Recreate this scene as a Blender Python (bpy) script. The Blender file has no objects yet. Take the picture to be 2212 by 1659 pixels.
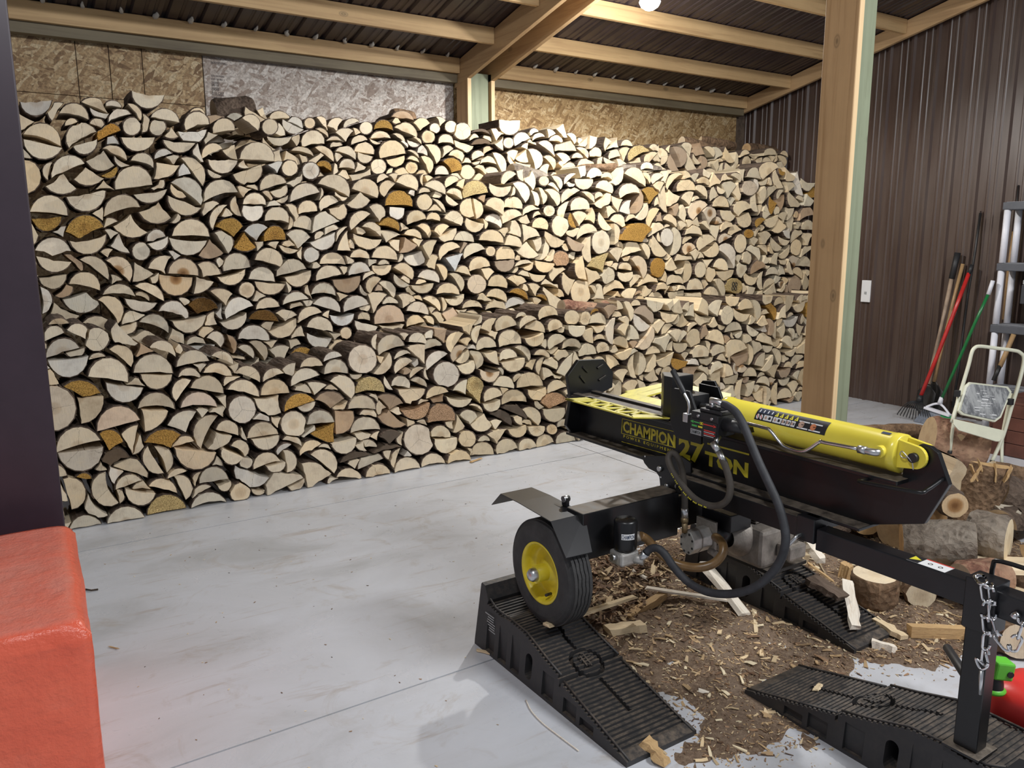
import bpy, bmesh, math, random
import numpy as np
from mathutils import Vector, Matrix, noise
random.seed(11)
PI = math.pi
SC = bpy.context.scene
COL = SC.collection

# ------------------------------------------------------------------ camera
CX, CY, FPX = 1106.0, 829.5, 1720.0
PITCH, ROLL, YAW, CAMH = math.radians(10.41), math.radians(-0.25), math.radians(33.09), 1.65
_F = Vector((math.sin(YAW)*math.cos(PITCH), math.cos(YAW)*math.cos(PITCH), -math.sin(PITCH)))
_r = Vector((math.cos(YAW), -math.sin(YAW), 0)); _u = _r.cross(_F)
_R = math.cos(ROLL)*_r + math.sin(ROLL)*_u
_U = -math.sin(ROLL)*_r + math.cos(ROLL)*_u
EYE = Vector((0, 0, CAMH))
cam = bpy.data.objects.new('camera', bpy.data.cameras.new('camera'))
COL.objects.link(cam)
cam.data.sensor_width = 36.0; cam.data.lens = FPX/2212*36.0
cam.data.clip_start = 0.05; cam.data.clip_end = 100
cam.matrix_world = Matrix(((_R.x, _U.x, -_F.x, 0), (_R.y, _U.y, -_F.y, 0), (_R.z, _U.z, -_F.z, CAMH), (0, 0, 0, 1)))
SC.camera = cam

# ------------------------------------------------------------------ world, lights, exposure
W = bpy.data.worlds.new('shop_air'); SC.world = W; W.use_nodes = True
W.node_tree.nodes['Background'].inputs[0].default_value = (0.85, 0.90, 1.0, 1)
W.node_tree.nodes['Background'].inputs[1].default_value = 0.34
def light(name, kind, loc, power, col=(1, 1, 1), size=0.1, size_y=None, aim=None):
    d = bpy.data.lights.new(name, kind); d.energy = power; d.color = col
    if kind == 'AREA':
        d.size = size
        if size_y: d.shape = 'RECTANGLE'; d.size_y = size_y
    else: d.shadow_soft_size = size
    o = bpy.data.objects.new(name, d); COL.objects.link(o); o.location = loc
    if aim: o.rotation_euler = (Vector(aim)-Vector(loc)).to_track_quat('-Z', 'Y').to_euler()
    return o
LAMP = (4.08, 4.47, 3.26)
bl_ = light('bay_lamp_light', 'SPOT', (LAMP[0], LAMP[1], LAMP[2]-0.10), 200, (1.0, 0.985, 0.95), 0.05)
bl_.data.spot_size = math.radians(176); bl_.data.spot_blend = .25
light('bay_lamp_glow', 'POINT', (LAMP[0], LAMP[1], LAMP[2]-0.12), 45, (1.0, 0.985, 0.95), 0.05)
light('shop_lamp_light', 'POINT', (0.2, 0.9, 3.75), 145, (0.97, 0.985, 1.0), 0.10)
light('area_fill_light', 'AREA', (3.6, -0.9, 3.9), 165, (0.96, 0.98, 1.0), 1.6, 0.5, aim=(3.2, 2.2, 0))  # unseen fill light added behind the camera, not a fixture
SC.view_settings.view_transform = 'Standard'; SC.view_settings.look = 'None'
SC.view_settings.gamma = 1.0; SC.view_settings.use_curve_mapping = False
SC.view_settings.exposure = 0.0

# ------------------------------------------------------------------ measuring helpers: pixel of the photo -> point on a real plane
def ray(x, y): return _F + _R*((x-CX)/FPX) - _U*((y-CY)/FPX)
def FL(x, y, z=0.0): d = ray(x, y); return EYE + d*((z-EYE.z)/d.z)
def WX(x, y, X): d = ray(x, y); return EYE + d*((X-EYE.x)/d.x)
def WY(x, y, Y): d = ray(x, y); return EYE + d*((Y-EYE.y)/d.y)

# ------------------------------------------------------------------ materials
class NT:
    def __init__(s, name):
        s.m = bpy.data.materials.new(name); s.m.use_nodes = True; s.t = s.m.node_tree
        s.b = s.t.nodes['Principled BSDF']
    def n(s, typ, **kw):
        nd = s.t.nodes.new(typ)
        for k, v in kw.items():
            if k == 'i':
                for kk, vv in v.items():
                    if isinstance(vv, bpy.types.NodeSocket): s.t.links.new(vv, nd.inputs[kk])
                    else: nd.inputs[kk].default_value = vv
            else: setattr(nd, k, v)
        return nd
    def link(s, a, b): s.t.links.new(a, b)
    def obj(s): return s.n('ShaderNodeTexCoord').outputs['Object']
    def geo(s): return s.n('ShaderNodeNewGeometry').outputs['Position']
    def mapv(s, v, sc=(1, 1, 1), loc=(0, 0, 0), rot=(0, 0, 0)):
        return s.n('ShaderNodeMapping', i={'Vector': v, 'Scale': sc, 'Location': loc, 'Rotation': rot}).outputs[0]
    def noise(s, v, scale=5, detail=4, rough=.6, dist=0):
        return s.n('ShaderNodeTexNoise', i={'Vector': v, 'Scale': scale, 'Detail': detail, 'Roughness': rough, 'Distortion': dist}).outputs[0]
    def vor(s, v, scale=5, out='Distance', feat='F1', rnd=1):
        return s.n('ShaderNodeTexVoronoi', feature=feat, i={'Vector': v, 'Scale': scale, 'Randomness': rnd}).outputs[out]
    def ramp(s, f, stops):
        r = s.n('ShaderNodeValToRGB', i={'Fac': f}); e = r.color_ramp.elements
        while len(e) < len(stops): e.new(.5)
        for k, (p, c) in enumerate(stops):
            e[k].position = p; e[k].color = (c, c, c, 1) if isinstance(c, (int, float)) else (*c, 1)
        return r.outputs[0]
    def mix(s, f, a, b, mode='MIX'):
        m = s.n('ShaderNodeMix', data_type='RGBA', blend_type=mode)
        for k, v in ((0, f), (6, a), (7, b)):
            if isinstance(v, bpy.types.NodeSocket): s.link(v, m.inputs[k])
            elif k == 0: m.inputs[0].default_value = v
            else: m.inputs[k].default_value = (*v, 1) if len(v) == 3 else v
        return m.outputs[2]
    def math(s, op, a, b=0.0, c=0.0):
        m = s.n('ShaderNodeMath', operation=op)
        for k, v in enumerate((a, b, c)):
            if isinstance(v, bpy.types.NodeSocket): s.link(v, m.inputs[k])
            else: m.inputs[k].default_value = v
        return m.outputs[0]
    def col(s, c): 
        if isinstance(c, bpy.types.NodeSocket): s.link(c, s.b.inputs['Base Color'])
        else: s.b.inputs['Base Color'].default_value = (*c, 1)
        return s
    def rough(s, v):
        if isinstance(v, bpy.types.NodeSocket): s.link(v, s.b.inputs['Roughness'])
        else: s.b.inputs['Roughness'].default_value = v
        return s
    def metal(s, v=1.0): s.b.inputs['Metallic'].default_value = v; return s
    def bump(s, h, strength=.3, dist=.01):
        b = s.n('ShaderNodeBump', i={'Height': h, 'Strength': strength, 'Distance': dist})
        s.link(b.outputs[0], s.b.inputs['Normal']); return s
def plain(name, c, rough=.5, metal=0, var=.12, scale=9, bump=0):
    t = NT(name); v = t.geo(); nz = t.noise(v, scale, 5, .65)
    t.col(t.mix(t.ramp(nz, [(.3, 0.0), (.7, 1.0)]), tuple(x*(1-var) for x in c), tuple(min(1, x*(1+var)) for x in c)))
    t.rough(rough).metal(metal)
    if bump: t.bump(t.noise(v, scale*12, 4), bump, .004)
    return t.m
M = {}
# sawn and split log wood, reads per-log attributes
def logwood():
    t = NT('log_end_wood')
    tint = t.n('ShaderNodeAttribute', attribute_name='tint'); prm = t.n('ShaderNodeAttribute', attribute_name='prm')
    uv = t.n('ShaderNodeUVMap', uv_map='ring').outputs[0]
    sp = t.n('ShaderNodeSeparateColor', i={0: prm.outputs['Color']}); rnd, crk, heart = sp.outputs[0], sp.outputs[1], sp.outputs[2]
    sx = t.n('ShaderNodeSeparateXYZ', i={0: uv}); x, y = sx.outputs[0], sx.outputs[1]
    r = t.math('SQRT', t.math('ADD', t.math('MULTIPLY', x, x), t.math('MULTIPLY', y, y)))
    off = t.n('ShaderNodeCombineXYZ', i={0: t.math('MULTIPLY', rnd, 37.0), 1: t.math('MULTIPLY', rnd, 91.0), 2: 0.0}).outputs[0]
    pv = t.n('ShaderNodeVectorMath', operation='ADD', i={0: uv, 1: off}).outputs[0]
    nz = t.noise(pv, 14, 5, .6)
    ring = t.math('SINE', t.math('ADD', t.math('MULTIPLY', r, 620.0), t.math('MULTIPLY', nz, 14.0)))
    ringc = t.ramp(t.math('MULTIPLY_ADD', ring, .5, .5), [(0, .90), (.75, 1.0), (1, .88)])
    base = t.mix(1.0, tint.outputs['Color'], ringc, 'MULTIPLY')
    blot = t.ramp(t.noise(pv, 9, 6, .7), [(.28, (.66, .60, .56)), (.5, (1, 1, 1)), (.75, (1.10, 1.04, .93))])
    base = t.mix(.75, base, blot, 'MULTIPLY')
    saw = t.noise(t.mapv(pv, (260, 22, 1), rot=(0, 0, .8)), 1.0, 3, .6)
    base = t.mix(.35, base, t.ramp(saw, [(.3, .72), (.6, 1.08)]), 'MULTIPLY')
    hz = t.ramp(t.math('DIVIDE', r, .05), [(.15, (.30, .19, .11)), (.6, (.62, .47, .33)), (.85, (1, 1, 1))])
    base = t.mix(heart, base, hz, 'MULTIPLY')
    ang = t.math('ARCTAN2', y, x)
    a2 = t.math('ADD', t.math('ADD', ang, t.math('MULTIPLY', rnd, 20.0)), t.math('MULTIPLY', t.noise(pv, 30, 3), .5))
    w = t.math('ABSOLUTE', t.math('SINE', t.math('MULTIPLY', a2, 1.5)))
    wr = t.math('MULTIPLY', w, t.math('MULTIPLY', r, 30.0))
    cm = t.math('MULTIPLY', t.math('LESS_THAN', wr, .030), t.math('GREATER_THAN', crk, .5))
    base = t.mix(t.math('MULTIPLY', cm, .85), base, (.05, .035, .02))
    pit = t.noise(pv, 130, 6, .75, .4)                     # pitted resin-yellow ends
    base = t.mix(prm.outputs['Alpha'], base, t.mix(1.0, base, t.ramp(pit, [(.34, (.22, .16, .10)), (.5, (.95, .90, .85)), (.68, (1.65, 1.6, 1.7))]), 'MULTIPLY'))
    t.col(base).rough(.82); t.b.inputs['Specular IOR Level'].default_value = .25
    t.bump(t.math('ADD', t.math('ADD', t.math('MULTIPLY', saw, .6), t.math('MULTIPLY', nz, 1.2)), t.math('MULTIPLY', t.math('MULTIPLY', pit, prm.outputs['Alpha']), 5.0)), .45, .004)
    return t.m
M['wood'] = logwood()
def bark(name, a, b, c, sc=1.0, st=(1, .25, 1)):
    t = NT(name); v = t.mapv(t.geo(), st)
    n1 = t.noise(v, 34*sc, 6, .7, .6); n2 = t.noise(v, 7*sc, 3, .6); vr = t.vor(v, 46*sc)
    base = t.ramp(n1, [(.28, a), (.5, b), (.72, c)])
    base = t.mix(t.ramp(n2, [(.4, 0.0), (.7, .7)]), base, tuple(x*1.35 for x in c))
    base = t.mix(t.ramp(vr, [(.0, .55), (.25, 0.0)]), base, tuple(x*.5 for x in a))
    t.col(base).rough(.92).bump(t.math('ADD', n1, vr), .9, .014); return t.m
M['bark'] = bark('dark_bark', (.020, .013, .009), (.075, .048, .032), (.16, .115, .085))
M['bark_red'] = bark('red_brown_bark', (.09, .04, .025), (.22, .10, .065), (.42, .27, .17), .55, (1, 1, 1))
M['bark_grey'] = bark('grey_bark', (.045, .035, .028), (.16, .125, .095), (.30, .26, .21), .6, (1, 1, 1))
M['bark_mid'] = bark('brown_bark', (.04, .022, .012), (.13, .075, .04), (.30, .19, .11), .7, (1, 1, 1))
def splitwood(name, c, dark, sc=(1, 1, 1)):
    t = NT(name); v = t.mapv(t.obj(), sc); n = t.noise(v, 6, 6, .7, .5)
    t.col(t.ramp(n, [(.25, dark), (.48, c), (.75, tuple(min(1, x*1.12) for x in c))])).rough(.75).bump(n, .5, .006); return t.m
M['split'] = splitwood('fresh_split_wood', (.76, .60, .38), (.52, .34, .17), (3, 28, 28))
M['split_tan'] = splitwood('tan_split_wood', (.55, .36, .17), (.26, .14, .06), (3, 22, 22))
M['split_white'] = splitwood('white_split_wood', (.88, .80, .68), (.66, .50, .34), (2, 30, 30))
def lumber(name, c, dark, axis=2, grain=26, knots=True, rough=.62):
    t = NT(name); g = t.geo(); s = [grain, grain, grain]; s[axis] = 1.1
    n = t.noise(t.mapv(g, tuple(s)), 1.0, 5, .6, .8); n2 = t.noise(g, 2.2, 4, .6)
    base = t.ramp(n, [(.25, dark), (.5, c), (.8, tuple(min(1, x*1.10) for x in c))])
    base = t.mix(t.ramp(n2, [(.35, .28), (.62, 0.0)]), base, dark)
    if knots:
        k = [2.4, 2.4, 2.4]; k[axis] = 1.25
        vd = t.vor(t.mapv(g, tuple(k), loc=(.3, .2, .4)), 2.1)
        rg = t.math('SINE', t.math('MULTIPLY', vd, 130.0))
        km = t.ramp(vd, [(.03, 1.0), (.075, .75), (.11, 0.0)])
        base = t.mix(km, base, t.mix(t.math('MULTIPLY_ADD', rg, .5, .5), tuple(x*.45 for x in c), tuple(x*.75 for x in c)))
    t.col(base).rough(rough).bump(n, .18, .003); return t.m
M['beamX'] = lumber('pine_lumber_x', (.60, .405, .20), (.40, .24, .11), 0)
M['beamY'] = lumber('pine_lumber_y', (.50, .33, .17), (.32, .19, .09), 1)
M['beamZ'] = lumber('pine_lumber_z', (.50, .315, .155), (.33, .185, .08), 2, 30)
M['beamEdge'] = lumber('pine_lumber_edge', (.80, .58, .33), (.60, .40, .20), 2, 40, False)
M['treated'] = lumber('treated_lumber', (.27, .30, .20), (.16, .175, .105), 2, 22)
M['treatedX'] = lumber('treated_lumber_x', (.19, .155, .095), (.10, .075, .045), 0, 22)
def osb(name, pal, grey=0.0):
    t = NT(name); g = t.geo(); out = None
    for k, (rot, sc) in enumerate((((0, .5, 0), 12), ((0, -.7, 0), 11), ((0, 1.3, 0), 12), ((0, .05, 0), 13), ((0, -.3, 0), 9), ((0, .9, 0), 10))):
        v = t.mapv(t.mapv(g, rot=rot, loc=(k*3.1, 0, k*1.7)), (1.0, .0, 3.8))
        v = t.n('ShaderNodeVectorMath', operation='ADD', i={0: v, 1: t.n('ShaderNodeVectorMath', operation='SCALE', i={0: t.n('ShaderNodeTexNoise', i={'Vector': g, 'Scale': 7.0, 'Detail': 3.0}).outputs['Color'], 3: .05}).outputs[0]}).outputs[0]
        vc = t.n('ShaderNodeTexVoronoi', i={'Vector': v, 'Scale': float(sc)})
        sp = t.n('ShaderNodeSeparateColor', i={0: vc.outputs['Color']})
        c = t.ramp(sp.outputs[0], [(0, pal[0]), (.35, pal[1]), (.7, pal[2]), (1, pal[3])])
        out = c if out is None else t.mix(t.math('GREATER_THAN', sp.outputs[1], .60), out, c)
        h = sp.outputs[2]
    out = t.mix(t.ramp(t.noise(g, 60, 3), [(.35, .5), (.6, 0.0)]), out, tuple(x*.45 for x in pal[0]))
    out = t.mix(t.ramp(t.noise(g, 1.6, 3), [(.5, 0.0), (.8, .4)]), out, tuple(x*.7 for x in pal[1]))
    t.col(out).rough(.7).bump(h, .25, .003); return t.m
M['osb_old'] = osb('aged_strand_board', ((.20, .115, .055), (.42, .275, .14), (.54, .385, .21), (.68, .54, .34)))
M['osb_pale'] = osb('pale_strand_board', ((.27, .20, .16), (.47, .40, .35), (.58, .52, .47), (.74, .69, .64)))
M['osb_gold'] = osb('golden_strand_board', ((.22, .12, .045), (.42, .27, .12), (.54, .37, .18), (.70, .55, .33)))
def metalsheet(name, a, b, axis):
    t = NT(name); g = t.geo(); s = [1.2, 1.2, 1.2]; s[axis] = 14
    n = t.noise(t.mapv(g, tuple(s)), 1.0, 4, .6); sp = t.noise(g, 90, 2)
    c = t.mix(t.ramp(n, [(.3, 0.0), (.7, 1.0)]), a, b)
    c = t.mix(t.ramp(sp, [(.68, 0.0), (.76, .5)]), c, (.02, .012, .01))
    t.col(c).rough(t.ramp(n, [(.3, .30), (.7, .46)])); t.b.inputs['Specular IOR Level'].default_value = .6
    return t.m
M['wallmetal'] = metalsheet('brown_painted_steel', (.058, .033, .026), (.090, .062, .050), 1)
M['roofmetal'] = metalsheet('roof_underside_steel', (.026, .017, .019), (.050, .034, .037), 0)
M['post_dark'] = plain('dark_plum_steel', (.034, .021, .031), .38, 0, .15, 5)
# floor
def floor_mat():
    t = NT('painted_concrete'); g = t.geo()
    n1 = t.noise(t.mapv(g, (1, 1.8, 1), rot=(0, 0, .5)), 1.3, 6, .62, .7); n2 = t.noise(g, 3.2, 5, .7, 1.2); sp = t.noise(g, 55, 3, .6)
    c = t.ramp(n1, [(.28, (.44, .445, .455)), (.46, (.56, .57, .60)), (.62, (.60, .615, .655)), (.8, (.68, .69, .72))])
    dirt = t.ramp(n2, [(.56, 0.0), (.70, .50)])
    c = t.mix(dirt, c, (.40, .345, .29))
    str_ = t.noise(t.mapv(g, (2.2, 14, 1), rot=(0, 0, .55)), 1.0, 5, .7, .6)
    c = t.mix(t.ramp(str_, [(.58, 0.0), (.72, .55)]), c, (.36, .29, .23))
    c = t.mix(t.ramp(sp, [(.72, 0.0), (.78, .5)]), c, (.12, .09, .07))
    t.col(c).rough(t.ramp(n2, [(.35, .26), (.7, .52)])).bump(t.math('ADD', n2, t.math('MULTIPLY', sp, .2)), .12, .01)
    return t.m
M['floor'] = floor_mat()
M['joint'] = plain('dirt_in_saw_cut', (.12, .085, .060), .95, 0, .4, 20)
def dust_mat():
    t = NT('bark_dust'); g = t.geo(); n = t.noise(g, 60, 5, .75); n2 = t.noise(g, 5, 4)
    c = t.ramp(n, [(.3, (.075, .043, .026)), (.48, (.19, .12, .075)), (.66, (.33, .235, .155)), (.8, (.55, .43, .28))])
    c = t.mix(t.ramp(n2, [(.4, 0.0), (.7, .65)]), c, (.30, .225, .165))
    t.col(c).rough(.95).bump(n, 1.0, .012); return t.m
M['dust'] = dust_mat()
t_ = NT('wood_flake'); t_.col(t_.n('ShaderNodeAttribute', attribute_name='tint').outputs['Color']).rough(.8); M['flake'] = t_.m
M['black'] = plain('black_gloss_paint', (.006, .006, .007), .34, 0, .3, 14)
M['black_dusty'] = None
def dusty():
    t = NT('black_paint_with_sawdust'); g = t.geo(); n = t.noise(g, 26, 6, .7)
    nz = t.n('ShaderNodeNewGeometry').outputs['Normal']; z = t.n('ShaderNodeSeparateXYZ', i={0: nz}).outputs[2]
    f = t.math('MULTIPLY', t.ramp(z, [(.6, 0.0), (.95, 1.0)]), t.ramp(n, [(.32, .25), (.62, .95)]))
    t.col(t.mix(f, (.009, .009, .010), (.19, .155, .120))).rough(t.math('MULTIPLY_ADD', f, .5, .28)); return t.m
M['black_dusty'] = dusty()
M['frame_black'] = plain('black_satin_frame', (.010, .010, .012), .34, 0, .3, 8)
M['yellow'] = plain('yellow_enamel', (.79, .66, .075), .24, 0, .06, 4)
M['yellow_dirty'] = plain('yellow_enamel_dusty', (.68, .59, .07), .45, 0, .22, 18)
M['rim'] = plain('yellow_rim', (.70, .56, .03), .38, 0, .18, 14)
M['decal'] = plain('yellow_decal', (.60, .50, .03), .4, 0, .12, 30)
M['chrome'] = plain('bright_steel', (.74, .74, .76), .16, 1, .1, 12)
M['zinc'] = plain('zinc_steel', (.62, .63, .64), .34, 1, .15, 20)
M['alu'] = plain('cast_aluminium', (.50, .48, .45), .45, .6, .25, 16, .2)
M['dirty_alu'] = plain('dirty_aluminium', (.27, .24, .21), .55, .5, .45, 12, .3)
M['rubber'] = plain('black_rubber_hose', (.030, .031, .036), .62, 0, .35, 22)
M['rubber_brown'] = plain('dusty_rubber_hose', (.062, .052, .042), .66, 0, .3, 18)
M['suction'] = plain('brown_suction_hose', (.20, .115, .045), .32, 0, .3, 24)
M['brass'] = plain('dull_brass', (.30, .22, .12), .45, .7, .25, 20)
M['tire'] = plain('tire_rubber', (.036, .035, .035), .78, 0, .3, 16, .3)
def ramp_plastic():
    t = NT('black_ramp_plastic'); g = t.geo(); n = t.noise(g, 38, 6, .7); n2 = t.noise(g, 9, 4, .6)
    nz = t.n('ShaderNodeNewGeometry').outputs['Normal']; z = t.n('ShaderNodeSeparateXYZ', i={0: nz}).outputs[2]
    f = t.math('MULTIPLY', t.ramp(z, [(.4, .10), (.9, 1.0)]), t.math('MULTIPLY', t.ramp(n, [(.40, .10), (.66, .85)]), t.ramp(n2, [(.3, .35), (.7, 1.0)])))
    t.col(t.mix(f, (.026, .026, .028), (.20, .155, .115))).rough(.55); return t.m
M['ramp'] = ramp_plastic()
def red_paint():
    t = NT('red_painted_concrete'); g = t.geo(); n = t.noise(g, 2.6, 5, .65); n2 = t.noise(g, 34, 4, .6); n3 = t.noise(g, 9, 5, .7)
    c = t.ramp(n, [(.3, (.66, .095, .050)), (.6, (.76, .14, .075)), (.8, (.78, .19, .12))])
    nz = t.n('ShaderNodeNewGeometry').outputs['Normal']; z = t.n('ShaderNodeSeparateXYZ', i={0: nz}).outputs[2]
    c = t.mix(t.math('MULTIPLY', t.ramp(z, [(.85, 0.0), (.99, 1.0)]), t.ramp(n3, [(.35, .55), (.65, .25)])), c, (.66, .31, .25))
    c = t.mix(t.ramp(n2, [(.70, 0.0), (.76, .6)]), c, (.62, .38, .32))
    t.col(c).rough(t.ramp(n3, [(.3, .28), (.7, .42)])).bump(t.math('ADD', t.math('MULTIPLY', n3, 1.4), t.math('MULTIPLY', n2, .35)), .40, .02); return t.m
M['red'] = red_paint()
M['can'] = plain('red_plastic', (.72, .035, .030), .38, 0, .06, 3)
M['green_plastic'] = plain('lime_green_plastic', (.13, .55, .045), .4)
M['white_plastic'] = plain('white_plastic', (.80, .80, .86), .42, 0, .03)
M['shelf'] = plain('slate_grey_plastic', (.085, .090, .105), .55, 0, .15)
M['shelf_top'] = plain('pale_grey_plastic', (.30, .31, .34), .6)
M['toolgrey'] = plain('pale_grey_case', (.36, .37, .37), .5)
M['tooldark'] = plain('dark_grey_case', (.04, .042, .05), .5)
M['cream'] = plain('cream_enamel_steel', (.70, .70, .55), .38, 0, .06)
def pad():
    t = NT('grey_tread_pad'); g = t.obj(); n = t.noise(t.mapv(g, (24, 7, 7)), 1.0, 5, .7)
    r = t.n('ShaderNodeVectorMath', operation='LENGTH', i={0: t.mapv(g, (3.2, 3.2, 3.2), loc=(.35, .10, -1.45))}).outputs['Value']
    f = t.math('MULTIPLY', t.ramp(n, [(.42, 0.0), (.55, 1.0)]), t.ramp(n, [(.3, .2), (.6, 1.0)]))
    t.col(t.mix(t.math('MULTIPLY', f, .55), (.14, .145, .155), (.62, .63, .62))).rough(.6); return t.m
M['pad'] = pad()
M['handle_wood'] = plain('worn_ash_handle', (.34, .25, .18), .55, 0, .3, 10)
M['handle_gold'] = plain('varnished_handle', (.40, .25, .12), .4, 0, .25, 10)
M['red_handle'] = plain('red_fibreglass', (.50, .025, .022), .3, 0, .2, 9)
M['green_handle'] = plain('green_metal_handle', (.015, .17, .045), .25, 0, .1)
M['dull_steel'] = plain('dull_dark_steel', (.05, .048, .048), .45, .6, .3, 10)
M['bristle'] = plain('grey_bristle', (.21, .23, .27), .6, 0, .3, 60)
M['bristle_green'] = plain('green_bristle', (.02, .28, .09), .6, 0, .3, 60)
M['crate'] = plain('red_brown_painted_wood', (.115, .042, .028), .5, 0, .35, 7)
M['white'] = plain('label_white', (.78, .78, .78), .45, 0, .03)
M['label_dark'] = plain('label_black', (.02, .02, .022), .4)
M['label_navy'] = plain('label_navy', (.03, .045, .09), .4)
M['label_orange'] = plain('label_orange', (.62, .22, .10), .4)
M['label_tan'] = plain('label_tan', (.50, .33, .25), .4)
M['label_red'] = plain('label_red', (.62, .05, .04), .4)
M['label_green'] = plain('label_green', (.08, .45, .10), .4)
M['label_yellow'] = plain('label_yellow', (.75, .68, .05), .4)
M['ink'] = plain('faded_ink', (.10, .085, .085), .7)
M['foam'] = plain('foam_closure', (.62, .60, .55), .8, 0, .2, 30, .5)
M['black_soft'] = plain('black_plastic', (.018, .018, .020), .5)
t_ = NT('lamp_glass'); t_.col((1, 1, 1)); t_.b.inputs['Emission Color'].default_value = (.95, .97, 1, 1); t_.b.inputs['Emission Strength'].default_value = 40; M['lamp'] = t_.m

# ------------------------------------------------------------------ geometry helpers
def tag(o, label=None, cat=None, group=None, kind=None):
    if label: o['label'] = label
    if cat: o['category'] = cat
    if group: o['group'] = group
    if kind: o['kind'] = kind
    return o
def empty(name, loc=(0, 0, 0), label=None, cat=None, group=None, kind=None, rz=0):
    o = bpy.data.objects.new(name, None); COL.objects.link(o); o.location = loc; o.rotation_euler = (0, 0, rz)
    o.empty_display_size = .05
    return tag(o, label, cat, group, kind)
class MB:
    """collects shapes into one mesh"""
    def __init__(s): s.v = []; s.f = []; s.mi = []; s.sm = []
    def add(s, vs, fs, m=0, sm=False):
        k = len(s.v); s.v += [tuple(v) for v in vs]; s.f += [tuple(i+k for i in f) for f in fs]; s.mi += [m]*len(fs); s.sm += [sm]*len(fs); return s
    def box(s, a, b, m=0):
        x0, y0, z0 = [min(p, q) for p, q in zip(a, b)]; x1, y1, z1 = [max(p, q) for p, q in zip(a, b)]
        return s.add([(x0, y0, z0), (x1, y0, z0), (x1, y1, z0), (x0, y1, z0), (x0, y0, z1), (x1, y0, z1), (x1, y1, z1), (x0, y1, z1)],
                     [(0, 3, 2, 1), (4, 5, 6, 7), (0, 1, 5, 4), (1, 2, 6, 5), (2, 3, 7, 6), (3, 0, 4, 7)], m)
    def bar(s, p, q, w, h, m=0, up=(0, 0, 1)):
        """rectangular bar from p to q, width w sideways, height h along up"""
        p, q = Vector(p), Vector(q); d = (q-p).normalized(); sd = d.cross(Vector(up))
        if sd.length < 1e-4: sd = d.cross(Vector((1, 0, 0)))
        sd.normalize(); u = sd.cross(d)
        vs = [c + sd*(a*w/2) + u*(b*h/2) for c in (p, q) for a, b in ((-1, -1), (1, -1), (1, 1), (-1, 1))]
        return s.add(vs, [(0, 1, 2, 3), (7, 6, 5, 4), (0, 4, 5, 1), (1, 5, 6, 2), (2, 6, 7, 3), (3, 7, 4, 0)], m)
    def prism(s, poly, d, m=0):
        """poly: list of 3d points, extruded by vector d"""
        d = Vector(d); n = len(poly); P = [Vector(p) for p in poly]
        nr = Vector((0, 0, 0))
        for i in range(n): nr += (P[i]-P[0]).cross(P[(i+1) % n]-P[0])
        if nr.dot(d) > 0: P = P[::-1]
        vs = P + [p+d for p in P]
        return s.add(vs, [tuple(range(n)), tuple(range(2*n-1, n-1, -1))] + [(i, i+n, (i+1) % n+n, (i+1) % n) for i in range(n)], m)
    def tube(s, pts, r, n=10, m=0, cap=True, smooth=True):
        P = [Vector(p) for p in pts]; R = r if isinstance(r, (list, tuple)) else [r]*len(P); vs = []; ref = None
        for i, p in enumerate(P):
            t = (P[min(i+1, len(P)-1)]-P[max(i-1, 0)]).normalized()
            if ref is None:
                ref = t.cross(Vector((0, 0, 1)))
                if ref.length < .1: ref = t.cross(Vector((1, 0, 0)))
            ref = (ref - t*ref.dot(t)).normalized(); b = t.cross(ref)
            vs += [p + (ref*math.cos(a) + b*math.sin(a))*R[i] for a in [2*PI*k/n for k in range(n)]]
        fs = [(i*n+k, i*n+(k+1) % n, (i+1)*n+(k+1) % n, (i+1)*n+k) for i in range(len(P)-1) for k in range(n)]
        s.add(vs, fs, m, smooth)
        if cap:
            k0 = len(s.v)-len(vs)
            s.f += [tuple(k0+k for k in range(n-1, -1, -1)), tuple(k0+(len(P)-1)*n+k for k in range(n))]; s.mi += [m, m]; s.sm += [False, False]
        return s
    def cyl(s, p, q, r, n=20, m=0, r2=None):
        return s.tube([p, q], [r, r if r2 is None else r2], n, m)
    def lathe(s, prof, c, ax, n=32, m=0, smooth=True):
        """prof: (distance along axis, radius)"""
        a = Vector(ax).normalized(); e = a.cross(Vector((0, 0, 1)))
        if e.length < .1: e = a.cross(Vector((0, 1, 0)))
        e.normalize(); b = a.cross(e); c = Vector(c)
        vs = [c + a*h + (e*math.cos(2*PI*k/n) + b*math.sin(2*PI*k/n))*rr for h, rr in prof for k in range(n)]
        return s.add(vs, [(i*n+k, i*n+(k+1) % n, (i+1)*n+(k+1) % n, (i+1)*n+k) for i in range(len(prof)-1) for k in range(n)], m, smooth)
    def build(s, name, mats, parent=None, bevel=0, wname=True):
        me = bpy.data.meshes.new(name); me.from_pydata(s.v, [], s.f)
        for m in (mats if isinstance(mats, (list, tuple)) else [mats]): me.materials.append(m)
        me.polygons.foreach_set('material_index', s.mi); me.polygons.foreach_set('use_smooth', s.sm); me.update()
        bm = bmesh.new(); bm.from_mesh(me); bmesh.ops.recalc_face_normals(bm, faces=bm.faces); bm.to_mesh(me); bm.free()
        o = bpy.data.objects.new(name, me); COL.objects.link(o)
        if parent: attach(o, parent)
        if bevel:
            b = o.modifiers.new('bevel', 'BEVEL'); b.width = bevel; b.segments = 2; b.limit_method = 'ANGLE'; b.angle_limit = .6
        return o
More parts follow.
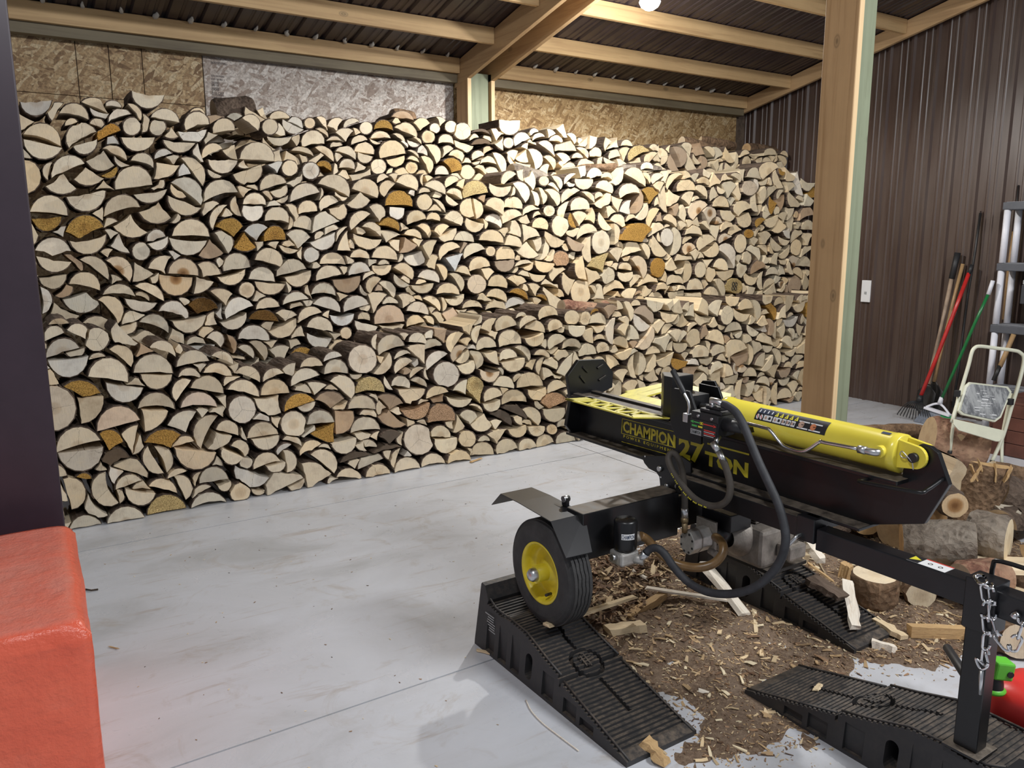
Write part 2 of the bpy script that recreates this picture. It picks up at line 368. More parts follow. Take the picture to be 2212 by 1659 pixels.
def attach(o, parent):
    """mesh vertices are in room coordinates; keep them there under the parent"""
    o.parent = parent
    mw = Matrix.Translation(parent.location) @ parent.rotation_euler.to_matrix().to_4x4() if parent.parent is None else None
    p = parent; mw = Matrix.Identity(4)
    chain = []
    while p: chain.append(p); p = p.parent
    for q in reversed(chain): mw = mw @ q.matrix_parent_inverse @ Matrix.LocRotScale(q.location, q.rotation_euler, q.scale)
    o.matrix_parent_inverse = mw.inverted()
def smooth_path(pts, k=6):
    P = [Vector(p) for p in pts]; P = [P[0]*2-P[1]] + P + [P[-1]*2-P[-2]]; out = []
    for i in range(1, len(P)-2):
        for j in range(k):
            t = j/k; a, b, c, d = P[i-1:i+3]
            out.append(.5*((2*b) + (c-a)*t + (2*a-5*b+4*c-d)*t*t + (3*b-a-3*c+d)*t**3))
    return out + [P[-2]]
def text_mesh(name, s, mat, parent, org, xd, yd, w, h, fat=0.0, depth=.0012, spacing=1.0):
    """flat lettering filling w x h from origin org along xd, yd"""
    cu = bpy.data.curves.new(name, 'FONT'); cu.body = s; cu.size = 1; cu.offset = fat; cu.resolution_u = 2; cu.space_character = spacing
    to = bpy.data.objects.new(name, cu); COL.objects.link(to)
    dg = bpy.context.evaluated_depsgraph_get(); me = bpy.data.meshes.new_from_object(to.evaluated_get(dg)); bpy.data.objects.remove(to)
    co = np.empty(len(me.vertices)*3); me.vertices.foreach_get('co', co); co = co.reshape(-1, 3)
    lo, hi = co.min(0), co.max(0); xd, yd, org = Vector(xd), Vector(yd), Vector(org)
    nz = xd.cross(yd).normalized()
    for v in me.vertices:
        a = (v.co.x-lo[0])/(hi[0]-lo[0])*w; b = (v.co.y-lo[1])/(hi[1]-lo[1])*h
        v.co = org + xd*a + yd*b + nz*depth
    me.materials.clear(); me.materials.append(mat)
    o = bpy.data.objects.new(name, me); COL.objects.link(o)
    if parent: attach(o, parent)
    return o

# ------------------------------------------------------------------ the setting
def zroof(y): return 3.0 + .23*(6.5-y)            # underside of the purlins
PH = .125                                          # purlin height
floor = empty('floor', kind='structure')
MB().box((-3.2, -3.2, -.08), (7.5, 6.6, -.012)).build('joint_bed', M['joint'], floor)
xs = [-3.2, 3.83, 7.5]; ys = [-3.2, 0.32, 2.49, 4.66, 6.6]
for i in range(2):
    for j in range(4):
        g = .004
        MB().box((xs[i]+g, ys[j]+g, -.05), (xs[i+1]-g, ys[j+1]-g, 0)).build('slab', M['floor'], floor)
# rib profile shared by wall and roof sheets
def ribs(a, b):
    out = [(a, 0.0)]; p = .2286; x = a
    while x < b-.01:
        for d, h in ((.065, 0), (.072, .006), (.085, .006), (.092, 0), (.125, 0), (.132, .006), (.145, .006), (.152, 0), (.182, 0), (.192, .022), (.214, .022), (.2285, 0)):
            if x+d < b: out.append((x+d, h))
        x += p
    out.append((b, 0.0)); return out
wr = empty('wall_right', kind='structure')
y = 6.54
while y > -1.2:
    pr = ribs(0, .9144); vs = []; fs = []
    for s, h in pr:
        yy = y - s; X = 7.40 - h
        vs += [(X, yy, 0.0), (X, yy, zroof(yy)+PH+.05)]
    fs = [(2*i, 2*i+1, 2*i+3, 2*i+2) for i in range(len(pr)-1)]
    MB().add(vs, fs).build('panel', M['wallmetal'], wr); y -= .9144
roof = empty('ceiling', kind='structure')
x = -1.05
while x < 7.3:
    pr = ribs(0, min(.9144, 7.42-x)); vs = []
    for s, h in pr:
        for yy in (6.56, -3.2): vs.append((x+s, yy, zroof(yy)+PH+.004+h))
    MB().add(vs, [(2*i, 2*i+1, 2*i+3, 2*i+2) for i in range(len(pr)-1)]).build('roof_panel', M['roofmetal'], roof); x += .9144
# rafters and purlins are pieces of the roof frame
def slope_beam(x0, x1, ya, yb, drop, h, mat, name='rafter'):
    a = [(x0, ya, zroof(ya)-drop), (x0, yb, zroof(yb)-drop), (x0, yb, zroof(yb)-drop+h), (x0, ya, zroof(ya)-drop+h)]
    return MB().prism(a, (x1-x0, 0, 0)).build(name, mat, roof, bevel=.003)
slope_beam(3.585, 3.625, 6.40, -2.6, .085, .205, M['beamY'])
slope_beam(3.825, 3.865, 6.40, -2.6, .085, .205, M['beamY'])
slope_beam(7.235, 7.275, 6.46, -2.6, .03, .15, M['beamY'])
slope_beam(-.70, -.66, 6.40, -2.6, .085, .205, M['beamY'])
yp = [6.30, 5.735, 5.11, 4.49, 3.87, 3.25, 2.63, 2.01, 1.39]
for y in yp:
    for x0, x1 in ((-.655, 3.583), (3.867, 7.233)):
        z = zroof(y)
        MB().box((x0, y, z), (x1, y+.040, z+PH)).build('purlin', M['beamX'], roof, bevel=.003)
rf = random.Random(4)
for k in range(33):
    X = -.62 + .2286*k + .20 - .02
    if 3.55 < X < 3.9 or X > 7.1: continue
    mb = MB(); z0 = zroof(6.26)+PH-.006; n = rf.randint(5, 7); w = rf.uniform(.012, .020); L = rf.uniform(.025, .05)
    mb.tube([(X, 6.299, z0+.012), (X+rf.uniform(-.012, .012), 6.285, z0-.004), (X+rf.uniform(-.01, .01), 6.262, z0+.004), (X, 6.25-L*.4, z0+.016)], [w*.5, w*1.1, w*.8, w*.25], n)
    mb.build('closure_foam', M['foam'], roof)
# back wall: header and strand board
wb = empty('wall_back', kind='structure')
MB().box((-1.0, 6.47, 0), (7.42, 6.52, 3.1)).build('backing', M['joint'], wb)
for x0, x1 in ((-.7, 3.583), (3.867, 7.235)):
    MB().box((x0, 6.345, 2.975), (x1, 6.42, 3.075)).build('header_board', M['treatedX'], wb, bevel=.003)
sx_ = [WY(px, 130, 6.45).x for px in (165, 236, 307, 437)]
seg = [(-1.0, sx_[0], 'osb_old'), (sx_[0], sx_[1], 'osb_old'), (sx_[1], sx_[2], 'osb_old'), (sx_[2], sx_[3], 'osb_old'), (sx_[3], 3.60, 'osb_pale'),
       (3.60, 5.98, 'osb_gold'), (5.98, 7.24, 'osb_gold'), ]
for i, (a, b, mn) in enumerate(seg):
    dy = (.0, .002, .0, .0015, -.004, 0, .003)[i]
    zs = WY(200, 210, 6.45).z if mn == 'osb_old' else 1.3
    MB().box((a+.003, 6.45+dy, zs+.002), (b-.003, 6.468, 2.982)).build('strand_board', M[mn], wb)
    MB().box((a+.003, 6.452+dy, 0.0), (b-.003, 6.468, zs-.002)).build('strand_board', M[mn], wb)
# faded mill stamp on the pale sheet
sx = WY(455, 150, 6.44)
for i, (s, py, wd, h) in enumerate((('RATED SHEATHING', 132, 34, 5), ('SIZED FOR SPACING', 161, 28, 4), ('EXPOSURE 1', 168, 28, 4), ('THICKNESS', 175, 18, 5), ('24/16', 180, 16, 5), ('7/16 INCH', 187, 17, 4), ('000', 190, 16, 5),
                                    ('7/16 CAT', 197, 26, 6), ('PS 2-10 SHEATHING', 203, 26, 3), ('PRP 108', 208, 22, 4), ('STRENGTH AXIS', 213, 28, 3), ('24/16', 219, 30, 9), ('APA', 229, 24, 7))):
    a = WY(456+i*.25, py, 6.440); b = WY(456+wd+i*.25, py, 6.440)
    text_mesh('mill_stamp', s, M['ink'], wb, (a.x, 6.4435, a.z-h*.0035), (1, 0, 0), (0, 0, 1), b.x-a.x, h*.0035, .01, -.0005)
# centre post
def lone_post(name, label, x0, x1, y0, y1, ztop, side_l, side_r, yo):
    p = empty(name, ((x0+x1)/2, (y0+y1)/2, 0), label, 'post')
    MB().box((x0, y0, 0), (x1, y1, ztop)).build('treated_core', M['treated'], p, bevel=.004)
    for a, b in (side_l, side_r):
        if a is None: continue
        mb = MB().box((a, y0-yo, 0), (b, y0-yo+.19, ztop)); mb.build('side_board', [M['beamZ']], p, bevel=.003)
        MB().box((a+.002, y0-yo-.0012, .002), (b-.002, y0-yo-.0002, ztop-.002)).build('board_edge', M['beamEdge'], p)
    return p
lone_post('timber_post', 'short visible timber post rising behind the log stack under the double rafter', 3.63, 3.82, 6.22, 6.40, zroof(6.3)+.0, (3.587, 3.625), (3.825, 3.863), .04)
pr_ = lone_post('timber_post', 'tall timber post with green treated core right of the log stack, behind the splitter', 3.668, 3.82, 2.535, 2.72, zroof(2.6)-.09, (3.626, 3.665), (None, None), .035)
# dark steel jamb on the left
jp = empty('steel_post', (-.2, 3.55, 0), 'dark plum painted steel post at the left edge behind the red block', 'post')
MB().box((-.62, 3.50, 0), (.155, 3.53, 3.68)).build('face', M['post_dark'], jp, bevel=.006)
MB().box((.145, 3.5305, 0), (.155, 3.72, 3.64)).build('return_flange', M['post_dark'], jp, bevel=.003)
MB().box((-.62, 3.7205, 0), (.155, 3.73, 3.63)).build('back_face', M['post_dark'], jp)
# outlet on the brown wall
o_ = empty('outlet_plate', (7.35, 4.75, 1.1), 'white electrical cover plate on the brown wall just right of the timber post', 'outlet')
pa = WX(1863, 605, 7.372); pb = WX(1879, 653, 7.372)
MB().box((7.365, pa.y, pb.z), (7.378, pb.y, pa.z)).build('cover', M['white'], o_, bevel=.003)
MB().box((7.360, (pa.y+pb.y)/2-.012, (pa.z+pb.z)/2-.03), (7.3648, (pa.y+pb.y)/2+.012, (pa.z+pb.z)/2-.005)).build('socket', M['toolgrey'], o_)
# lamp under the roof
lp = empty('ceiling_lamp', (LAMP[0], LAMP[1], zroof(LAMP[1])), 'bright white lamp glaring under the roof beside the double rafter', 'lamp')
zt = zroof(LAMP[1])+PH
MB().cyl((LAMP[0], LAMP[1], zt+.0), (LAMP[0], LAMP[1], LAMP[2]+.05), .045, 20).build('lamp_base', M['white_plastic'], lp)
MB().lathe([(0, .03), (.01, .06), (.04, .075), (.07, .06), (.09, .03), (.095, .001)], (LAMP[0], LAMP[1], LAMP[2]+.05), (0, 0, -1), 24).build('lamp_globe', M['lamp'], lp)

# ------------------------------------------------------------------ the log stack
MARKS = """@ 0 0 2
360 680 130 690 110 s
395 775 612 820 100
548 692 755 778 75
700 730 835 745 55 w
1125 650 890 620 115
440 862 540 835 50
150 915 422 1000 125
432 1010 152 945 115
470 1020 668 900 135
665 950 490 1000 85
667 965 832 895 95 g
605 840 715 880 60
R 900 862 68
R 1078 867 63
1015 810 1232 850 95
735 840 900 780 75 w
1260 892 1432 850 115
1065 935 820 935 105
1350 955 1105 930 105
1415 880 1210 895 100 w
1450 910 1612 890 100
1652 800 1770 895 75
R 1845 865 60
692 1012 870 1100 65
790 1130 592 1115 50 718 1040
350 1225 590 1120 120
715 1220 498 1225 50 585 1140
530 1290 305 1272 50 430 1180
R 165 1205 125
200 1445 470 1475 135
725 1295 443 1345 130
705 1480 962 1415 125
780 1295 1048 1265 155
885 1095 1050 1150 85
1050 1090 1182 1050 60 w
1382 1085 1532 1015 80
1232 1125 1045 1225 40 1068 1105
1225 1075 1385 1278 95
1630 1090 1415 1085 102 w
1625 1090 1870 1110 135
R 1978 1148 60
R 2125 1165 64 w
1788 1115 1580 1190 115
1392 1382 1635 1312 130
1160 1245 1375 1405 120
1148 1285 905 1325 85
1382 1420 1143 1330 100
1180 1490 948 1455 60 1090 1385
1015 1590 768 1545 60 893 1460
1165 1605 1435 1610 118
1455 1582 1562 1395 80
1468 1555 1662 1545 68 1590 1625 g
1655 1480 1612 1330 65
1655 1395 1825 1400 88
1795 1405 1655 1400 115 w
1675 1275 1765 1305 40
1775 1305 1965 1245 95
1965 1260 1845 1310 70
1978 1380 2185 1310 100 w
1798 1510 1970 1522 110
1940 1395 2015 1510 60
2035 1460 2165 1440 85
2005 1545 2135 1575 95
1660 1575 1835 1555 45 1755 1648 w
1802 1650 1952 1640 110 g
1955 1600 2130 1620 50 2040 1700
428 1475 215 1495 100 g
442 1580 712 1545 100 540 1630 g
1000 1650 1138 1640 85 w
@ 0 0 3
1290 780 1400 775 45
1545 790 1675 865 60
2078 885 1925 810 70 w
R 2115 840 42
1418 975 1545 970 55 w
1580 925 1665 925 60
1665 925 1782 950 45
1995 930 1812 925 75
2055 1005 2215 985 110
1975 1030 2145 1075 55
@ 600 0 3
255 880 345 945 40
335 858 450 812 35 402 895
445 875 565 830 50
R 605 873 48
655 885 792 890 75 g
795 870 962 942 75
770 800 935 825 60 t
925 830 1035 830 30 970 875
R 1075 875 40
R 1180 865 45
R 1265 895 63
390 905 520 890 30 465 972
330 965 465 972 45
495 995 620 960 60
628 945 775 945 55
785 910 880 978 35
980 985 885 950 40 w
R 1025 935 50
1090 975 1200 978 65
388 1035 535 1095 75
245 1005 385 1112 60
525 1030 665 1055 80
645 1075 538 1045 60
692 1082 875 1050 115
868 1060 735 1090 70
412 1150 520 1160 75
255 1130 375 1172 60 g
R 685 1137 58
880 1025 965 1085 30
1005 985 1085 1122 75
R 915 1145 45
970 1065 1030 1190 65
1070 1195 1172 1195 68 w
1110 1110 1255 1160 60 1170 1185 g
1165 1060 1270 1110 70
1255 1115 1330 1110 40
1325 1095 1410 1060 55
R 1295 1175 55
1335 1145 1420 1200 50
1415 1160 1510 1235 65
1455 1040 1530 1195 70
1625 1150 1560 1045 30
1715 1110 1620 1085 15 1695 1018
1705 1015 1755 1165 80
1820 1065 1895 1158 55
1655 845 1503 840 85
1622 1000 1742 940 75
1742 960 1835 935 45
1530 1030 1470 985 5 1528 938
R 1575 975 40
1850 960 1945 975 50
1965 915 2025 990 50
2135 1068 2215 1070 70
1325 905 1470 930 40 d
1310 990 1460 985 45 d
1900 1050 2008 1090 30 1960 1125
2035 1010 2120 1085 45
@ 600 0 2
272 1255 492 1352 120
500 1290 680 1358 110
632 1368 465 1400 45 560 1310
725 1350 805 1250 80
728 1405 925 1412 115 g
800 1245 952 1308 95
988 1270 1140 1335 75
1145 1285 1245 1225 60
1145 1315 1260 1365 60
1262 1355 1438 1315 110 y
1600 1265 1443 1245 95
295 1445 425 1375 85
460 1400 350 1440 90
R 1000 1380 60
1050 1350 1150 1460 35
1235 1400 1145 1330 40
1345 1480 1320 1350 95
1335 1350 1355 1500 65
1405 1400 1535 1470 95
1535 1415 1675 1428 85
1605 1245 1700 1385 75
R 1815 1235 35
1775 1275 1810 1400 50
1860 1200 1930 1300 50
1812 1300 1900 1418 75
1935 1390 2065 1300 65
1955 1265 2040 1185 40
2155 1215 2030 1210 85
135 1460 270 1415 75
235 1595 428 1510 115
500 1570 630 1460 75
620 1410 700 1520 85
865 1440 755 1430 70 w
875 1535 1015 1495 85
680 1535 830 1580 80 g
565 1545 698 1618 70
400 1650 480 1545 40
1015 1500 1115 1510 60
1130 1490 1255 1545 85
1410 1525 1280 1480 90
1415 1500 1535 1558 75 w
1535 1535 1675 1470 80
1668 1480 1800 1430 60
1055 1575 1165 1545 35 1100 1615
960 1530 1050 1620 50
860 1600 990 1635 60
700 1570 850 1605 15 745 1660
1730 1550 1850 1570 80
R 1845 1440 42
1915 1470 2000 1370 30 1960 1490
2000 1430 2130 1420 80
2070 1310 2160 1390 40
@ 0 500 2
232 130 495 135 98 360 168 w
730 15 465 60 125
890 150 745 100 15 810 10 w
R 965 135 68
1135 10 1000 60 100 w
1415 60 1148 42 118
1535 150 1350 165 35 1432 50 t
1455 5 1555 155 90
1752 112 1590 110 30 1668 5 g
1730 195 1925 245 115
2040 125 1895 85 50
R 2128 160 58 w
1522 275 1718 245 120
1683 255 1482 310 90
495 210 243 168 95
535 190 745 338 95
715 195 885 348 105 h
1058 290 903 348 20 920 210
1005 255 1172 168 45 1130 292
1142 288 1358 305 118 h
1345 222 1512 285 50 1385 305
1322 320 1085 300 135 h
1468 345 1325 430 25 1345 310
462 365 688 412 120
460 290 258 320 95
690 443 935 452 95
910 370 1122 480 75
1425 405 1592 425 30 1545 515
1695 305 1885 325 78
1885 310 2095 255 100
1955 360 1735 340 88
2132 262 1942 315 95
R 1685 400 60
270 370 285 570 85 w
688 492 420 462 85 588 415
655 465 800 640 125
1080 485 845 455 85 w
1075 545 1290 600 105 w
1285 500 1500 525 65 1350 565 D
1532 595 1730 500 105 w
1685 555 1505 622 85 w
1740 538 1918 515 80
1922 508 2112 465 80
1890 540 2030 570 25 1960 595
2030 625 2200 555 75
1690 600 1905 618 80 D
558 625 775 640 60 725 675
948 620 1160 700 100
938 612 780 655 80
1412 562 1165 605 115
1400 650 1470 542 30 1488 635
1620 742 1845 750 112 w
2030 590 1830 685 95
1985 740 2060 640 20 2085 720
2090 665 2215 670 70
1265 750 1405 745 40
1415 715 1520 785 75 w
1545 700 1590 840 50 t
1618 790 1735 870 60
1700 755 1815 890 80
1838 810 1978 785 25 1920 925
1985 830 2155 840 50 2080 890 g
2085 690 2212 700 20 2170 830
R 1985 895 35
@ 0 500 1
320 640 480 630 50
300 750 445 690 85
455 655 612 728 70
R 655 735 88
312 868 548 795 105 w
608 845 318 878 140 w
592 990 880 1030 155
745 795 905 925 90
1015 790 1205 860 85
905 968 1185 970 138
1183 975 955 975 108
1198 930 1435 885 105
1430 845 1592 905 65
1380 965 1590 992 88
1210 1000 1378 1000 75
1602 960 1785 1028 80
1790 1030 1942 965 70
1298 1073 1538 1112 112
1548 1080 1778 1132 98
1783 1115 1985 1098 100
1985 1063 2190 985 95
425 1055 695 1105 70 575 1133 g
985 1065 718 1032 125 w
1200 1165 1310 1012 85
935 1215 1205 1220 122
1225 1208 1490 1198 112 p
1545 1210 1483 1135 5 1545 1120
R 1650 1215 100 c
1925 1240 1735 1150 60 1905 1125
1928 1232 2145 1152 95 g
R 365 1205 160 c
710 1112 550 1315 60 525 1128
652 1362 957 1280 140 p
1153 1222 985 1370 35 968 1218
1148 1305 1345 1228 40 1280 1352
1375 1495 1495 1255 115
1475 1350 1640 1392 85
1588 1392 1410 1485 45 1470 1370
975 1440 1240 1385 70 1165 1478 g
820 1380 945 1315 15 905 1527
670 1375 845 1440 60 745 1495 g
375 1508 690 1420 140
712 1468 385 1512 155 c
690 1570 890 1545 80 760 1605 d
1120 1650 1005 1455 95
1050 1465 1145 1655 95
1478 1500 1185 1475 138 c
1685 1415 1910 1385 105
1910 1388 1712 1420 90
1650 1535 1500 1470 85
1575 1465 1680 1545 90
R 2005 1315 95
1918 1420 2058 1465 60
2040 1535 2195 1445 70
1725 1630 1920 1565 95
1930 1490 1960 1655 90
@@ 0 1000 2.518 1
335 85 385 262 115
650 220 578 42 125
622 150 778 95 65
850 162 675 135 85
805 128 970 168 65
945 70 1015 210 75
797 300 1027 255 105 y
1032 268 1247 232 95
575 355 792 292 95
370 385 567 352 90
1080 115 1245 85 85
1259 95 1180 125 50
@ 600 500 2
395 0 215 75 95 w
398 132 478 -15 15 497 132
715 50 510 8 100
950 95 820 150 20 858 38 t
487 178 632 188 68
638 180 820 195 95
1010 215 860 175 45 985 135 w
975 95 1085 60 20 1030 195
1105 198 1252 105 85
1268 190 1422 118 80
1140 180 1265 148 5 1210 275 w
1200 60 1345 75 75
1370 60 1545 78 85
R 1455 135 38
1490 197 1620 188 98
1617 190 1478 202 85 t
1305 275 1452 238 90
1790 165 1622 130 40 1700 65
257 340 440 292 90
475 305 635 270 85 w
787 225 640 228 80
285 225 475 230 90
790 245 925 335 80
905 370 785 285 55
950 315 1108 355 80 w
1085 220 1140 340 55
1165 285 1250 415 65
R 1360 360 70 c
1435 372 1575 390 90
1565 320 1705 345 40 1640 375
1612 245 1745 215 40
1888 215 1748 195 80
1875 345 1975 260 80
220 430 397 440 90
568 300 370 330 110 t
620 430 703 320 75
690 350 800 460 70
1065 350 905 365 70
1073 430 1240 432 84
1280 425 1140 460 70
232 495 430 555 85 w
440 555 622 498 95 w
610 430 750 430 20 650 565
815 430 940 470 30 850 525
875 545 1035 572 85 w
985 460 1110 555 70
1255 530 1400 525 65
1425 445 1572 488 80
1575 420 1710 470 60 g
1700 360 1795 380 20 1760 450
1755 440 1830 478 35 g
137 625 305 550 80
192 652 378 690 95
530 560 350 570 85 w
538 600 630 610 60
655 635 868 615 130 p
878 652 1010 618 70
1050 560 1120 640 60
1265 600 1115 570 45 1200 518 p
690 650 522 605 80 w
860 635 690 640 45
375 730 195 690 90 w
R 470 695 45
1270 570 1380 600 50
1560 535 1705 500 75 w
@ 600 500 1
315 978 490 975 108
R 578 872 103 c
688 848 877 780 115
765 822 650 975 75
883 755 1012 768 78
997 812 1132 778 68
1180 835 1272 700 90
1350 770 1385 635 60
1380 660 1495 590 30 1450 690
1495 685 1640 640 95
1645 670 1775 600 65
1790 608 1928 575 90
R 2015 588 55
800 978 930 885 75
870 790 1005 770 15 1000 912
1015 950 1167 832 75 w
893 1005 1000 930 45
905 1015 1028 1068 50
R 1145 975 92 c
1205 900 1305 790 75 h
1310 815 1370 950 80
1340 880 1225 920 80
1357 815 1503 790 88
1518 780 1672 755 100
1515 915 1400 830 20 1495 815
1507 882 1630 852 72
1615 790 1720 888 60
1685 860 1515 895 85
1812 690 1675 730 80
1740 845 1855 865 55
1688 925 1770 870 20 1740 948
1850 810 1975 735 80
1938 805 2080 800 78
1848 690 1950 655 80
2090 640 1967 635 85
772 1055 905 1072 85
525 1108 733 1100 120 y
345 1020 500 1145 110
195 1030 335 1045 15 245 1115
250 1150 462 1142 60 360 1210 t
470 1215 665 1215 105
680 1130 870 1180 45 770 1225 t
1005 1075 820 1080 85
1012 1145 1175 1095 70
1040 1165 842 1225 95 r
1018 1305 1205 1290 130 r
1330 1140 1140 1120 75
1190 1085 1305 1005 20 1290 1115
1305 1100 1400 1090 110 1380 1175 y
1515 955 1375 940 85 h
1465 1055 1615 1075 85
1630 1070 1818 1055 105
1535 1192 1712 1172 105
1832 1062 1700 1078 90
1842 1112 1978 1065 80
1900 965 2015 825 15 2000 1008
1805 900 1905 945 70
1790 1165 1980 1155 65 1850 1210 r
1960 1200 1805 1210 100
1660 1225 1785 1330 85
1450 1250 1600 1330 70 d
1530 1210 1705 1290 70 d
1405 1160 1535 1110 75
1520 1150 1395 1180 70
1235 1250 1365 1265 45 1310 1315
1305 1185 1405 1240 35
1465 1322 1310 1320 50 1408 1243
1285 1330 1200 1380 20 1222 1245
188 1318 388 1300 95
518 1222 398 1390 60 388 1220 t
498 1385 710 1358 110
888 1318 680 1265 50 760 1215 t
385 1455 215 1380 10 388 1302 g
R 960 1420 108 c
1035 1400 1190 1412 85
1225 1402 1068 1410 115
R 1290 1415 62
1420 1385 1565 1345 15 1492 1450
1700 1318 1570 1355 75
1823 1325 1705 1330 75
R 1870 1350 38
1910 1340 2005 1325 55
530 1390 350 1430 110
690 1400 840 1380 40 760 1450 d
640 1520 850 1470 50 d
415 1590 640 1530 60 d
580 1430 692 1475 30 600 1475
220 1525 385 1658 110
392 1680 580 1690 75
590 1675 775 1665 90
790 1660 980 1625 108
985 1632 1152 1605 108
1155 1602 1315 1560 100
1328 1532 1487 1525 95
1495 1532 1640 1475 95
1645 1508 1765 1465 80
1770 1482 1893 1440 80
1898 1455 2035 1432 80
2040 1438 2160 1412 40
75 1665 200 1520 60
@ 1200 0 3
330 1065 238 1060 20 320 980
320 1065 415 1010 20 410 945
365 1090 465 1060 60
465 1100 510 1010 60
512 1110 655 1040 90 y
615 1140 700 1045 60
720 1005 730 1130 50
790 1000 850 1145 70 t
865 985 940 990 20 925 1060
1000 1010 1070 1080 50
990 1060 985 1160 50 t
1010 1115 1075 1110 60
R 1790 900 5
1310 1055 1355 1100 30 1420 1060
1420 1065 1510 1060 55
1515 1060 1560 1145 45
@ 1200 0 2
265 1290 385 1330 85
435 1355 572 1320 90
155 1215 262 1215 10 210 1200
320 1215 400 1225 50
585 1160 670 1155 55
660 1260 745 1200 55
765 1300 870 1185 60
830 1310 955 1300 85
960 1255 1040 1270 60
1185 1200 1255 1250 50
R 1315 1285 55 c
1420 1230 1525 1140 90
430 1640 655 1560 80 580 1655 g
945 1510 1050 1400 100 h
1000 1450 1090 1480 60 1040 1540 h
1240 1480 1330 1420 90
1330 1460 1235 1500 80
R 1325 1595 35 g
1365 1560 1430 1500 50 g
@ 1200 400 2
430 570 525 585 55
530 590 425 590 75
R 330 540 5
215 560 370 460 30 330 600 y
R 40 505 60 r
880 480 960 430 70 h
975 450 1090 370 80
1095 385 1000 460 80
1530 700 1560 660 30 h
1110 400 1200 350 50 h
765 690 880 680 80
885 715 765 730 75
1160 720 1235 750 110 y
370 460 5 5 1
@ 1200 400 1
R 122 905 50
45 1105 182 1100 65
160 1170 280 1150 85
290 1150 370 1130 75
1065 1170 1170 1130 70
1165 1180 1300 1110 100
930 1180 1040 1170 90"""
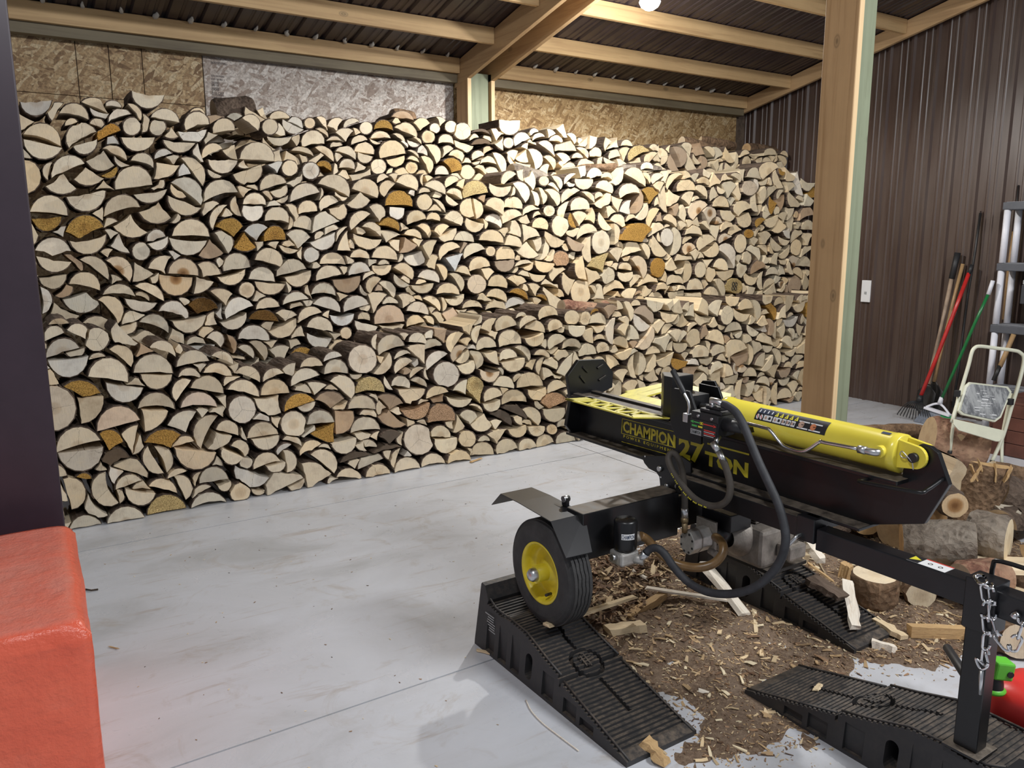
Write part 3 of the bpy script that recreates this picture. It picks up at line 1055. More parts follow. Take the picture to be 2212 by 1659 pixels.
FILLS = """12 3487 377 145 64 11 2713 37 109 93 12 2626 472 133 133 11 2534 301 122 256 12 2394 410 139 93 11 2936 500 137 253 11 2754 108 102 108 12 2124 275 143 59 10 2616 376 98 287 10 2480 152 116 264 11 653
96 128 241 12 2200 207 150 99 11 3535 94 92 112 10 3596 108 89 147 12 3524 287 154 270 11 2964 272 118 9 11 2176 95 108 331 11 2312 475 134 64 12 3539 484 133 84 11 2605 251 108 268 11 43 401 131 88
12 3345 37 155 91 12 2253 156 146 96 11 3221 60 121 180 11 3092 309 135 74 11 2161 441 122 174 11 3257 296 106 61 11 3286 441 122 275 12 3387 498 157 330 11 2294 49 124 350 12 1945 153 132 27 11 3185
235 112 35 11 -13 544 126 343 11 2761 72 108 359 11 2583 44 106 65 12 2642 111 166 147 11 2204 464 85 62 12 2077 111 141 268 11 2748 344 138 74 11 2020 293 112 80 11 43 190 124 96 11 3622 342 136 140
11 3271 21 126 89 11 2064 223 129 261 12 2966 134 150 328 11 2460 511 112 261 11 2281 293 109 357 11 2384 564 116 261 11 2309 416 133 314 11 3106 106 110 74 10 2812 472 94 251 11 3100 240 121 309 11
3022 408 107 244 11 2959 103 127 178 11 3343 513 120 283 11 3380 300 130 297 12 3396 389 132 203 10 3412 124 99 84 12 3105 101 152 234 11 2199 365 102 282 11 2189 366 109 71 11 2437 320 118 287 11 82
95 139 153 12 3095 207 138 126 11 3127 459 112 45 11 2925 282 125 276 12 2547 494 129 276 12 2800 213 148 229 11 2342 299 100 327 12 3243 441 133 142 11 2130 192 168 308 11 3255 182 103 273 11 2283
164 127 18 11 2681 200 109 60 12 2379 101 157 289 11 3004 477 118 17 12 2491 363 137 99 11 3450 421 113 244 12 1788 271 108 55 12 31 316 148 98 11 749 17 137 108 11 2313 484 115 237 11 2885 378 123 92
12 1963 218 141 115 12 2431 327 179 104 11 3584 236 122 308 11 3468 25 110 91 12 3069 467 132 264 12 3188 136 150 104 12 -1 288 160 0 11 3364 189 122 118 12 2394 125 155 88 11 2675 489 123 255 11 2877
188 115 276 11 3469 300 141 68 11 3507 434 106 78 12 2420 29 136 26 12 1993 148 124 258 11 3201 381 101 184 11 2998 20 115 103 11 2066 475 103 84 12 2515 561 140 256 11 57 569 134 75 11 2543 370 107
263 11 2258 34 125 121 12 827 -5 195 63 12 2631 173 175 351 12 3497 227 145 149 12 2502 15 153 54 10 2460 232 76 67 11 2770 217 97 108 11 2054 238 105 84 11 2283 284 113 191 12 3553 76 158 268 11 3504
160 112 181 11 3596 483 129 278 12 2048 465 139 233 12 2878 -9 141 77 11 3287 291 111 282 12 2815 185 128 46 12 3024 266 152 66 12 2765 469 162 108 11 2998 156 115 84 11 3108 393 95 9 12 2866 148 129
251 11 3506 167 85 2 11 3272 142 103 269 12 3378 -5 124 93 11 2061 54 105 234 12 31 514 138 325 11 1962 42 104 85 11 2213 514 103 28 12 48 55 137 12 12 2179 11 161 153 11 2693 45 106 288 12 2226 395
145 44 12 3229 530 148 316 12 2131 502 115 83 11 2858 553 99 264 11 3579 295 91 273 11 2526 179 105 52 11 3109 58 109 4 12 3606 469 133 82 11 1754 457 112 76 12 2382 276 148 258 11 2941 489 109 93 11
2391 89 101 65 12 1943 223 94 265 12 3182 378 127 352 11 1881 347 86 105 11 3097 449 74 95 11 3195 499 84 101 11 1164 50 82 158 12 2640 499 131 23 11 3278 180 76 83 12 35 -6 120 76 11 2707 293 101 272
11 2558 384 74 128 11 3462 516 89 347 10 604 28 69 26 12 2199 421 112 107 11 2613 251 81 80 11 2063 146 92 247 12 1961 140 111 186 11 1937 334 91 355 11 3101 540 75 265 11 860 402 85 90 11 289 136 109
61 12 2950 329 99 56 12 3354 119 93 109 11 3390 164 96 94 11 3285 349 76 45 11 3073 34 73 252 11 1057 39 105 104 11 48 144 120 108 12 3637 30 105 119 12 2123 188 94 65 11 2674 109 69 200 11 2072 304
79 45 11 3346 333 104 287 12 2221 153 130 353 12 1986 204 96 86 11 3602 144 80 69 11 2808 255 83 76 12 1367 502 115 216 10 2000 504 62 196 11 2458 418 83 124 11 2368 320 93 91 11 209 70 95 212 12 2739
463 93 264 12 2821 69 124 269 11 1792 326 79 160 11 2126 77 73 83 11 310 559 85 218 11 3432 505 75 105 11 2069 477 82 268 12 1125 242 88 176 11 3188 333 82 285 11 3126 308 79 262 12 2495 334 88 130 12
2710 393 110 162 12 1569 99 89 83 11 834 294 67 277 12 2985 464 95 298 12 3548 335 108 110 11 424 106 68 106 11 2608 419 73 123 12 3391 415 84 170 12 1693 146 85 232 12 2160 525 93 49 12 2262 -1 82 50
11 792 28 60 290 11 451 196 78 100 12 3597 296 100 22 12 3171 103 90 81 12 1571 445 86 105 11 2906 220 69 197 11 1149 336 74 210 11 2799 428 57 256 12 798 385 92 117 12 3345 501 89 115 12 2577 280 84
91 12 120 476 102 249 11 1511 59 61 84 11 494 38 72 115 12 2818 338 85 69 11 91 526 65 86 11 1033 165 66 250 12 3054 79 89 86 11 1428 405 75 301 12 3194 430 70 321 11 2850 81 52 236 11 756 135 71 121
12 352 529 91 286 11 723 106 68 275 11 2108 263 56 49 12 3441 173 81 93 12 2567 96 101 133 11 3287 433 55 106 12 1973 299 77 335 12 1442 429 81 93 10 628 124 47 122 11 3312 32 62 289 12 564 272 93 113
11 1784 182 60 229 11 2702 326 74 22 12 3010 42 91 273 11 1444 510 72 287 11 2582 2 71 65 11 3478 6 58 122 11 948 281 65 286 12 2803 119 81 50 11 943 422 70 102 12 3437 361 89 173 12 2581 499 92 124
12 1955 2 92 81 11 3090 151 63 98 11 2080 211 64 91 12 2932 235 86 286 12 79 257 82 23 11 1838 402 67 280 11 306 230 71 337 12 2432 541 86 350 11 1716 96 59 71 11 2916 387 58 289 11 1329 262 69 284 12
275 149 84 191 11 1191 404 76 103 12 588 444 76 342 11 2423 -4 75 86 11 1052 214 71 76 11 824 331 64 73 11 2076 402 69 91 12 2153 387 58 267 12 109 -7 82 101 12 1087 125 74 108 11 111 60 43 359 12
2416 229 72 101 12 2479 61 71 96 11 13 237 58 115 11 326 400 59 79 11 322 82 68 80 12 121 474 66 163 12 1187 260 55 300 12 2738 26 68 354 11 3573 419 55 219 12 1221 391 60 350 12 441 495 59 14 11 170
142 46 80 12 1387 161 69 227 12 754 252 76 208 11 644 220 59 197 12 529 131 63 25 11 1103 475 55 174 12 1136 84 71 211 11 667 35 54 256 11 3210 304 46 306 11 1292 350 56 189 11 1017 375 52 265 11 922
321 52 80 12 1186 380 51 289 12 1196 78 56 269 12 3179 25 63 205 12 1910 188 85 86 11 124 116 60 198 11 919 7 45 110 12 3083 409 75 263 11 1270 238 48 103 12 3575 509 79 255 11 486 91 53 155 11 2621
86 49 71 12 1166 241 66 253 11 1671 285 55 108 11 3393 54 49 96 12 3491 106 77 204 12 3314 332 59 23 12 90 169 70 40 11 19 107 53 174 11 3523 58 47 82 11 605 385 59 115 11 2167 495 61 87 11 1868 291
54 250 11 1589 322 43 39 12 996 39 77 98 12 908 359 63 125 12 222 197 64 264 11 685 253 56 75 11 1256 158 52 68 11 1883 474 49 274 11 2871 377 41 215 11 888 121 53 72 11 2051 518 50 108 12 1198 160 72
55 11 15 34 58 235 11 2975 163 56 294 11 185 523 55 284 11 2307 106 54 189 11 2498 475 58 325 11 1443 34 42 11 11 -13 308 62 1 11 1462 419 46 80 11 2267 337 53 106 12 2258 358 78 86 12 2320 242 55 229
11 832 203 62 306 12 1190 470 67 86 12 1583 391 53 101 11 2870 261 46 186 12 1779 420 63 0 12 -7 89 71 297 11 1690 520 57 100 12 3634 27 69 197 11 2264 542 49 92 11 1392 273 47 210 12 54 543 64 84 12
1119 424 61 202 12 2042 72 63 106 11 237 485 51 96 12 1304 466 77 119 11 1180 123 58 174 12 1035 136 79 246 12 3248 211 85 65 11 1487 532 56 317 12 504 280 74 81 11 2334 89 60 64 12 1610 232 65 73 11
249 79 51 5 11 11 489 61 274 12 510 421 71 85 11 1065 277 47 48 11 3382 512 58 100 22 2493 968 156 87 22 3609 771 150 96 20 1996 872 95 29 22 2995 1006 165 89 21 3376 808 109 239 22 3422 974 147 322
21 73 854 129 30 21 3262 750 98 62 21 2547 526 113 67 21 2151 824 122 107 21 2943 568 124 37 21 3543 1098 143 207 21 540 492 115 269 22 3348 988 138 195 20 3116 664 85 117 21 16 1004 107 314 21 2612
996 133 187 22 3367 602 195 253 21 3278 605 105 183 20 2604 824 88 269 21 3586 921 132 103 22 2312 714 141 99 21 3490 1028 131 239 21 2215 1000 114 304 20 36 852 110 331 22 3367 923 168 280 21 3005
954 125 268 20 2820 672 82 88 22 1372 524 158 262 21 3192 730 120 61 22 2390 921 131 127 21 3527 811 113 118 21 2782 575 146 267 20 2260 660 81 242 21 3535 615 111 67 20 3524 768 92 274 21 2802 1012
107 62 21 3310 1019 120 125 21 2709 702 123 92 21 2403 988 119 350 20 2112 596 116 193 20 2220 804 111 60 21 2503 596 136 97 22 2309 569 126 297 20 32 1104 94 13 22 3374 681 131 126 21 3344 620 113 91
21 2764 823 118 89 20 3524 576 105 104 22 2879 1126 156 285 21 2427 682 129 40 22 3307 935 133 169 22 3580 1041 130 286 21 2990 719 157 48 21 1948 611 104 79 22 2747 965 139 109 21 2952 958 124 89 21
2293 578 127 101 21 2566 797 131 230 21 3468 543 110 261 22 3338 1010 156 344 22 3157 587 132 308 21 2089 818 110 248 21 1757 786 107 83 22 88 735 167 125 21 71 683 146 111 21 2964 668 117 81 22 2396
532 149 104 21 2444 511 114 121 22 2951 882 158 215 21 1980 597 140 238 21 3612 726 120 118 21 2280 838 98 4 21 2896 533 116 71 21 3421 833 101 257 22 1826 800 161 56 22 2098 873 132 87 21 2396 1057
139 66 22 97 1197 151 279 21 1850 513 109 85 20 3096 792 98 84 21 2531 902 111 144 21 3592 861 109 89 20 2556 688 98 253 22 2173 559 163 18 21 44 597 129 90 21 1977 838 115 248 22 1774 471 150 83 21
2616 881 99 68 20 2900 648 81 6 21 1683 528 116 87 22 2611 1036 154 300 21 3487 679 103 209 21 445 459 120 93 22 2086 646 157 196 22 753 373 146 140 22 3188 1034 135 352 21 3586 660 133 86 21 2320 876
102 68 21 2631 806 136 356 22 3429 1038 131 75 21 3365 1121 127 220 21 3420 766 105 303 21 2121 696 119 190 21 2256 904 108 226 21 3170 1099 120 86 22 2652 920 148 9 22 3649 591 147 179 22 3264 779
161 86 21 3198 996 110 199 22 2340 996 146 204 21 3186 639 113 256 22 648 372 125 78 21 2719 669 119 357 21 3232 652 122 109 21 2983 1082 89 98 21 2399 746 130 104 21 3434 1144 107 245 22 1031 412 125
106 22 3065 479 150 57 21 3596 502 125 99 21 1896 783 102 340 21 3060 830 113 109 22 1734 839 132 29 22 150 650 170 284 21 2796 579 119 89 21 2286 1095 111 320 21 3305 923 116 286 21 2999 675 129 272
21 2541 838 112 113 22 2929 1017 125 170 22 2640 739 142 270 22 3436 896 135 350 21 3012 536 119 289 21 3218 551 119 294 22 1954 498 118 152 22 2130 913 109 19 22 363 469 167 89 21 2173 773 120 182 22
2149 616 172 66 21 1747 1041 88 125 22 3017 1032 144 5 21 3584 1113 120 260 21 1269 442 127 83 22 1830 1046 114 3 21 1882 689 83 262 21 645 429 92 80 22 3391 625 127 47 21 2991 857 94 110 21 25 1166
93 69 22 2257 906 112 66 21 2881 503 82 49 22 2779 1068 98 102 21 2078 900 75 209 22 3624 1076 111 257 21 2461 756 93 37 22 3507 674 116 100 20 3144 720 76 313 21 1438 469 89 84 22 2183 510 94 103 21
2621 494 88 107 22 3286 733 91 282 21 2578 582 85 95 21 1464 854 94 294 21 2045 518 86 32 22 2786 715 113 93 22 240 532 86 98 22 3443 573 95 80 21 -12 1035 99 14 21 3332 577 97 113 21 2442 946 96 315
22 1635 666 94 80 21 3239 1108 81 286 21 2511 503 99 87 22 2615 958 105 343 21 48 948 85 298 21 3413 715 74 267 21 1122 445 96 106 21 2011 491 91 60 21 1532 685 75 74 21 972 410 79 121 22 3199 774 102
88 21 1675 534 75 242 22 710 1124 102 237 21 2188 1068 96 100 21 2837 867 72 61 22 3408 889 124 106 22 2873 674 127 86 22 740 418 116 339 21 2427 622 84 127 22 2248 550 123 334 21 1228 581 73 90 21
102 1058 84 173 22 77 642 107 72 20 1408 736 63 359 22 3195 976 112 334 22 2549 1017 111 104 21 2462 1073 70 48 21 1435 575 62 5 22 2922 882 79 57 22 3091 695 92 103 21 1817 667 62 79 22 3456 869 107
235 22 2574 892 92 147 22 599 454 81 237 22 2734 864 85 79 21 1865 974 79 21 22 1873 547 78 75 22 1528 536 87 286 21 621 912 71 127 22 2475 614 115 298 21 203 746 78 39 22 3440 558 72 4 21 3336 773 73
217 21 2120 538 62 309 22 1270 819 88 221 21 2601 1087 73 146 22 840 1033 94 98 21 2689 682 68 282 22 2083 1096 84 334 21 3371 1026 70 137 21 3293 528 59 263 21 2060 865 83 284 20 3348 952 49 86 22
3268 1081 79 26 21 366 573 79 111 22 2698 1076 95 64 21 1383 1035 53 174 21 1419 918 66 88 22 1717 493 71 82 22 1840 479 68 111 22 3519 860 85 87 22 842 452 84 61 21 530 980 63 220 21 2689 492 74 94
21 2739 798 75 116 21 2393 894 68 109 21 3178 1072 69 17 22 3164 568 84 172 22 2582 648 70 20 21 3368 1152 62 250 22 2860 593 71 79 22 2801 919 98 253 22 2305 683 69 113 22 1209 472 81 162 21 3415 574
64 312 22 323 1010 102 271 21 883 1035 82 301 22 1985 578 79 42 22 3033 971 89 92 21 179 686 64 314 22 2664 569 70 80 22 2684 856 89 74 22 3369 633 95 306 22 3106 1132 91 222 21 2633 577 55 141 22
3610 614 83 69 21 2941 1052 63 248 21 1938 759 69 313 21 220 1180 67 147 21 1320 641 57 226 21 2266 722 48 281 22 1825 919 84 259 21 3528 1002 68 75 22 1633 956 68 114 21 817 924 56 95 21 3222 844 60
140 22 741 658 81 285 21 1627 576 76 86 21 2200 989 55 110 22 998 465 84 78 21 405 1192 64 35 22 79 761 89 6 22 2385 503 90 135 21 1613 525 57 308 21 321 861 60 115 21 3171 523 77 204 21 2704 575 63
90 22 1830 1078 69 232 21 1017 844 64 112 22 1280 843 78 53 22 476 505 79 25 22 1993 496 64 170 22 1347 789 84 96 22 508 613 62 67 22 1260 1021 71 101 22 1806 735 58 139 22 312 689 67 58 21 501 894 45
322 22 104 942 68 258 21 635 1131 55 129 21 2611 863 44 108 21 461 996 53 311 22 1425 1002 67 277 21 910 775 48 175 21 576 518 61 126 22 311 775 51 99 22 1392 1024 61 79 22 1337 976 56 120 22 488 760
63 78 22 727 1075 58 260 21 1057 978 55 243 21 1382 985 51 100 22 512 1168 71 270 21 1628 882 57 10 22 200 830 71 110 22 663 925 66 283 22 183 568 76 359 22 2079 731 74 118 21 2050 1050 49 259 22 781
456 73 93 21 1150 680 63 116 22 1110 831 69 65 21 1755 1007 47 341 21 1202 725 52 78 21 2172 601 48 42 21 874 589 52 101 22 9 799 59 256 21 601 1091 62 194 21 637 592 61 178 22 721 957 81 85 21 932
647 59 195 21 3302 686 50 260 21 837 658 53 11 21 1337 595 46 71 21 2366 743 53 280 21 324 1200 58 253 22 -3 944 67 313 21 2561 831 45 201 21 1378 509 62 62 22 5 1144 74 93 21 1528 560 57 270 21 391
642 52 62 22 2558 974 74 155 22 518 1049 69 95 22 1053 699 64 81 22 1145 754 70 311 21 1541 784 56 140 22 947 752 61 283 21 1291 668 45 60 21 965 978 55 348 21 1133 646 53 216 20 3508 936 39 90 22 100
1049 76 37 21 188 1016 60 163 21 1128 587 51 268 22 1040 606 71 71 21 1263 760 46 337 21 1772 705 44 324 21 975 828 48 131 21 375 1061 55 235 22 599 453 45 86 21 857 879 53 347 22 334 1101 70 41 21
1221 1027 51 117 22 648 751 60 178 22 2041 796 51 251 21 861 798 49 96 22 1730 840 61 96 22 740 816 78 322 21 431 1170 61 353 21 641 1038 53 245 22 812 787 66 102 21 797 961 45 47 21 329 1030 57 303
22 915 588 63 77 22 277 901 70 358 22 783 516 75 105 21 847 966 52 295 21 2450 565 52 102 21 1839 720 61 293 22 1810 612 66 35 22 319 818 80 79 22 2947 489 57 88 22 993 545 66 116 21 1354 653 52 101
21 2844 1119 57 250 22 1863 802 72 334 22 2807 719 83 39 21 1965 1016 67 62 22 2616 757 77 280 22 1547 1004 86 121 22 2482 835 71 275 21 1896 904 58 108 21 2779 990 49 107 22 564 1025 80 155 22 1069
798 61 19 22 2324 593 63 271 21 299 531 45 106 22 1202 635 66 144 22 1061 736 67 47 21 2329 781 56 75 22 418 715 62 329 22 1397 540 60 82 22 3242 847 78 77 32 2312 1134 141 295 31 2003 1046 107 88 31
1027 1021 110 56 31 2660 1094 117 118 31 1861 1053 101 46 30 3580 1168 104 309 30 3324 1196 74 256 30 800 1112 118 240 32 1436 1047 113 329 31 2052 1179 114 60 31 2536 1082 127 98 31 2191 1090 125 88
31 2945 1187 136 223 31 3214 1207 110 343 30 904 1056 70 97 32 1582 981 148 107 31 3478 1187 100 83 31 1291 996 116 87 31 696 1166 141 90 31 2850 1138 111 285 31 1136 1039 112 261 31 3160 1148 100 191
31 1731 1034 115 130 32 3225 1170 142 198 31 3388 1142 105 78 31 848 1247 123 241 32 2464 1114 131 62 32 3618 1100 124 203 32 1642 985 130 88 31 2712 1121 118 49 32 2380 1085 135 52 32 3462 1127 136
47 31 3060 1110 105 100 31 1376 1048 97 91 32 903 1080 155 28 31 3464 1093 98 67 31 1202 1077 104 287 31 2282 1121 113 104 31 978 996 114 94 32 1977 1128 183 216 31 3195 1240 105 226 31 2960 1083 101
90 31 2124 1060 113 120 32 2981 1275 143 264 32 3089 1202 130 63 31 688 1150 108 280 32 3265 1198 139 278 31 2158 1185 128 93 31 2821 1178 106 220 32 1892 1131 115 103 31 1810 1026 93 71 31 1652 1209
101 259 31 1384 999 101 79 32 1797 1212 110 79 31 2671 1113 103 306 32 2597 1196 142 249 31 2778 1067 80 96 31 2250 1250 80 306 31 1773 1158 79 124 31 2505 1228 78 92 32 2275 1051 127 100 32 904 1135
96 239 31 2373 1151 81 178 32 2075 1091 104 123 31 3301 1223 82 107 31 1765 1114 87 92 31 2409 1179 77 253 32 1143 1086 91 264 32 3073 1180 94 353 32 3089 1080 90 107 31 3396 1110 69 72 32 3569 1117
124 204 31 1465 1055 75 124 32 3326 1109 110 75 31 2237 1161 69 93 31 1577 1152 72 126 31 1532 1024 81 136 31 3343 1231 73 35 31 910 1222 88 97 31 1044 1096 79 134 32 1964 1175 91 123 32 2901 1063 85
117 32 1450 1147 79 31 31 2730 1225 70 200 32 2064 1235 94 67 32 2203 1055 77 98 32 2283 1255 95 312 31 3404 1224 60 288 32 2794 1216 85 120 31 3535 1245 65 340 31 1058 1227 65 43 31 1997 1253 58 114
31 2961 1209 76 234 31 967 1224 62 69 32 2448 1103 82 278 31 1087 1076 66 344 32 1544 1252 87 81 31 1422 1112 58 79 32 3602 1093 80 358 32 2421 1233 92 198 31 2672 1222 69 89 32 887 1189 83 23 31 3605
1243 65 77 32 826 1058 104 3 31 1215 1001 61 123 31 1610 1049 73 81 31 715 1074 70 69 32 2589 1057 74 112 31 878 1158 64 225 32 2146 1293 91 251 31 3026 1078 69 97 31 1982 1209 53 80 31 1275 1200 60
255 32 945 1176 72 350 32 1358 1281 64 266 31 1331 1060 55 162 30 2440 1136 35 175 31 2777 1115 55 50 31 976 1101 60 16 31 1438 1188 48 56 32 2413 1056 73 92 32 1190 1105 82 292 32 1185 1196 65 70 31
3414 1243 49 56 31 3135 1189 52 104 31 1113 1149 55 97 31 3211 1136 48 335 32 1138 1122 67 184 31 1761 1214 50 71 31 1701 1137 47 286 31 1700 1214 52 110 32 3060 1164 62 143 32 2140 1124 63 100 31
1382 1173 43 52 31 3099 1103 43 7 32 644 1141 61 68 32 2231 1229 56 86 32 1979 1090 59 64 32 868 1263 63 248 32 3518 1215 65 84 32 2702 1214 78 265"""
COLS = 'nwgdDtsyhprc'
TINT = {'n': (.76, .64, .465), 'w': (.74, .675, .57), 'g': (.50, .30, .075), 'd': (.13, .095, .065), 'D': (.17, .095, .025), 't': (.50, .36, .235), 's': (.66, .57, .46),  # 's' is cream wood with shade put into the tint
        'y': (.66, .54, .27), 'h': (.72, .58, .41), 'p': (.76, .585, .43), 'r': (.60, .40, .24), 'c': (.74, .62, .47)}
WORD = {'n': 'cream', 'w': 'whitish', 'g': 'golden', 'd': 'dark weathered', 'D': 'dark amber', 't': 'tan', 's': 'shade-tinted cream', 'y': 'yellowish', 'h': 'dark-hearted', 'p': 'pinkish', 'r': 'reddish', 'c': 'cracked'}
YROW = {1: 5.05, 2: 5.40, 3: 5.76}

# outlines measured from the photograph (pixels of enlarged views), laid on the front plane of each tier; the rest of each
# tier is filled with half rounds, wedges and rounds given as tier+shape, x, z, radius, angle
def arc_points(a, b, d, n):
    a, b = np.array(a, float), np.array(b, float); v = b-a; L = math.hypot(*v); nr = np.array([v[1], -v[0]])/L; c = (a+b)/2
    R = (L*L/4+d*d)/(2*max(d, 1)); cen = c+nr*(d-R)
    a0 = math.asin(min(1, L/2/R)) if d <= L*.5001 else PI-math.asin(min(1, L/2/R))
    return [cen+nr*R*math.cos(t)+v/L*R*math.sin(t) for t in np.linspace(-a0, a0, n)], (cen if (d > L*.5 or d <= L*.3) else c)
def area2(P): return .5*float(np.sum(P[:, 0]*np.roll(P[:, 1], -1)-P[:, 1]*np.roll(P[:, 0], -1)))
def clip(P, tg, n, c):
    out = []; to = []; N = len(P); D = P@n-c
    for i in range(N):
        a, b, da, db = P[i], P[(i+1) % N], D[i], D[(i+1) % N]
        if da <= 0:
            out.append(a)
            if db <= 0: to.append(tg[i])
            else: to.append(tg[i]); out.append(a+(b-a)*da/(da-db)); to.append(0)
        elif db <= 0: out.append(a+(b-a)*da/(da-db)); to.append(tg[i])
    return (np.array(out) if out else np.zeros((0, 2))), to
def pack():
    logs = []; ox = oy = 0; row = 1; sc = 3.16
    for ln in MARKS.split('\n'):
        t = ln.split()
        if not t: continue
        if t[0] == '@': ox, oy, row, sc = float(t[1]), float(t[2]), int(t[3]), 3.16; continue
        if t[0] == '@@': ox, oy, sc, row = float(t[1]), float(t[2]), float(t[3]), int(t[4]); continue
        col = t.pop() if t[-1].isalpha() else 'n'
        if t[0] == 'R':
            x, y, r = map(float, t[1:4])
            if r < 8: continue
            pts = [(x+r*math.cos(a), y+r*math.sin(a)) for a in -np.arange(14)*2*PI/14]; k = 14; pith = (x, y)
        else:
            v = list(map(float, t))
            if len(v) < 5 or v[2] == 5 or v[4] < 3: continue
            d = v[4]; L = math.hypot(v[0]-v[2], v[1]-v[3]); k = 9 if d > .3*L else 6
            pts, pith = arc_points(v[:2], v[2:4], d, k)
            if len(v) == 7: pts.append((v[5], v[6])); pith = (v[5], v[6]) if d < .35*L else pith
        W3 = [WY(ox+p[0]/sc, oy+p[1]/sc, YROW[row]) for p in pts]; pi = WY(ox+pith[0]/sc, oy+pith[1]/sc, YROW[row])
        P = np.array([(p.x, p.z) for p in W3]); n = len(P)
        if area2(P) < 0: P = np.roll(P[::-1], k, axis=0)
        logs.append(dict(P=P, arc=[1 if (i < k-1 or k == 14) else 0 for i in range(n)], row=row, col=col, pith=(pi.x, pi.z), ann=1))
    rg = random.Random(3); f = list(map(int, FILLS.split()))
    for i in range(0, len(f), 5):
        row, ty = f[i]//10, f[i] % 10; x, z, r, th = f[i+1]/500, f[i+2]/500, f[i+3]/1000, math.radians(f[i+4]); w = rg.uniform(.9, 1.06)
        if ty == 0: a = np.arange(12)*2*PI/12; P = np.c_[x+r*np.cos(a), z+r*np.sin(a)]; tg = [1]*12
        elif ty == 1: a = np.linspace(-PI/2, PI/2, 9)*.95*w+th; P = np.c_[x+r*np.cos(a), z+r*np.sin(a)]; tg = [1]*8+[0]
        else: a = np.linspace(-.8, .8, 6)*.92*w+th; P = np.vstack([np.c_[x+r*np.cos(a), z+r*np.sin(a)], (x, z)]); tg = [1]*5+[0, 0]
        u = rg.random(); col = 'n' if u < .86 else ('w' if u < (.95 if x < 3 else .89) else ('t' if u < .985 else 'g'))
        if x > 4 and rg.random() < .03: col = 'h'
        logs.append(dict(P=P, arc=tg, row=row, col=col, pith=(x, z), ann=0))
    out = []
    for row in (1, 2, 3):
        L = [l for l in logs if l['row'] == row]; n = len(L)
        cen = np.array([l['P'].mean(0) for l in L]); rad = np.array([np.hypot(*(l['P']-c).T).max() for l, c in zip(L, cen)])
        DD = np.hypot(cen[:, None, 0]-cen[None, :, 0], cen[:, None, 1]-cen[None, :, 1])
        def axes(Q): e = np.roll(Q, -1, 0)-Q; ln = np.hypot(*e.T); k = ln > 1e-6; return np.c_[e[:, 1], -e[:, 0]][k]/ln[k][:, None]
        def sep(A, B):
            na = axes(A); s1 = (B@na.T).min(0)-(A@na.T).max(0); i = s1.argmax(); nb = axes(B); s2 = (A@nb.T).min(0)-(B@nb.T).max(0); j = s2.argmax()
            return (s1[i], na[i]) if s1[i] >= s2[j] else (s2[j], -nb[j])
        gap = .003; pairs = [(i, j) for i, j in zip(*np.where(np.triu(DD < rad[:, None]+rad[None, :], 1)))]
        for i, j in pairs:
            A, B = L[i]['P'], L[j]['P']
            if len(A) < 3 or len(B) < 3: continue
            s, nn = sep(A, B)
            if s >= gap: continue
            w = .5 if L[i]['ann'] == L[j]['ann'] else (.12 if L[i]['ann'] else .88)
            if -s > .6*min(rad[i], rad[j]) and L[i]['ann'] == L[j]['ann']:
                L[i if area2(A) < area2(B) else j]['P'] = np.zeros((0, 2)); continue
            a = (A@nn).max(); b = (B@nn).min(); mid = a-(a-b)*w
            L[i]['P'], L[i]['arc'] = clip(A, L[i]['arc'], nn, mid-gap/2); L[j]['P'], L[j]['arc'] = clip(B, L[j]['arc'], -nn, -(mid+gap/2))
        act = []
        for l in L:
            if len(l['P']) < 3: continue
            if row == 1: l['P'], l['arc'] = clip(l['P'], l['arc'], np.array([0, -1.]), -.005)
            if len(l['P']) > 2 and area2(l['P']) > .0014: act.append(l)
        cen = np.array([l['P'].mean(0) for l in act]); nb = []
        for i in range(len(act)):
            d = np.hypot(*(cen-cen[i]).T); nb.append([j for j in np.argsort(d)[1:14] if d[j] < .36])
        for rnd in range(4):
            for i, l in enumerate(act):
                P = l['P']; m = len(P); near = [act[j]['P'] for j in nb[i]]; bx = [(q[:, 0].min(), q[:, 0].max(), q[:, 1].min(), q[:, 1].max()) for q in near]
                def ok(Q):
                    x0, z0 = Q.min(0); x1, z1 = Q.max(0)
                    if row == 1 and z0 < .004: return False
                    for q, b in zip(near, bx):
                        if b[0]-gap < x1 and b[1]+gap > x0 and b[2]-gap < z1 and b[3]+gap > z0 and sep(Q, q)[0] < gap: return False
                    return True
                c0 = P.mean(0); top = (0.02 if l['ann'] else .05)
                for k in (1.07, 1.03):
                    Q = c0+(P-c0)*k
                    if rnd < (2 if l['ann'] else 4) and ok(Q): P = Q; break
                for q in range(m):
                    if l['arc'][q]: continue
                    e = P[(q+1) % m]-P[q]; ln = math.hypot(*e)
                    if ln < .02: continue
                    Q = P.copy(); nn = np.array([e[1], -e[0]])/ln*.007; Q[q] += nn; Q[(q+1) % m] += nn
                    if ok(Q): P = Q
                if not l['ann'] and rnd < 3:                    # settle into the gap below or beside
                    for dv in ((0, -.006), (.005, 0), (-.005, 0)):
                        Q = P+np.array(dv)
                        if ok(Q): P = Q; break
                l['P'] = P
        for l in act:
            P = l['P']; k = [i for i in range(len(P)) if math.hypot(*(P[(i+1) % len(P)]-P[i])) > .004]
            P = P[k]; tg = [l['arc'][i] for i in k]
            if len(P) < 3: continue
            wmin = min(float(np.ptp(P@np.array([math.cos(a), math.sin(a)]))) for a in np.linspace(0, PI, 9)[:-1])
            if wmin < .03 and not l['ann']: continue
            c = (P.min(0)+P.max(0))/2
            if c[0] < .02: continue
            out.append(dict(x=float(c[0]), z=float(c[1]), P=[(float(a), float(b)) for a, b in P], arc=tg, row=row, col=l['col'], pith=l['pith']))
    return out
import time as _time; _t0 = _time.time()
LG = pack(); print('pack', round(_time.time()-_t0, 1), len(LG))
rl = random.Random(5)
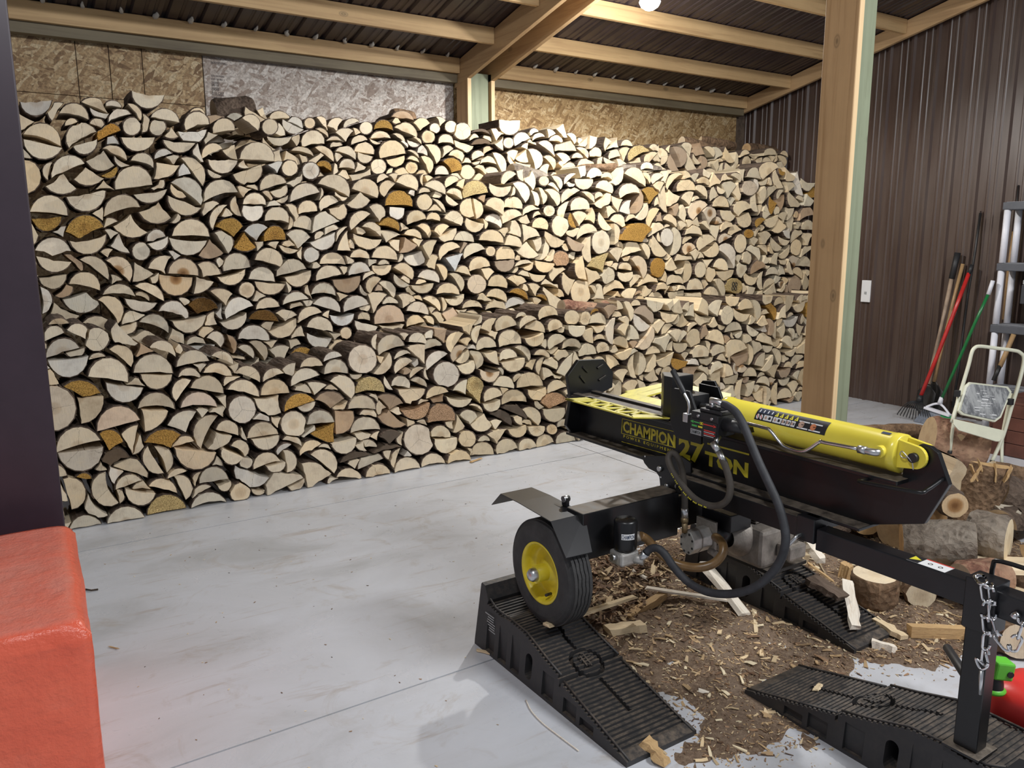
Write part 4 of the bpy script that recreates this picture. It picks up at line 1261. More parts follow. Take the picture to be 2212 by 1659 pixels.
def parea(P): return abs(sum(P[i][0]*P[(i+1) % len(P)][1]-P[(i+1) % len(P)][0]*P[i][1] for i in range(len(P))))/2
for l in LG:
    y0 = YROW[l['row']]; l['y'] = y0 + max(-.022, min(.02, rl.gauss(0, .010))) - (.02 if l['row'] == 1 and rl.random() < .1 else 0)
    px = []
    for x, z in l['P']:
        d = Vector((x, y0, z))-EYE; w = d.dot(_F); px.append((CX+FPX*d.dot(_R)/w, CY-FPX*d.dot(_U)/w))
    l['pa'] = parea(px); l['px'] = (sum(p[0] for p in px)/len(px), sum(p[1] for p in px)/len(px)); l['A'] = parea(l['P'])
def log_geometry(l, r):
    """returns body (verts, faces, uv, n) and bark shell"""
    P = l['P']; n = len(P); pts = []; arc = []
    for i in range(n):
        a = P[i]; b = P[(i+1) % n]; pts.append(a); arc.append(l['arc'][i])
        L = math.hypot(b[0]-a[0], b[1]-a[1])
        if not l['arc'][i] and L > .05:                    # split face: ragged, hollowed
            k = max(2, min(6, int(L/.022))); nx, nz = (b[1]-a[1])/L, -(b[0]-a[0])/L; bow = r.uniform(-.2, 1.0)*L*.10*(1 if r.random() < .6 else .2)
            for j in range(1, k):
                t = j/k; q = -(4*t*(1-t)*max(0, bow)) - abs(r.gauss(0, .0030))
                pts.append((a[0]+(b[0]-a[0])*t + nx*q, a[1]+(b[1]-a[1])*t + nz*q)); arc.append(0)
    n = len(pts); cx = sum(p[0] for p in pts)/n; cz = sum(p[1] for p in pts)/n
    # outline is counter clockwise in x,z so the outward normal of an edge is (dz,-dx)
    ins = []
    for i in range(n):
        t = .006 if (arc[i] or arc[i-1]) else .0006
        d = math.hypot(cx-pts[i][0], cz-pts[i][1]) or 1
        t = min(t, d*.3); w = 1+r.gauss(0, .006)
        ins.append((pts[i][0]+(cx-pts[i][0])/d*t*w, pts[i][1]+(cz-pts[i][1])/d*t*w))
    y0 = l['y']; y1 = YROW[l['row']] + .318 + r.uniform(-.01, .0); tp = r.uniform(.90, .99)
    V = []; uv = []
    def shrink(p, s): return (cx+(p[0]-cx)*s, cz+(p[1]-cz)*s)
    tx, tz = r.gauss(0, .03), r.gauss(0, .03)               # slightly slanted saw cut
    for yy, s, fr in ((y0, .985, 1), (y0+.0035, 1.0, 1), (y1, tp, 0)):
        for p in ins:
            q = shrink(p, s); V.append((q[0], yy + (fr*((q[0]-cx)*tx+(q[1]-cz)*tz)), q[1])); uv.append((q[0]-l['pith'][0], q[1]-l['pith'][1]))
    F = [tuple(range(n-1, -1, -1))]
    F += [(k*n+i, k*n+(i+1) % n, (k+1)*n+(i+1) % n, (k+1)*n+i) for k in range(2) for i in range(n)] + [tuple(range(2*n, 3*n))]
    # bark
    BV = []; BF = []; ys = [y0+.002, y0+.004, y0+(y1-y0)*.33, y0+(y1-y0)*.66, y1]
    i0 = next((i for i in range(n) if arc[i] and not arc[i-1]), None)
    runs = []
    if i0 is None:
        if any(arc): runs = [list(range(n))+[0]]
    else:
        i = i0; cnt = 0
        while cnt < n:
            if arc[i % n]:
                rr = [i % n]
                while arc[i % n] and cnt < n: i += 1; cnt += 1; rr.append(i % n)
                runs.append(rr)
            else: i += 1; cnt += 1
    for rr in runs:
        k0 = len(BV); m = len(rr)
        for iy, yy in enumerate(ys):
            s = 1+(tp-1)*iy/4
            for jj, i in enumerate(rr):
                src = ins[i] if iy == 0 else pts[i]
                q = shrink(src, s); e = 0 if iy < 1 else r.gauss(0, .0022)
                d = math.hypot(q[0]-cx, q[1]-cz) or 1
                BV.append((q[0]+(q[0]-cx)/d*e, yy+((q[0]-cx)*tx+(q[1]-cz)*tz if iy < 2 else 0), q[1]+(q[1]-cz)/d*e))
        BF += [(k0+a*m+j, k0+a*m+j+1, k0+(a+1)*m+j+1, k0+(a+1)*m+j) for a in range(len(ys)-1) for j in range(m-1)]
    return V, F, uv, BV, BF
def log_attr(l, r):
    t = TINT[l['col']]; k = math.exp(r.gauss(0, .085)); wv = r.gauss(0, .03)
    if l['col'] == 'n' and l['x'] > 2.6: t = (t[0]*1.02, t[1]*1.0, t[2]*.93)
    return (min(1, t[0]*k*(1+wv)), min(1, t[1]*k), min(1, t[2]*k*(1-wv*1.5))), (r.random(), 1.0 if (l['col'] == 'c' or r.random() < .22) else 0.0, 1.0 if l['col'] == 'h' else (.35 if r.random() < .25 else 0.0))
def wood_mesh(name, V, F, UV, tint, prm, mats):
    me = bpy.data.meshes.new(name); me.from_pydata(V, [], F)
    for m in mats: me.materials.append(m)
    ul = me.uv_layers.new(name='ring'); li = np.empty(len(me.loops), dtype=np.int32); me.loops.foreach_get('vertex_index', li)
    ul.data.foreach_set('uv', np.array(UV, dtype=np.float32)[li].ravel())
    for nm, arr in (('tint', tint), ('prm', prm)):
        a = me.color_attributes.new(nm, 'FLOAT_COLOR', 'POINT'); a.data.foreach_set('color', np.array(arr, dtype=np.float32).ravel())
    return me
vis = [l for l in LG if 60 < l['px'][0] < 1900 and l['pa'] > 50 and not (l['px'][0] > 1745 and l['px'][1] > 400)]
def hidden(l):
    x, y = l['px']
    return x < 15+.1*y+8 or (1225 < x < 1330 and 780 < y < 960) or (x > 1300 and y > 830) or (x < 170 and y > 1140)
cand = sorted([l for l in vis if not hidden(l)], key=lambda l: -l['pa']); best = cand[:300]
bid = {id(l) for l in best}
ORD = ['first', 'second', 'third', 'fourth', 'fifth', 'sixth', 'seventh', 'eighth', 'ninth', 'tenth', 'eleventh', 'twelfth', 'thirteenth', 'fourteenth', 'fifteenth', 'sixteenth', 'seventeenth', 'eighteenth', 'nineteenth']
TENS = ['twentieth', 'thirtieth', 'fortieth', 'fiftieth', 'sixtieth', 'seventieth', 'eightieth']; TEN = ['twenty', 'thirty', 'forty', 'fifty', 'sixty', 'seventy', 'eighty']
def ordinal(n):
    if n < 20: return ORD[n-1]
    return TENS[n//10-2] if n % 10 == 0 else TEN[n//10-2]+'-'+ORD[n % 10-1]
TIER = {1: 'front tier', 2: 'middle tier', 3: 'top tier'}
for tier in (1, 2, 3):
    rows = {}
    zb = {1: 0, 2: .85, 3: 1.95}[tier]
    for l in LG:
        if l['row'] == tier and l['px'][0] > 15+.1*l['px'][1]: rows.setdefault(int((l['z']-zb)/.165), []).append(l)
    for c, ls in rows.items():
        for k, l in enumerate(sorted(ls, key=lambda l: l['x'])): l['ord'] = k+1; l['course'] = c+1
def shape_word(l):
    n = len(l['P']); per = [(math.hypot(l['P'][(i+1) % n][0]-l['P'][i][0], l['P'][(i+1) % n][1]-l['P'][i][1]), i) for i in range(n)]
    fl = [(L, i) for L, i in per if not l['arc'][i]]
    if sum(L for L, i in fl) < .25*sum(L for L, i in per): return 'round log'
    big = sorted(fl, reverse=True); L, i = big[0]
    a, b = l['P'][i], l['P'][(i+1) % n]; nx, nz = b[1]-a[1], -(b[0]-a[0])
    d = ('flat side up' if nz > 0 else 'flat side down') if abs(nz) > abs(nx) else ('flat side right' if nx > 0 else 'flat side left')
    if len(big) > 1 and big[1][0] > .55*L: return 'wedge-split log'
    return 'half-round log ' + d
SV, SF, SU, ST, SP, SMI = [], [], [], [], [], []
for l in LG:
    r = random.Random(int(l['x']*1000)*7+int(l['z']*1000)); V, F, UV, BV, BF = log_geometry(l, r); tint, prm = log_attr(l, r)
    if id(l) in bid:
        c = Vector((l['x'], l['y'], l['z']))
        me = wood_mesh('firewood_log', [tuple(Vector(v)-c) for v in V], F, UV, [(*tint, 1)]*len(V), [(*prm, 1.0 if l['col'] in 'gyDr' else 0.0)]*len(V), [M['wood']])
        o = bpy.data.objects.new('firewood_log', me); COL.objects.link(o); o.location = c
        l['obj'] = o
        sz = 'large ' if l['pa'] > 5200 else ('small ' if l['pa'] < 2300 else '')
        tag(o, '%s%s %s, %s, %s course, %s from left' % (sz, WORD[l['col']], shape_word(l), TIER[l['row']], ordinal(l.get('course', 1)), ordinal(l.get('ord', 1))), 'firewood', 'split firewood logs stacked in the %s' % TIER[l['row']])
        if BV:
            bm_ = bpy.data.meshes.new('bark'); bm_.from_pydata([tuple(Vector(v)-c) for v in BV], [], BF); bm_.materials.append(M['bark'])
            b = bpy.data.objects.new('bark', bm_); COL.objects.link(b); b.parent = o
    else:
        k = len(SV); SV += V; SF += [tuple(i+k for i in f) for f in F]; SU += UV; ST += [(*tint, 1)]*len(V); SP += [(*prm, 1.0 if l['col'] in 'gyDr' else 0.0)]*len(V); SMI += [0]*len(F)
        k = len(SV); SV += BV; SF += [tuple(i+k for i in f) for f in BF]; SU += [(0, 0)]*len(BV); ST += [(0, 0, 0, 1)]*len(BV); SP += [(0, 0, 0, 1)]*len(BV); SMI += [1]*len(BF)
me = wood_mesh('stacked_firewood', SV, SF, SU, ST, SP, [M['wood'], M['bark']]); me.polygons.foreach_set('material_index', SMI)
o = bpy.data.objects.new('stacked_firewood', me); COL.objects.link(o)
tag(o, 'smaller cream and bark edged split logs filling the rest of the long stack', 'firewood', kind='stuff')
lm_ = min((l for l in LG if l['row'] == 2), key=lambda l: math.hypot(l['px'][0]-1580, l['px'][1]-616)); mk = MB()
for dx, dz in ((-.018, .022), (-.022, -.020), (.020, .018), (.018, -.024)):
    cpt = Vector((lm_['x']+dx, lm_['y']-.0045, lm_['z']+dz)); mk.tube([cpt+Vector((.015*math.cos(a), 0, .019*math.sin(a))) for a in np.linspace(0, 2*PI, 13)], .0035, 5, cap=False)
mk = mk.build('painted_mark', M['label_dark']); attach(mk, lm_.get('obj', o))
print('logs', len(LG), 'single', len(best), 'min px area', best[-1]['pa'] if best else None)

# ------------------------------------------------------------------ concrete block, red
rb = MB(); x1, y0, y1, zt = .140, 2.385, 3.30, .60
nx, ny, nz_ = 22, 26, 16
def rbp(u, v, w):
    x = -1.05+(x1+1.05)*u; y = y0+(y1-y0)*v; z = zt*w
    c = .035                                                # worn chamfers
    d1 = x1-x; d2 = y-y0; d3 = zt-z; d4 = y1-y
    if d1 < c and d3 < c: z -= (c-d3)*(c-d1)/c*.6; x -= (c-d1)*.3
    if d2 < c and d3 < c: z -= (c-d3)*(c-d2)/c*.6; y += (c-d2)*.3
    n = noise.noise(Vector((x*4, y*4, z*4)))*.006 + noise.noise(Vector((x*19, y*19, z*19)))*.0022
    x += (y-2.385)*.042*(x+1.05)/1.19
    return (x+n, y+n, max(0.0, z+n*(1 if w == 1 else .2)))
def grid_face(mb, na, nb, fn, flip):
    vs = [fn(i/na, j/nb) for i in range(na+1) for j in range(nb+1)]
    mb.add(vs, [(i*(nb+1)+j, (i+1)*(nb+1)+j, (i+1)*(nb+1)+j+1, i*(nb+1)+j+1) for i in range(na) for j in range(nb)], 0, True)
grid_face(rb, 46, 46, lambda a, b: rbp(a, b, 1), 0); grid_face(rb, 46, 30, lambda a, b: rbp(a, 0, b), 0)
grid_face(rb, 46, 30, lambda a, b: rbp(1, a, b), 0); grid_face(rb, 46, 10, lambda a, b: rbp(a, 1, b), 0); grid_face(rb, 20, 10, lambda a, b: rbp(0, a, b), 0)
o = rb.build('concrete_block', M['red']); tag(o, 'red painted concrete block at the lower left corner, in front of the steel post', 'block')
bm = bmesh.new(); bm.from_mesh(o.data); bmesh.ops.remove_doubles(bm, verts=bm.verts, dist=.0015); bmesh.ops.recalc_face_normals(bm, faces=bm.faces); bm.to_mesh(o.data); bm.free()

# ------------------------------------------------------------------ bark dust and chips on the floor
DUSTP = [(1.93, 2.78), (2.28, 3.02), (2.9, 3.12), (3.9, 3.35), (5.0, 3.45), (5.1, 2.4), (4.4, 1.7), (3.75, 1.38), (3.2, 1.40), (2.92, 1.45), (2.72, 1.62), (2.45, 1.50), (2.1, 1.42), (1.80, 1.46), (1.70, 1.62), (1.86, 1.80), (1.88, 2.3)]
def inside(x, y, P=DUSTP):
    c = False; n = len(P); j = n-1
    for i in range(n):
        if (P[i][1] > y) != (P[j][1] > y) and x < (P[j][0]-P[i][0])*(y-P[i][1])/(P[j][1]-P[i][1])+P[i][0]: c = not c
        j = i
    return c
def edge_d(x, y, P=DUSTP):
    d = 9; n = len(P)
    for i in range(n):
        ax, ay = P[i]; bx, by = P[(i+1) % n]; t = max(0, min(1, ((x-ax)*(bx-ax)+(y-ay)*(by-ay))/((bx-ax)**2+(by-ay)**2)))
        d = min(d, math.hypot(x-ax-t*(bx-ax), y-ay-t*(by-ay)))
    return d if inside(x, y, P) else -d
def dust_h(x, y):
    e = edge_d(x, y); n = noise.fractal(Vector((x*5, y*5, 0)), .8, 2.2, 4); n2 = noise.fractal(Vector((x*30, y*30, 3)), .9, 2.1, 3)
    h = -.006 + min(.016, e*.11) + n*.012 + n2*.0030
    for cx_, cy_, r_, a_ in ((2.12, 2.72, .27, .060), (2.42, 2.86, .25, .05), (2.20, 2.45, .18, .012), (3.6, 2.2, .4, .02)):
        d = math.hypot(x-cx_, y-cy_); h += a_*max(0, 1-(d/r_)**2)
    for bx_ in ((1.52, 1.86, 1.66, 2.66), (2.10, 2.52, .80, 1.80), (2.72, 3.06, 1.68, 2.70)):
        if bx_[0] < x < bx_[1] and bx_[2] < y < bx_[3]: h = min(h, .004)
    return h
mb = MB(); x0_, x1_, y0_, y1_, st = 1.6, 5.2, 1.2, 3.6, .022
nxx, nyy = int((x1_-x0_)/st), int((y1_-y0_)/st); vs = []
for i in range(nxx+1):
    for j in range(nyy+1):
        x, y = x0_+i*st, y0_+j*st; vs.append((x, y, max(-.012, dust_h(x, y))))
fs = [(a, a+nyy+1, a+nyy+2, a+1) for i in range(nxx) for j in range(nyy) for a in (i*(nyy+1)+j,) if max(vs[a][2], vs[a+nyy+1][2], vs[a+nyy+2][2], vs[a+1][2]) > -.004]
mb.add(vs, fs, 0, True); o = mb.build('bark_dust', M['dust']); tag(o, 'brown bark dust and sawdust spread on the floor under and around the splitter', 'dust', kind='stuff')
# loose flakes
rc = random.Random(21); V = []; F = []; T = []
PALF = [(.66, .50, .30), (.78, .66, .45), (.50, .34, .18), (.30, .18, .10), (.16, .09, .05), (.10, .06, .035), (.40, .27, .15)]
def flake(x, y, z, L, w, th, a, tilt, roll, c):
    d = Vector((math.cos(a)*math.cos(tilt), math.sin(a)*math.cos(tilt), math.sin(tilt))); s = Vector((-math.sin(a), math.cos(a), 0)); s = (s+Vector((0, 0, roll))).normalized(); u = d.cross(s)
    k = len(V); p = Vector((x, y, z)); w2 = w*rc.uniform(.25, .9); bend = u*L*rc.uniform(-.08, .08); sk = rc.uniform(-.2, .2)
    for q in (p-d*L/2-s*w/2, p-d*L/2*(1+sk)+s*w/2, p+bend+s*w/2, p+bend-s*w/2*rc.uniform(.6, 1.2), p+d*L/2-s*w2/2, p+d*L/2*(1-sk)+s*w2/2):
        V.append(tuple(q+u*th/2)); V.append(tuple(q-u*th/2))
    F.extend([(k, k+6, k+4, k+2), (k+6, k+8, k+10, k+4), (k+1, k+3, k+5, k+7), (k+7, k+5, k+11, k+9), (k, k+2, k+3, k+1), (k+2, k+4, k+5, k+3), (k+4, k+10, k+11, k+5), (k+10, k+8, k+9, k+11), (k+8, k+6, k+7, k+9), (k+6, k, k+1, k+7)])
    v = rc.uniform(.8, 1.2); T.extend([(c[0]*v, c[1]*v, c[2]*v, 1)]*12)
n = 0
while n < 15000:
    x, y = rc.uniform(1.62, 5.0), rc.uniform(1.3, 3.5); e = edge_d(x, y)
    if e < -.06 or (e < .04 and rc.random() < .75): continue
    if x > 3.4 and rc.random() < .45: continue
    if any(a < x < b and c < y < d for a, b, c, d in ((1.53, 1.84, 1.70, 2.62), (2.16, 2.49, .84, 1.78), (2.75, 3.05, 1.72, 2.66))): continue
    big = (math.hypot(x-2.15, y-2.75) < .33 or math.hypot(x-2.5, y-2.85) < .25)
    L = math.exp(rc.gauss(math.log(.026 if big else .0085), .62)); L = min(L, .07); w = L*rc.uniform(.12, .45)
    z = max(0, dust_h(x, y))
    if big: c = rc.choice([PALF[3], PALF[4], PALF[4], PALF[5], PALF[6], PALF[0]]); z += rc.random()**2*.035
    else: c = rc.choices(PALF, (3, 2, 4, 4, 4, 1, 4))[0]
    flake(x, y, z+w*.18+.001, L, w, rc.uniform(.0008, .003), rc.uniform(0, PI), rc.gauss(0, .15 if not big else .35), rc.gauss(0, .3), c); n += 1
for _ in range(260):                                         # dust thrown further out on the slab
    x, y = rc.uniform(.3, 4.2), rc.uniform(1.2, 4.9)
    L = rc.uniform(.004, .012)
    flake(x, y, .0015, L, L*.4, .001, rc.uniform(0, PI), 0, 0, rc.choice(PALF))
def stuff_from(name, label):
    me = bpy.data.meshes.new(name); me.from_pydata(V, [], F); me.materials.append(M['flake'])
    a = me.color_attributes.new('tint', 'FLOAT_COLOR', 'POINT'); a.data.foreach_set('color', np.array(T, dtype=np.float32).ravel())
    o = bpy.data.objects.new(name, me); COL.objects.link(o); return tag(o, label, 'wood chips', kind='stuff')
for _ in range(620):
    x, y = rc.uniform(1.7, 4.2), rc.uniform(1.35, 3.0)
    if edge_d(x, y) < .02 or any(a < x < b and c < y < d for a, b, c, d in ((1.53, 1.84, 1.70, 2.62), (2.16, 2.49, .84, 1.78), (2.75, 3.05, 1.72, 2.66))): continue
    L = rc.uniform(.018, .055); flake(x, y, max(0, dust_h(x, y))+.004, L, L*rc.uniform(.15, .4), rc.uniform(.002, .005), rc.uniform(0, PI), rc.gauss(0, .08), rc.gauss(0, .2), rc.choice((PALF[0], PALF[1], PALF[0], PALF[2])))
for _ in range(1500):
    x, y = rc.uniform(1.5, 4.4), rc.uniform(1.15, 3.4); e = edge_d(x, y)
    if -.25 < e < 0 and rc.random() < (1+e/.25)**2:
        L = rc.uniform(.003, .010); flake(x, y, .0015, L, L*.45, .001, rc.uniform(0, PI), 0, 0, rc.choice((PALF[2], PALF[3], PALF[6], PALF[0])))
stuff_from('wood_chips', 'loose pale splinters and bark flakes scattered over the dusty floor')

# ------------------------------------------------------------------ wheel ramps
def ramp_z(t):
    """height of the tread at t metres from the low tip"""
    K = [(0, .018), (.06, .034), (.36, .112), (.375, .126), (.47, .150), (.60, .190), (.70, .196), (.76, .188), (.82, .196), (.86, .200), (.875, .225), (.90, .265), (.925, .269), (.935, .262)]
    for (a, za), (b, zb) in zip(K, K[1:]):
        if a <= t <= b: return za+(zb-za)*(t-a)/(b-a)
    return K[-1][1]
def make_ramp(name, x0, x1, ytip, sgn, label):
    """sgn=+1: climbs towards +y"""
    L = .935; W = x1-x0; xc = (x0+x1)/2
    root = empty(name, (xc, ytip+sgn*L/2, 0), label, 'ramp', 'black plastic wheel ramps under the splitter')
    def tx(x, t, z): return (xc+(x-xc)*(1-.10*z/.2 - .04*max(0, (z-.05))/.2), ytip+sgn*t + sgn*(-.10*max(0, t-.88)/.05*z*0), z)
    prof = []; t = 0.0; k = 0
    while t < .868:
        z = ramp_z(t); smooth = t < .03
        prof.append((t, z)); 
        if not smooth: prof.append((t+.0085, z)); prof.append((t+.0095, z-.0035)); prof.append((t+.0165, z-.0035))
        t += .0175
    prof += [(t_, ramp_z(t_)) for t_ in (.868, .876, .888, .900, .912, .925)] + [(.930, .262), (.945, .02), (.945, 0.0), (0, 0.0)]
    mb = MB(); n = len(prof)
    vs = [tx(x, a, b) for x in (x0, x1) for a, b in prof]
    mb.add(vs, [tuple(range(n)), tuple(range(2*n-1, n-1, -1))]+[(i, i+n, (i+1) % n+n, (i+1) % n) for i in range(n)])
    body = mb.build('ramp_body', M['ramp'], root)
    cut = MB()
    def cbox(xa, xb, ta, tb, za, zb): cut.box((xa, ytip+sgn*ta, za), (xb, ytip+sgn*tb, zb))
    # centre slot following the slope, cross slot, ring round the emblem, side window
    for ta, tb in ((.16, .33), (.47, .55), (.55, .62)):
        xo = .010 if tb > .6 else 0
        hw = .009
        a = [(xc-hw+xo, ytip+sgn*ta, ramp_z(ta)-.02), (xc+hw+xo, ytip+sgn*ta, ramp_z(ta)-.02), (xc+hw+xo, ytip+sgn*tb, ramp_z(tb)-.02), (xc-hw+xo, ytip+sgn*tb, ramp_z(tb)-.02)]
        cut.prism(a, (0, 0, .08))
    cbox(x0-.02, xc-.055, .362, .372, .09, .3); cbox(xc+.055, x1+.02, .384, .394, .095, .3)
    rg = []; N = 28
    ri, ro, tc = .050, .066, .40
    vs = []
    for rr, dz in ((ri, -.034), (ro, -.034), (ro, .09), (ri, .09)):
        for k in range(N):
            a = 2*PI*k/N; tt = tc+rr*math.cos(a); vs.append((xc+rr*math.sin(a), ytip+sgn*tt, ramp_z(.40)-.0+(tt-.40)*.27+dz))
    cut.add(vs, [(q*N+k, q*N+(k+1) % N, ((q+1) % 4)*N+(k+1) % N, ((q+1) % 4)*N+k) for q in range(4) for k in range(N)])
    wv = []
    for a in np.linspace(0, PI, 9): wv.append((.022*math.cos(a), .105+.022*math.sin(a)))
    for a in np.linspace(PI, 2*PI, 9): wv.append((.022*math.cos(a), .050+.022*math.sin(a)))
    cut.prism([(x0-.05, ytip+sgn*(.56+a), b) for a, b in wv], (W+.1, 0, 0))
    # recesses between the side ribs
    for ta, tb, zt_ in ((.17, .245, .045), (.265, .34, .068), (.40, .47, .105), (.62, .68, .15), (.71, .77, .15), (.80, .86, .15)):
        for s in (0, 1):
            xa, xb = (x0-.05, x0+.016) if s == 0 else (x1-.016, x1+.05)
            cut.box((xa, ytip+sgn*ta, .012), (xb, ytip+sgn*tb, zt_))
    co = cut.build('cutter', M['ramp'])
    md = body.modifiers.new('holes', 'BOOLEAN'); md.operation = 'DIFFERENCE'; md.object = co; md.solver = 'EXACT'; md.use_self = True
    dg = bpy.context.evaluated_depsgraph_get(); me = bpy.data.meshes.new_from_object(body.evaluated_get(dg)); body.modifiers.clear(); body.data = me; bpy.data.objects.remove(co)
    emb = MB(); z_ = ramp_z(.40)
    for a, b, c, d in ((-.5, .35, .45, .45), (-.55, .1, .5, .2), (-.4, -.15, .6, -.05), (-.2, -.45, .3, -.4), (-.1, .6, .25, .65), (0, -.6, .1, .6), (-.35, -.5, -.25, .5)):
        emb.bar((xc+a*.05, ytip+sgn*(tc+b*.05), z_+.002+b*.05*.27), (xc+c*.05, ytip+sgn*(tc+d*.05), z_+.002+d*.05*.27), .006, .005)
    emb.build('raised_emblem', M['ramp'], root)
    rimb = MB()
    for s in (x0+.012, x1-.012):
        pts = [Vector(tx(s, a, ramp_z(a)+.001)) for a in (.0, .06, .2, .36)]; rimb.tube(pts, .0045, 6)
        pts = [Vector(tx(s, a, ramp_z(a)+.001)) for a in (.376, .47, .60, .70, .82, .87)]; rimb.tube(pts, .0045, 6)
    rimb.build('edge_bead', M['ramp'], root)
    return root
RA = make_ramp('wheel_ramp', 1.53, 1.84, 1.695, 1, 'black plastic wheel ramp under the near yellow-rimmed tire')
RB = make_ramp('wheel_ramp', 2.165, 2.485, 1.77, -1, 'black plastic wheel ramp under the jack post at the lower right')
RC = make_ramp('wheel_ramp', 2.75, 3.05, 1.72, 1, 'black plastic wheel ramp in shadow under the far side, with wood splits on it')
# printed panel on the near ramp
for i in range(9):
    y_ = 2.585; 
    MB().box((1.5385+.0012*i, 2.50+.004*(i % 3), .165-.012*i), (1.5395+.0012*i, 2.565-.006*((i*3) % 4), .169-.012*i)).build('print_line', M['toolgrey'], RA)

# ------------------------------------------------------------------ the splitter
LS = empty('log_splitter', (2.31, 2.0, 0), 'black and yellow towable hydraulic log splitter standing on plastic ramps', 'log splitter')
def P(mb, name, mat, bevel=0, parent=None): return mb.build(name, M[mat] if isinstance(mat, str) else mat, parent or LS, bevel)
BX = 2.31                                                     # beam centre line
XW = 2.298                                                    # near face of the web
web = [WX(a, b, XW) for a, b in ((1233, 866), (1243, 925), (1254, 935), (1880, 1128), (1996, 1132), (2050, 1048), (2026, 979), (2009, 965), (1988, 960), (1965, 968), (1950, 1016))]
y_l = 2.965; zt_ = .905; zb_ = .735
webp = [(XW, y_l, zt_), (XW, y_l, zb_), (XW, web[3].y, zb_)] + [tuple(p) for p in web[4:]] + [(XW, web[10].y, zt_)]
P(MB().prism(webp, (.020, 0, 0)), 'beam_web', 'black', .002)
P(MB().box((2.238, web[10].y-.02, zt_), (2.382, y_l, zt_+.014)), 'top_flange', 'black_dusty', .003)
P(MB().box((2.238, web[3].y, zb_-.012), (2.382, y_l, zb_)), 'bottom_flange', 'black_dusty', .003)
P(MB().box((2.240, 2.28, zt_+.0145), (2.272, y_l-.05, zt_+.026)), 'slide_rail', 'black_dusty', .002)
P(MB().box((2.348, 2.28, zt_+.0145), (2.380, y_l-.05, zt_+.026)), 'slide_rail', 'black_dusty', .002)
# foot plate: octagon above, wing below
YE = 2.93
oc = [WY(a, b, YE) for a, b in ((1250, 778), (1304, 776), (1325, 804), (1323, 841))]
xl = WY(1226, 812, YE); xlb = WY(1233, 860, YE)
fp = [(oc[0].x, YE, oc[0].z), (oc[1].x, YE, oc[1].z), (oc[2].x, YE, oc[2].z), (oc[3].x, YE, .93), (2.400, YE, .90), (2.398, YE, .78), (2.365, YE, .725), (2.255, YE, .725), (2.216, YE, .775), (xlb.x, YE, .90), (xl.x, YE, xl.z)]
P(MB().prism(fp, (0, .022, 0)), 'foot_plate', 'black', .003)
cl = MB()
for a, b, c, d in ((1260, 793, 1270, 804), (1254, 813, 1265, 827), (1291, 796, 1303, 788), (1294, 822, 1309, 812)):
    cl.bar(WY(a, b, YE-.005), WY(c, d, YE-.005), .010, .007, up=(0, 1, 0))
P(cl, 'foot_cleats', 'black_dusty', .001)
# near log tray with triangular cut-outs
zt = .930
o0 = FL(1221, 864, zt); o1 = FL(1360, 904, zt); i0 = FL(1257, 857, zt); i1 = FL(1398, 896, zt)
xo = o0.x; xi = 2.236
def strip(mb, pts, z, th=.006): mb.prism([(x, y, z) for x, y in pts], (0, 0, th))
tr = MB(); w = .020; ya, yb = o0.y, o1.y-.01
strip(tr, [(xo, ya), (xo+w*.8, ya-.01), (xo+w*.8, yb+.02), (xo, yb)], zt)
strip(tr, [(xi-w, ya-.02), (xi, ya-.03), (xi, yb-.09), (xi-w, yb-.06)], zt)
strip(tr, [(xo, ya), (xi, ya-.03), (xi, ya-.075), (xo, ya-.055)], zt); strip(tr, [(xo, yb), (xo+w, yb+.06), (xi-.002, yb-.02), (xi-.002, yb-.09)], zt)
N = 4; dy = (ya-yb-.10)/N
for k in range(N):
    y = ya-.06-k*dy
    strip(tr, [(xo+w*.6, y), (xo+w*.6, y-.020), (xi-w*.6, y-dy*.5-.02), (xi-w*.6, y-dy*.5)], zt)
    strip(tr, [(xi-w*.6, y-dy*.5), (xi-w*.6, y-dy*.5-.022), (xo+w*.6, y-dy*.92-.02), (xo+w*.6, y-dy*.92)], zt)
P(tr, 'log_tray', 'yellow_dirty', .001)
# far log tray, tilted, seen past the wedge
ft = MB(); pl = lambda y, s: (2.386+s*.26, y+s*.06, .912+s*.062)
def fs_(a, b, c, d): ft.prism([pl(*a), pl(*b), pl(*c), pl(*d)], (.0, 0, .007))
fs_((2.78, 0), (2.76, .28), (2.16, .28), (2.12, 0)); fs_((2.62, .72), (2.62, 1), (2.26, 1), (2.22, .72))
for y in (2.70, 2.44): fs_((y, .26), (y-.06, .26), (y-.14, .75), (y-.07, .75))
for y in (2.46,): fs_((y+.03, .75), (y-.03, .75), (y-.09, .26), (y-.04, .26))
fs_((2.78, .28), (2.70, .28), (2.55, 1.0), (2.63, 1.0))
P(ft, 'far_log_tray', 'yellow_dirty')
# wedge and slide
zw = WX(1425, 807, 2.27).z
we = [(2.302, 2.392), (2.318, 2.392), (2.372, 2.325), (2.372, 2.280), (2.250, 2.280), (2.250, 2.325)]
P(MB().prism([(x, y, .932) for x, y in we], (0, 0, zw-.932)), 'wedge', 'black', .003)
sl = [(2.262, 1.062), (2.16, 1.062), (2.09, .93), (2.09, .865), (2.225, .865), (2.258, .92)]
P(MB().prism([(2.226, y, z) for y, z in sl], (.012, 0, 0)), 'slide_plate', 'black', .002)
P(MB().prism([(2.384, y, z) for y, z in sl], (.012, 0, 0)), 'slide_plate', 'black', .002)
cr = [WX(a, b, 2.40) for a, b in ((1511, 856), (1512, 829), (1517, 822), (1543, 823), (1561, 866))]
P(MB().prism([(2.40, p.y, p.z) for p in cr]+[(2.40, cr[-1].y, .93), (2.40, cr[0].y, .93)], (.010, 0, 0)), 'stripper_plate', 'black', .002)
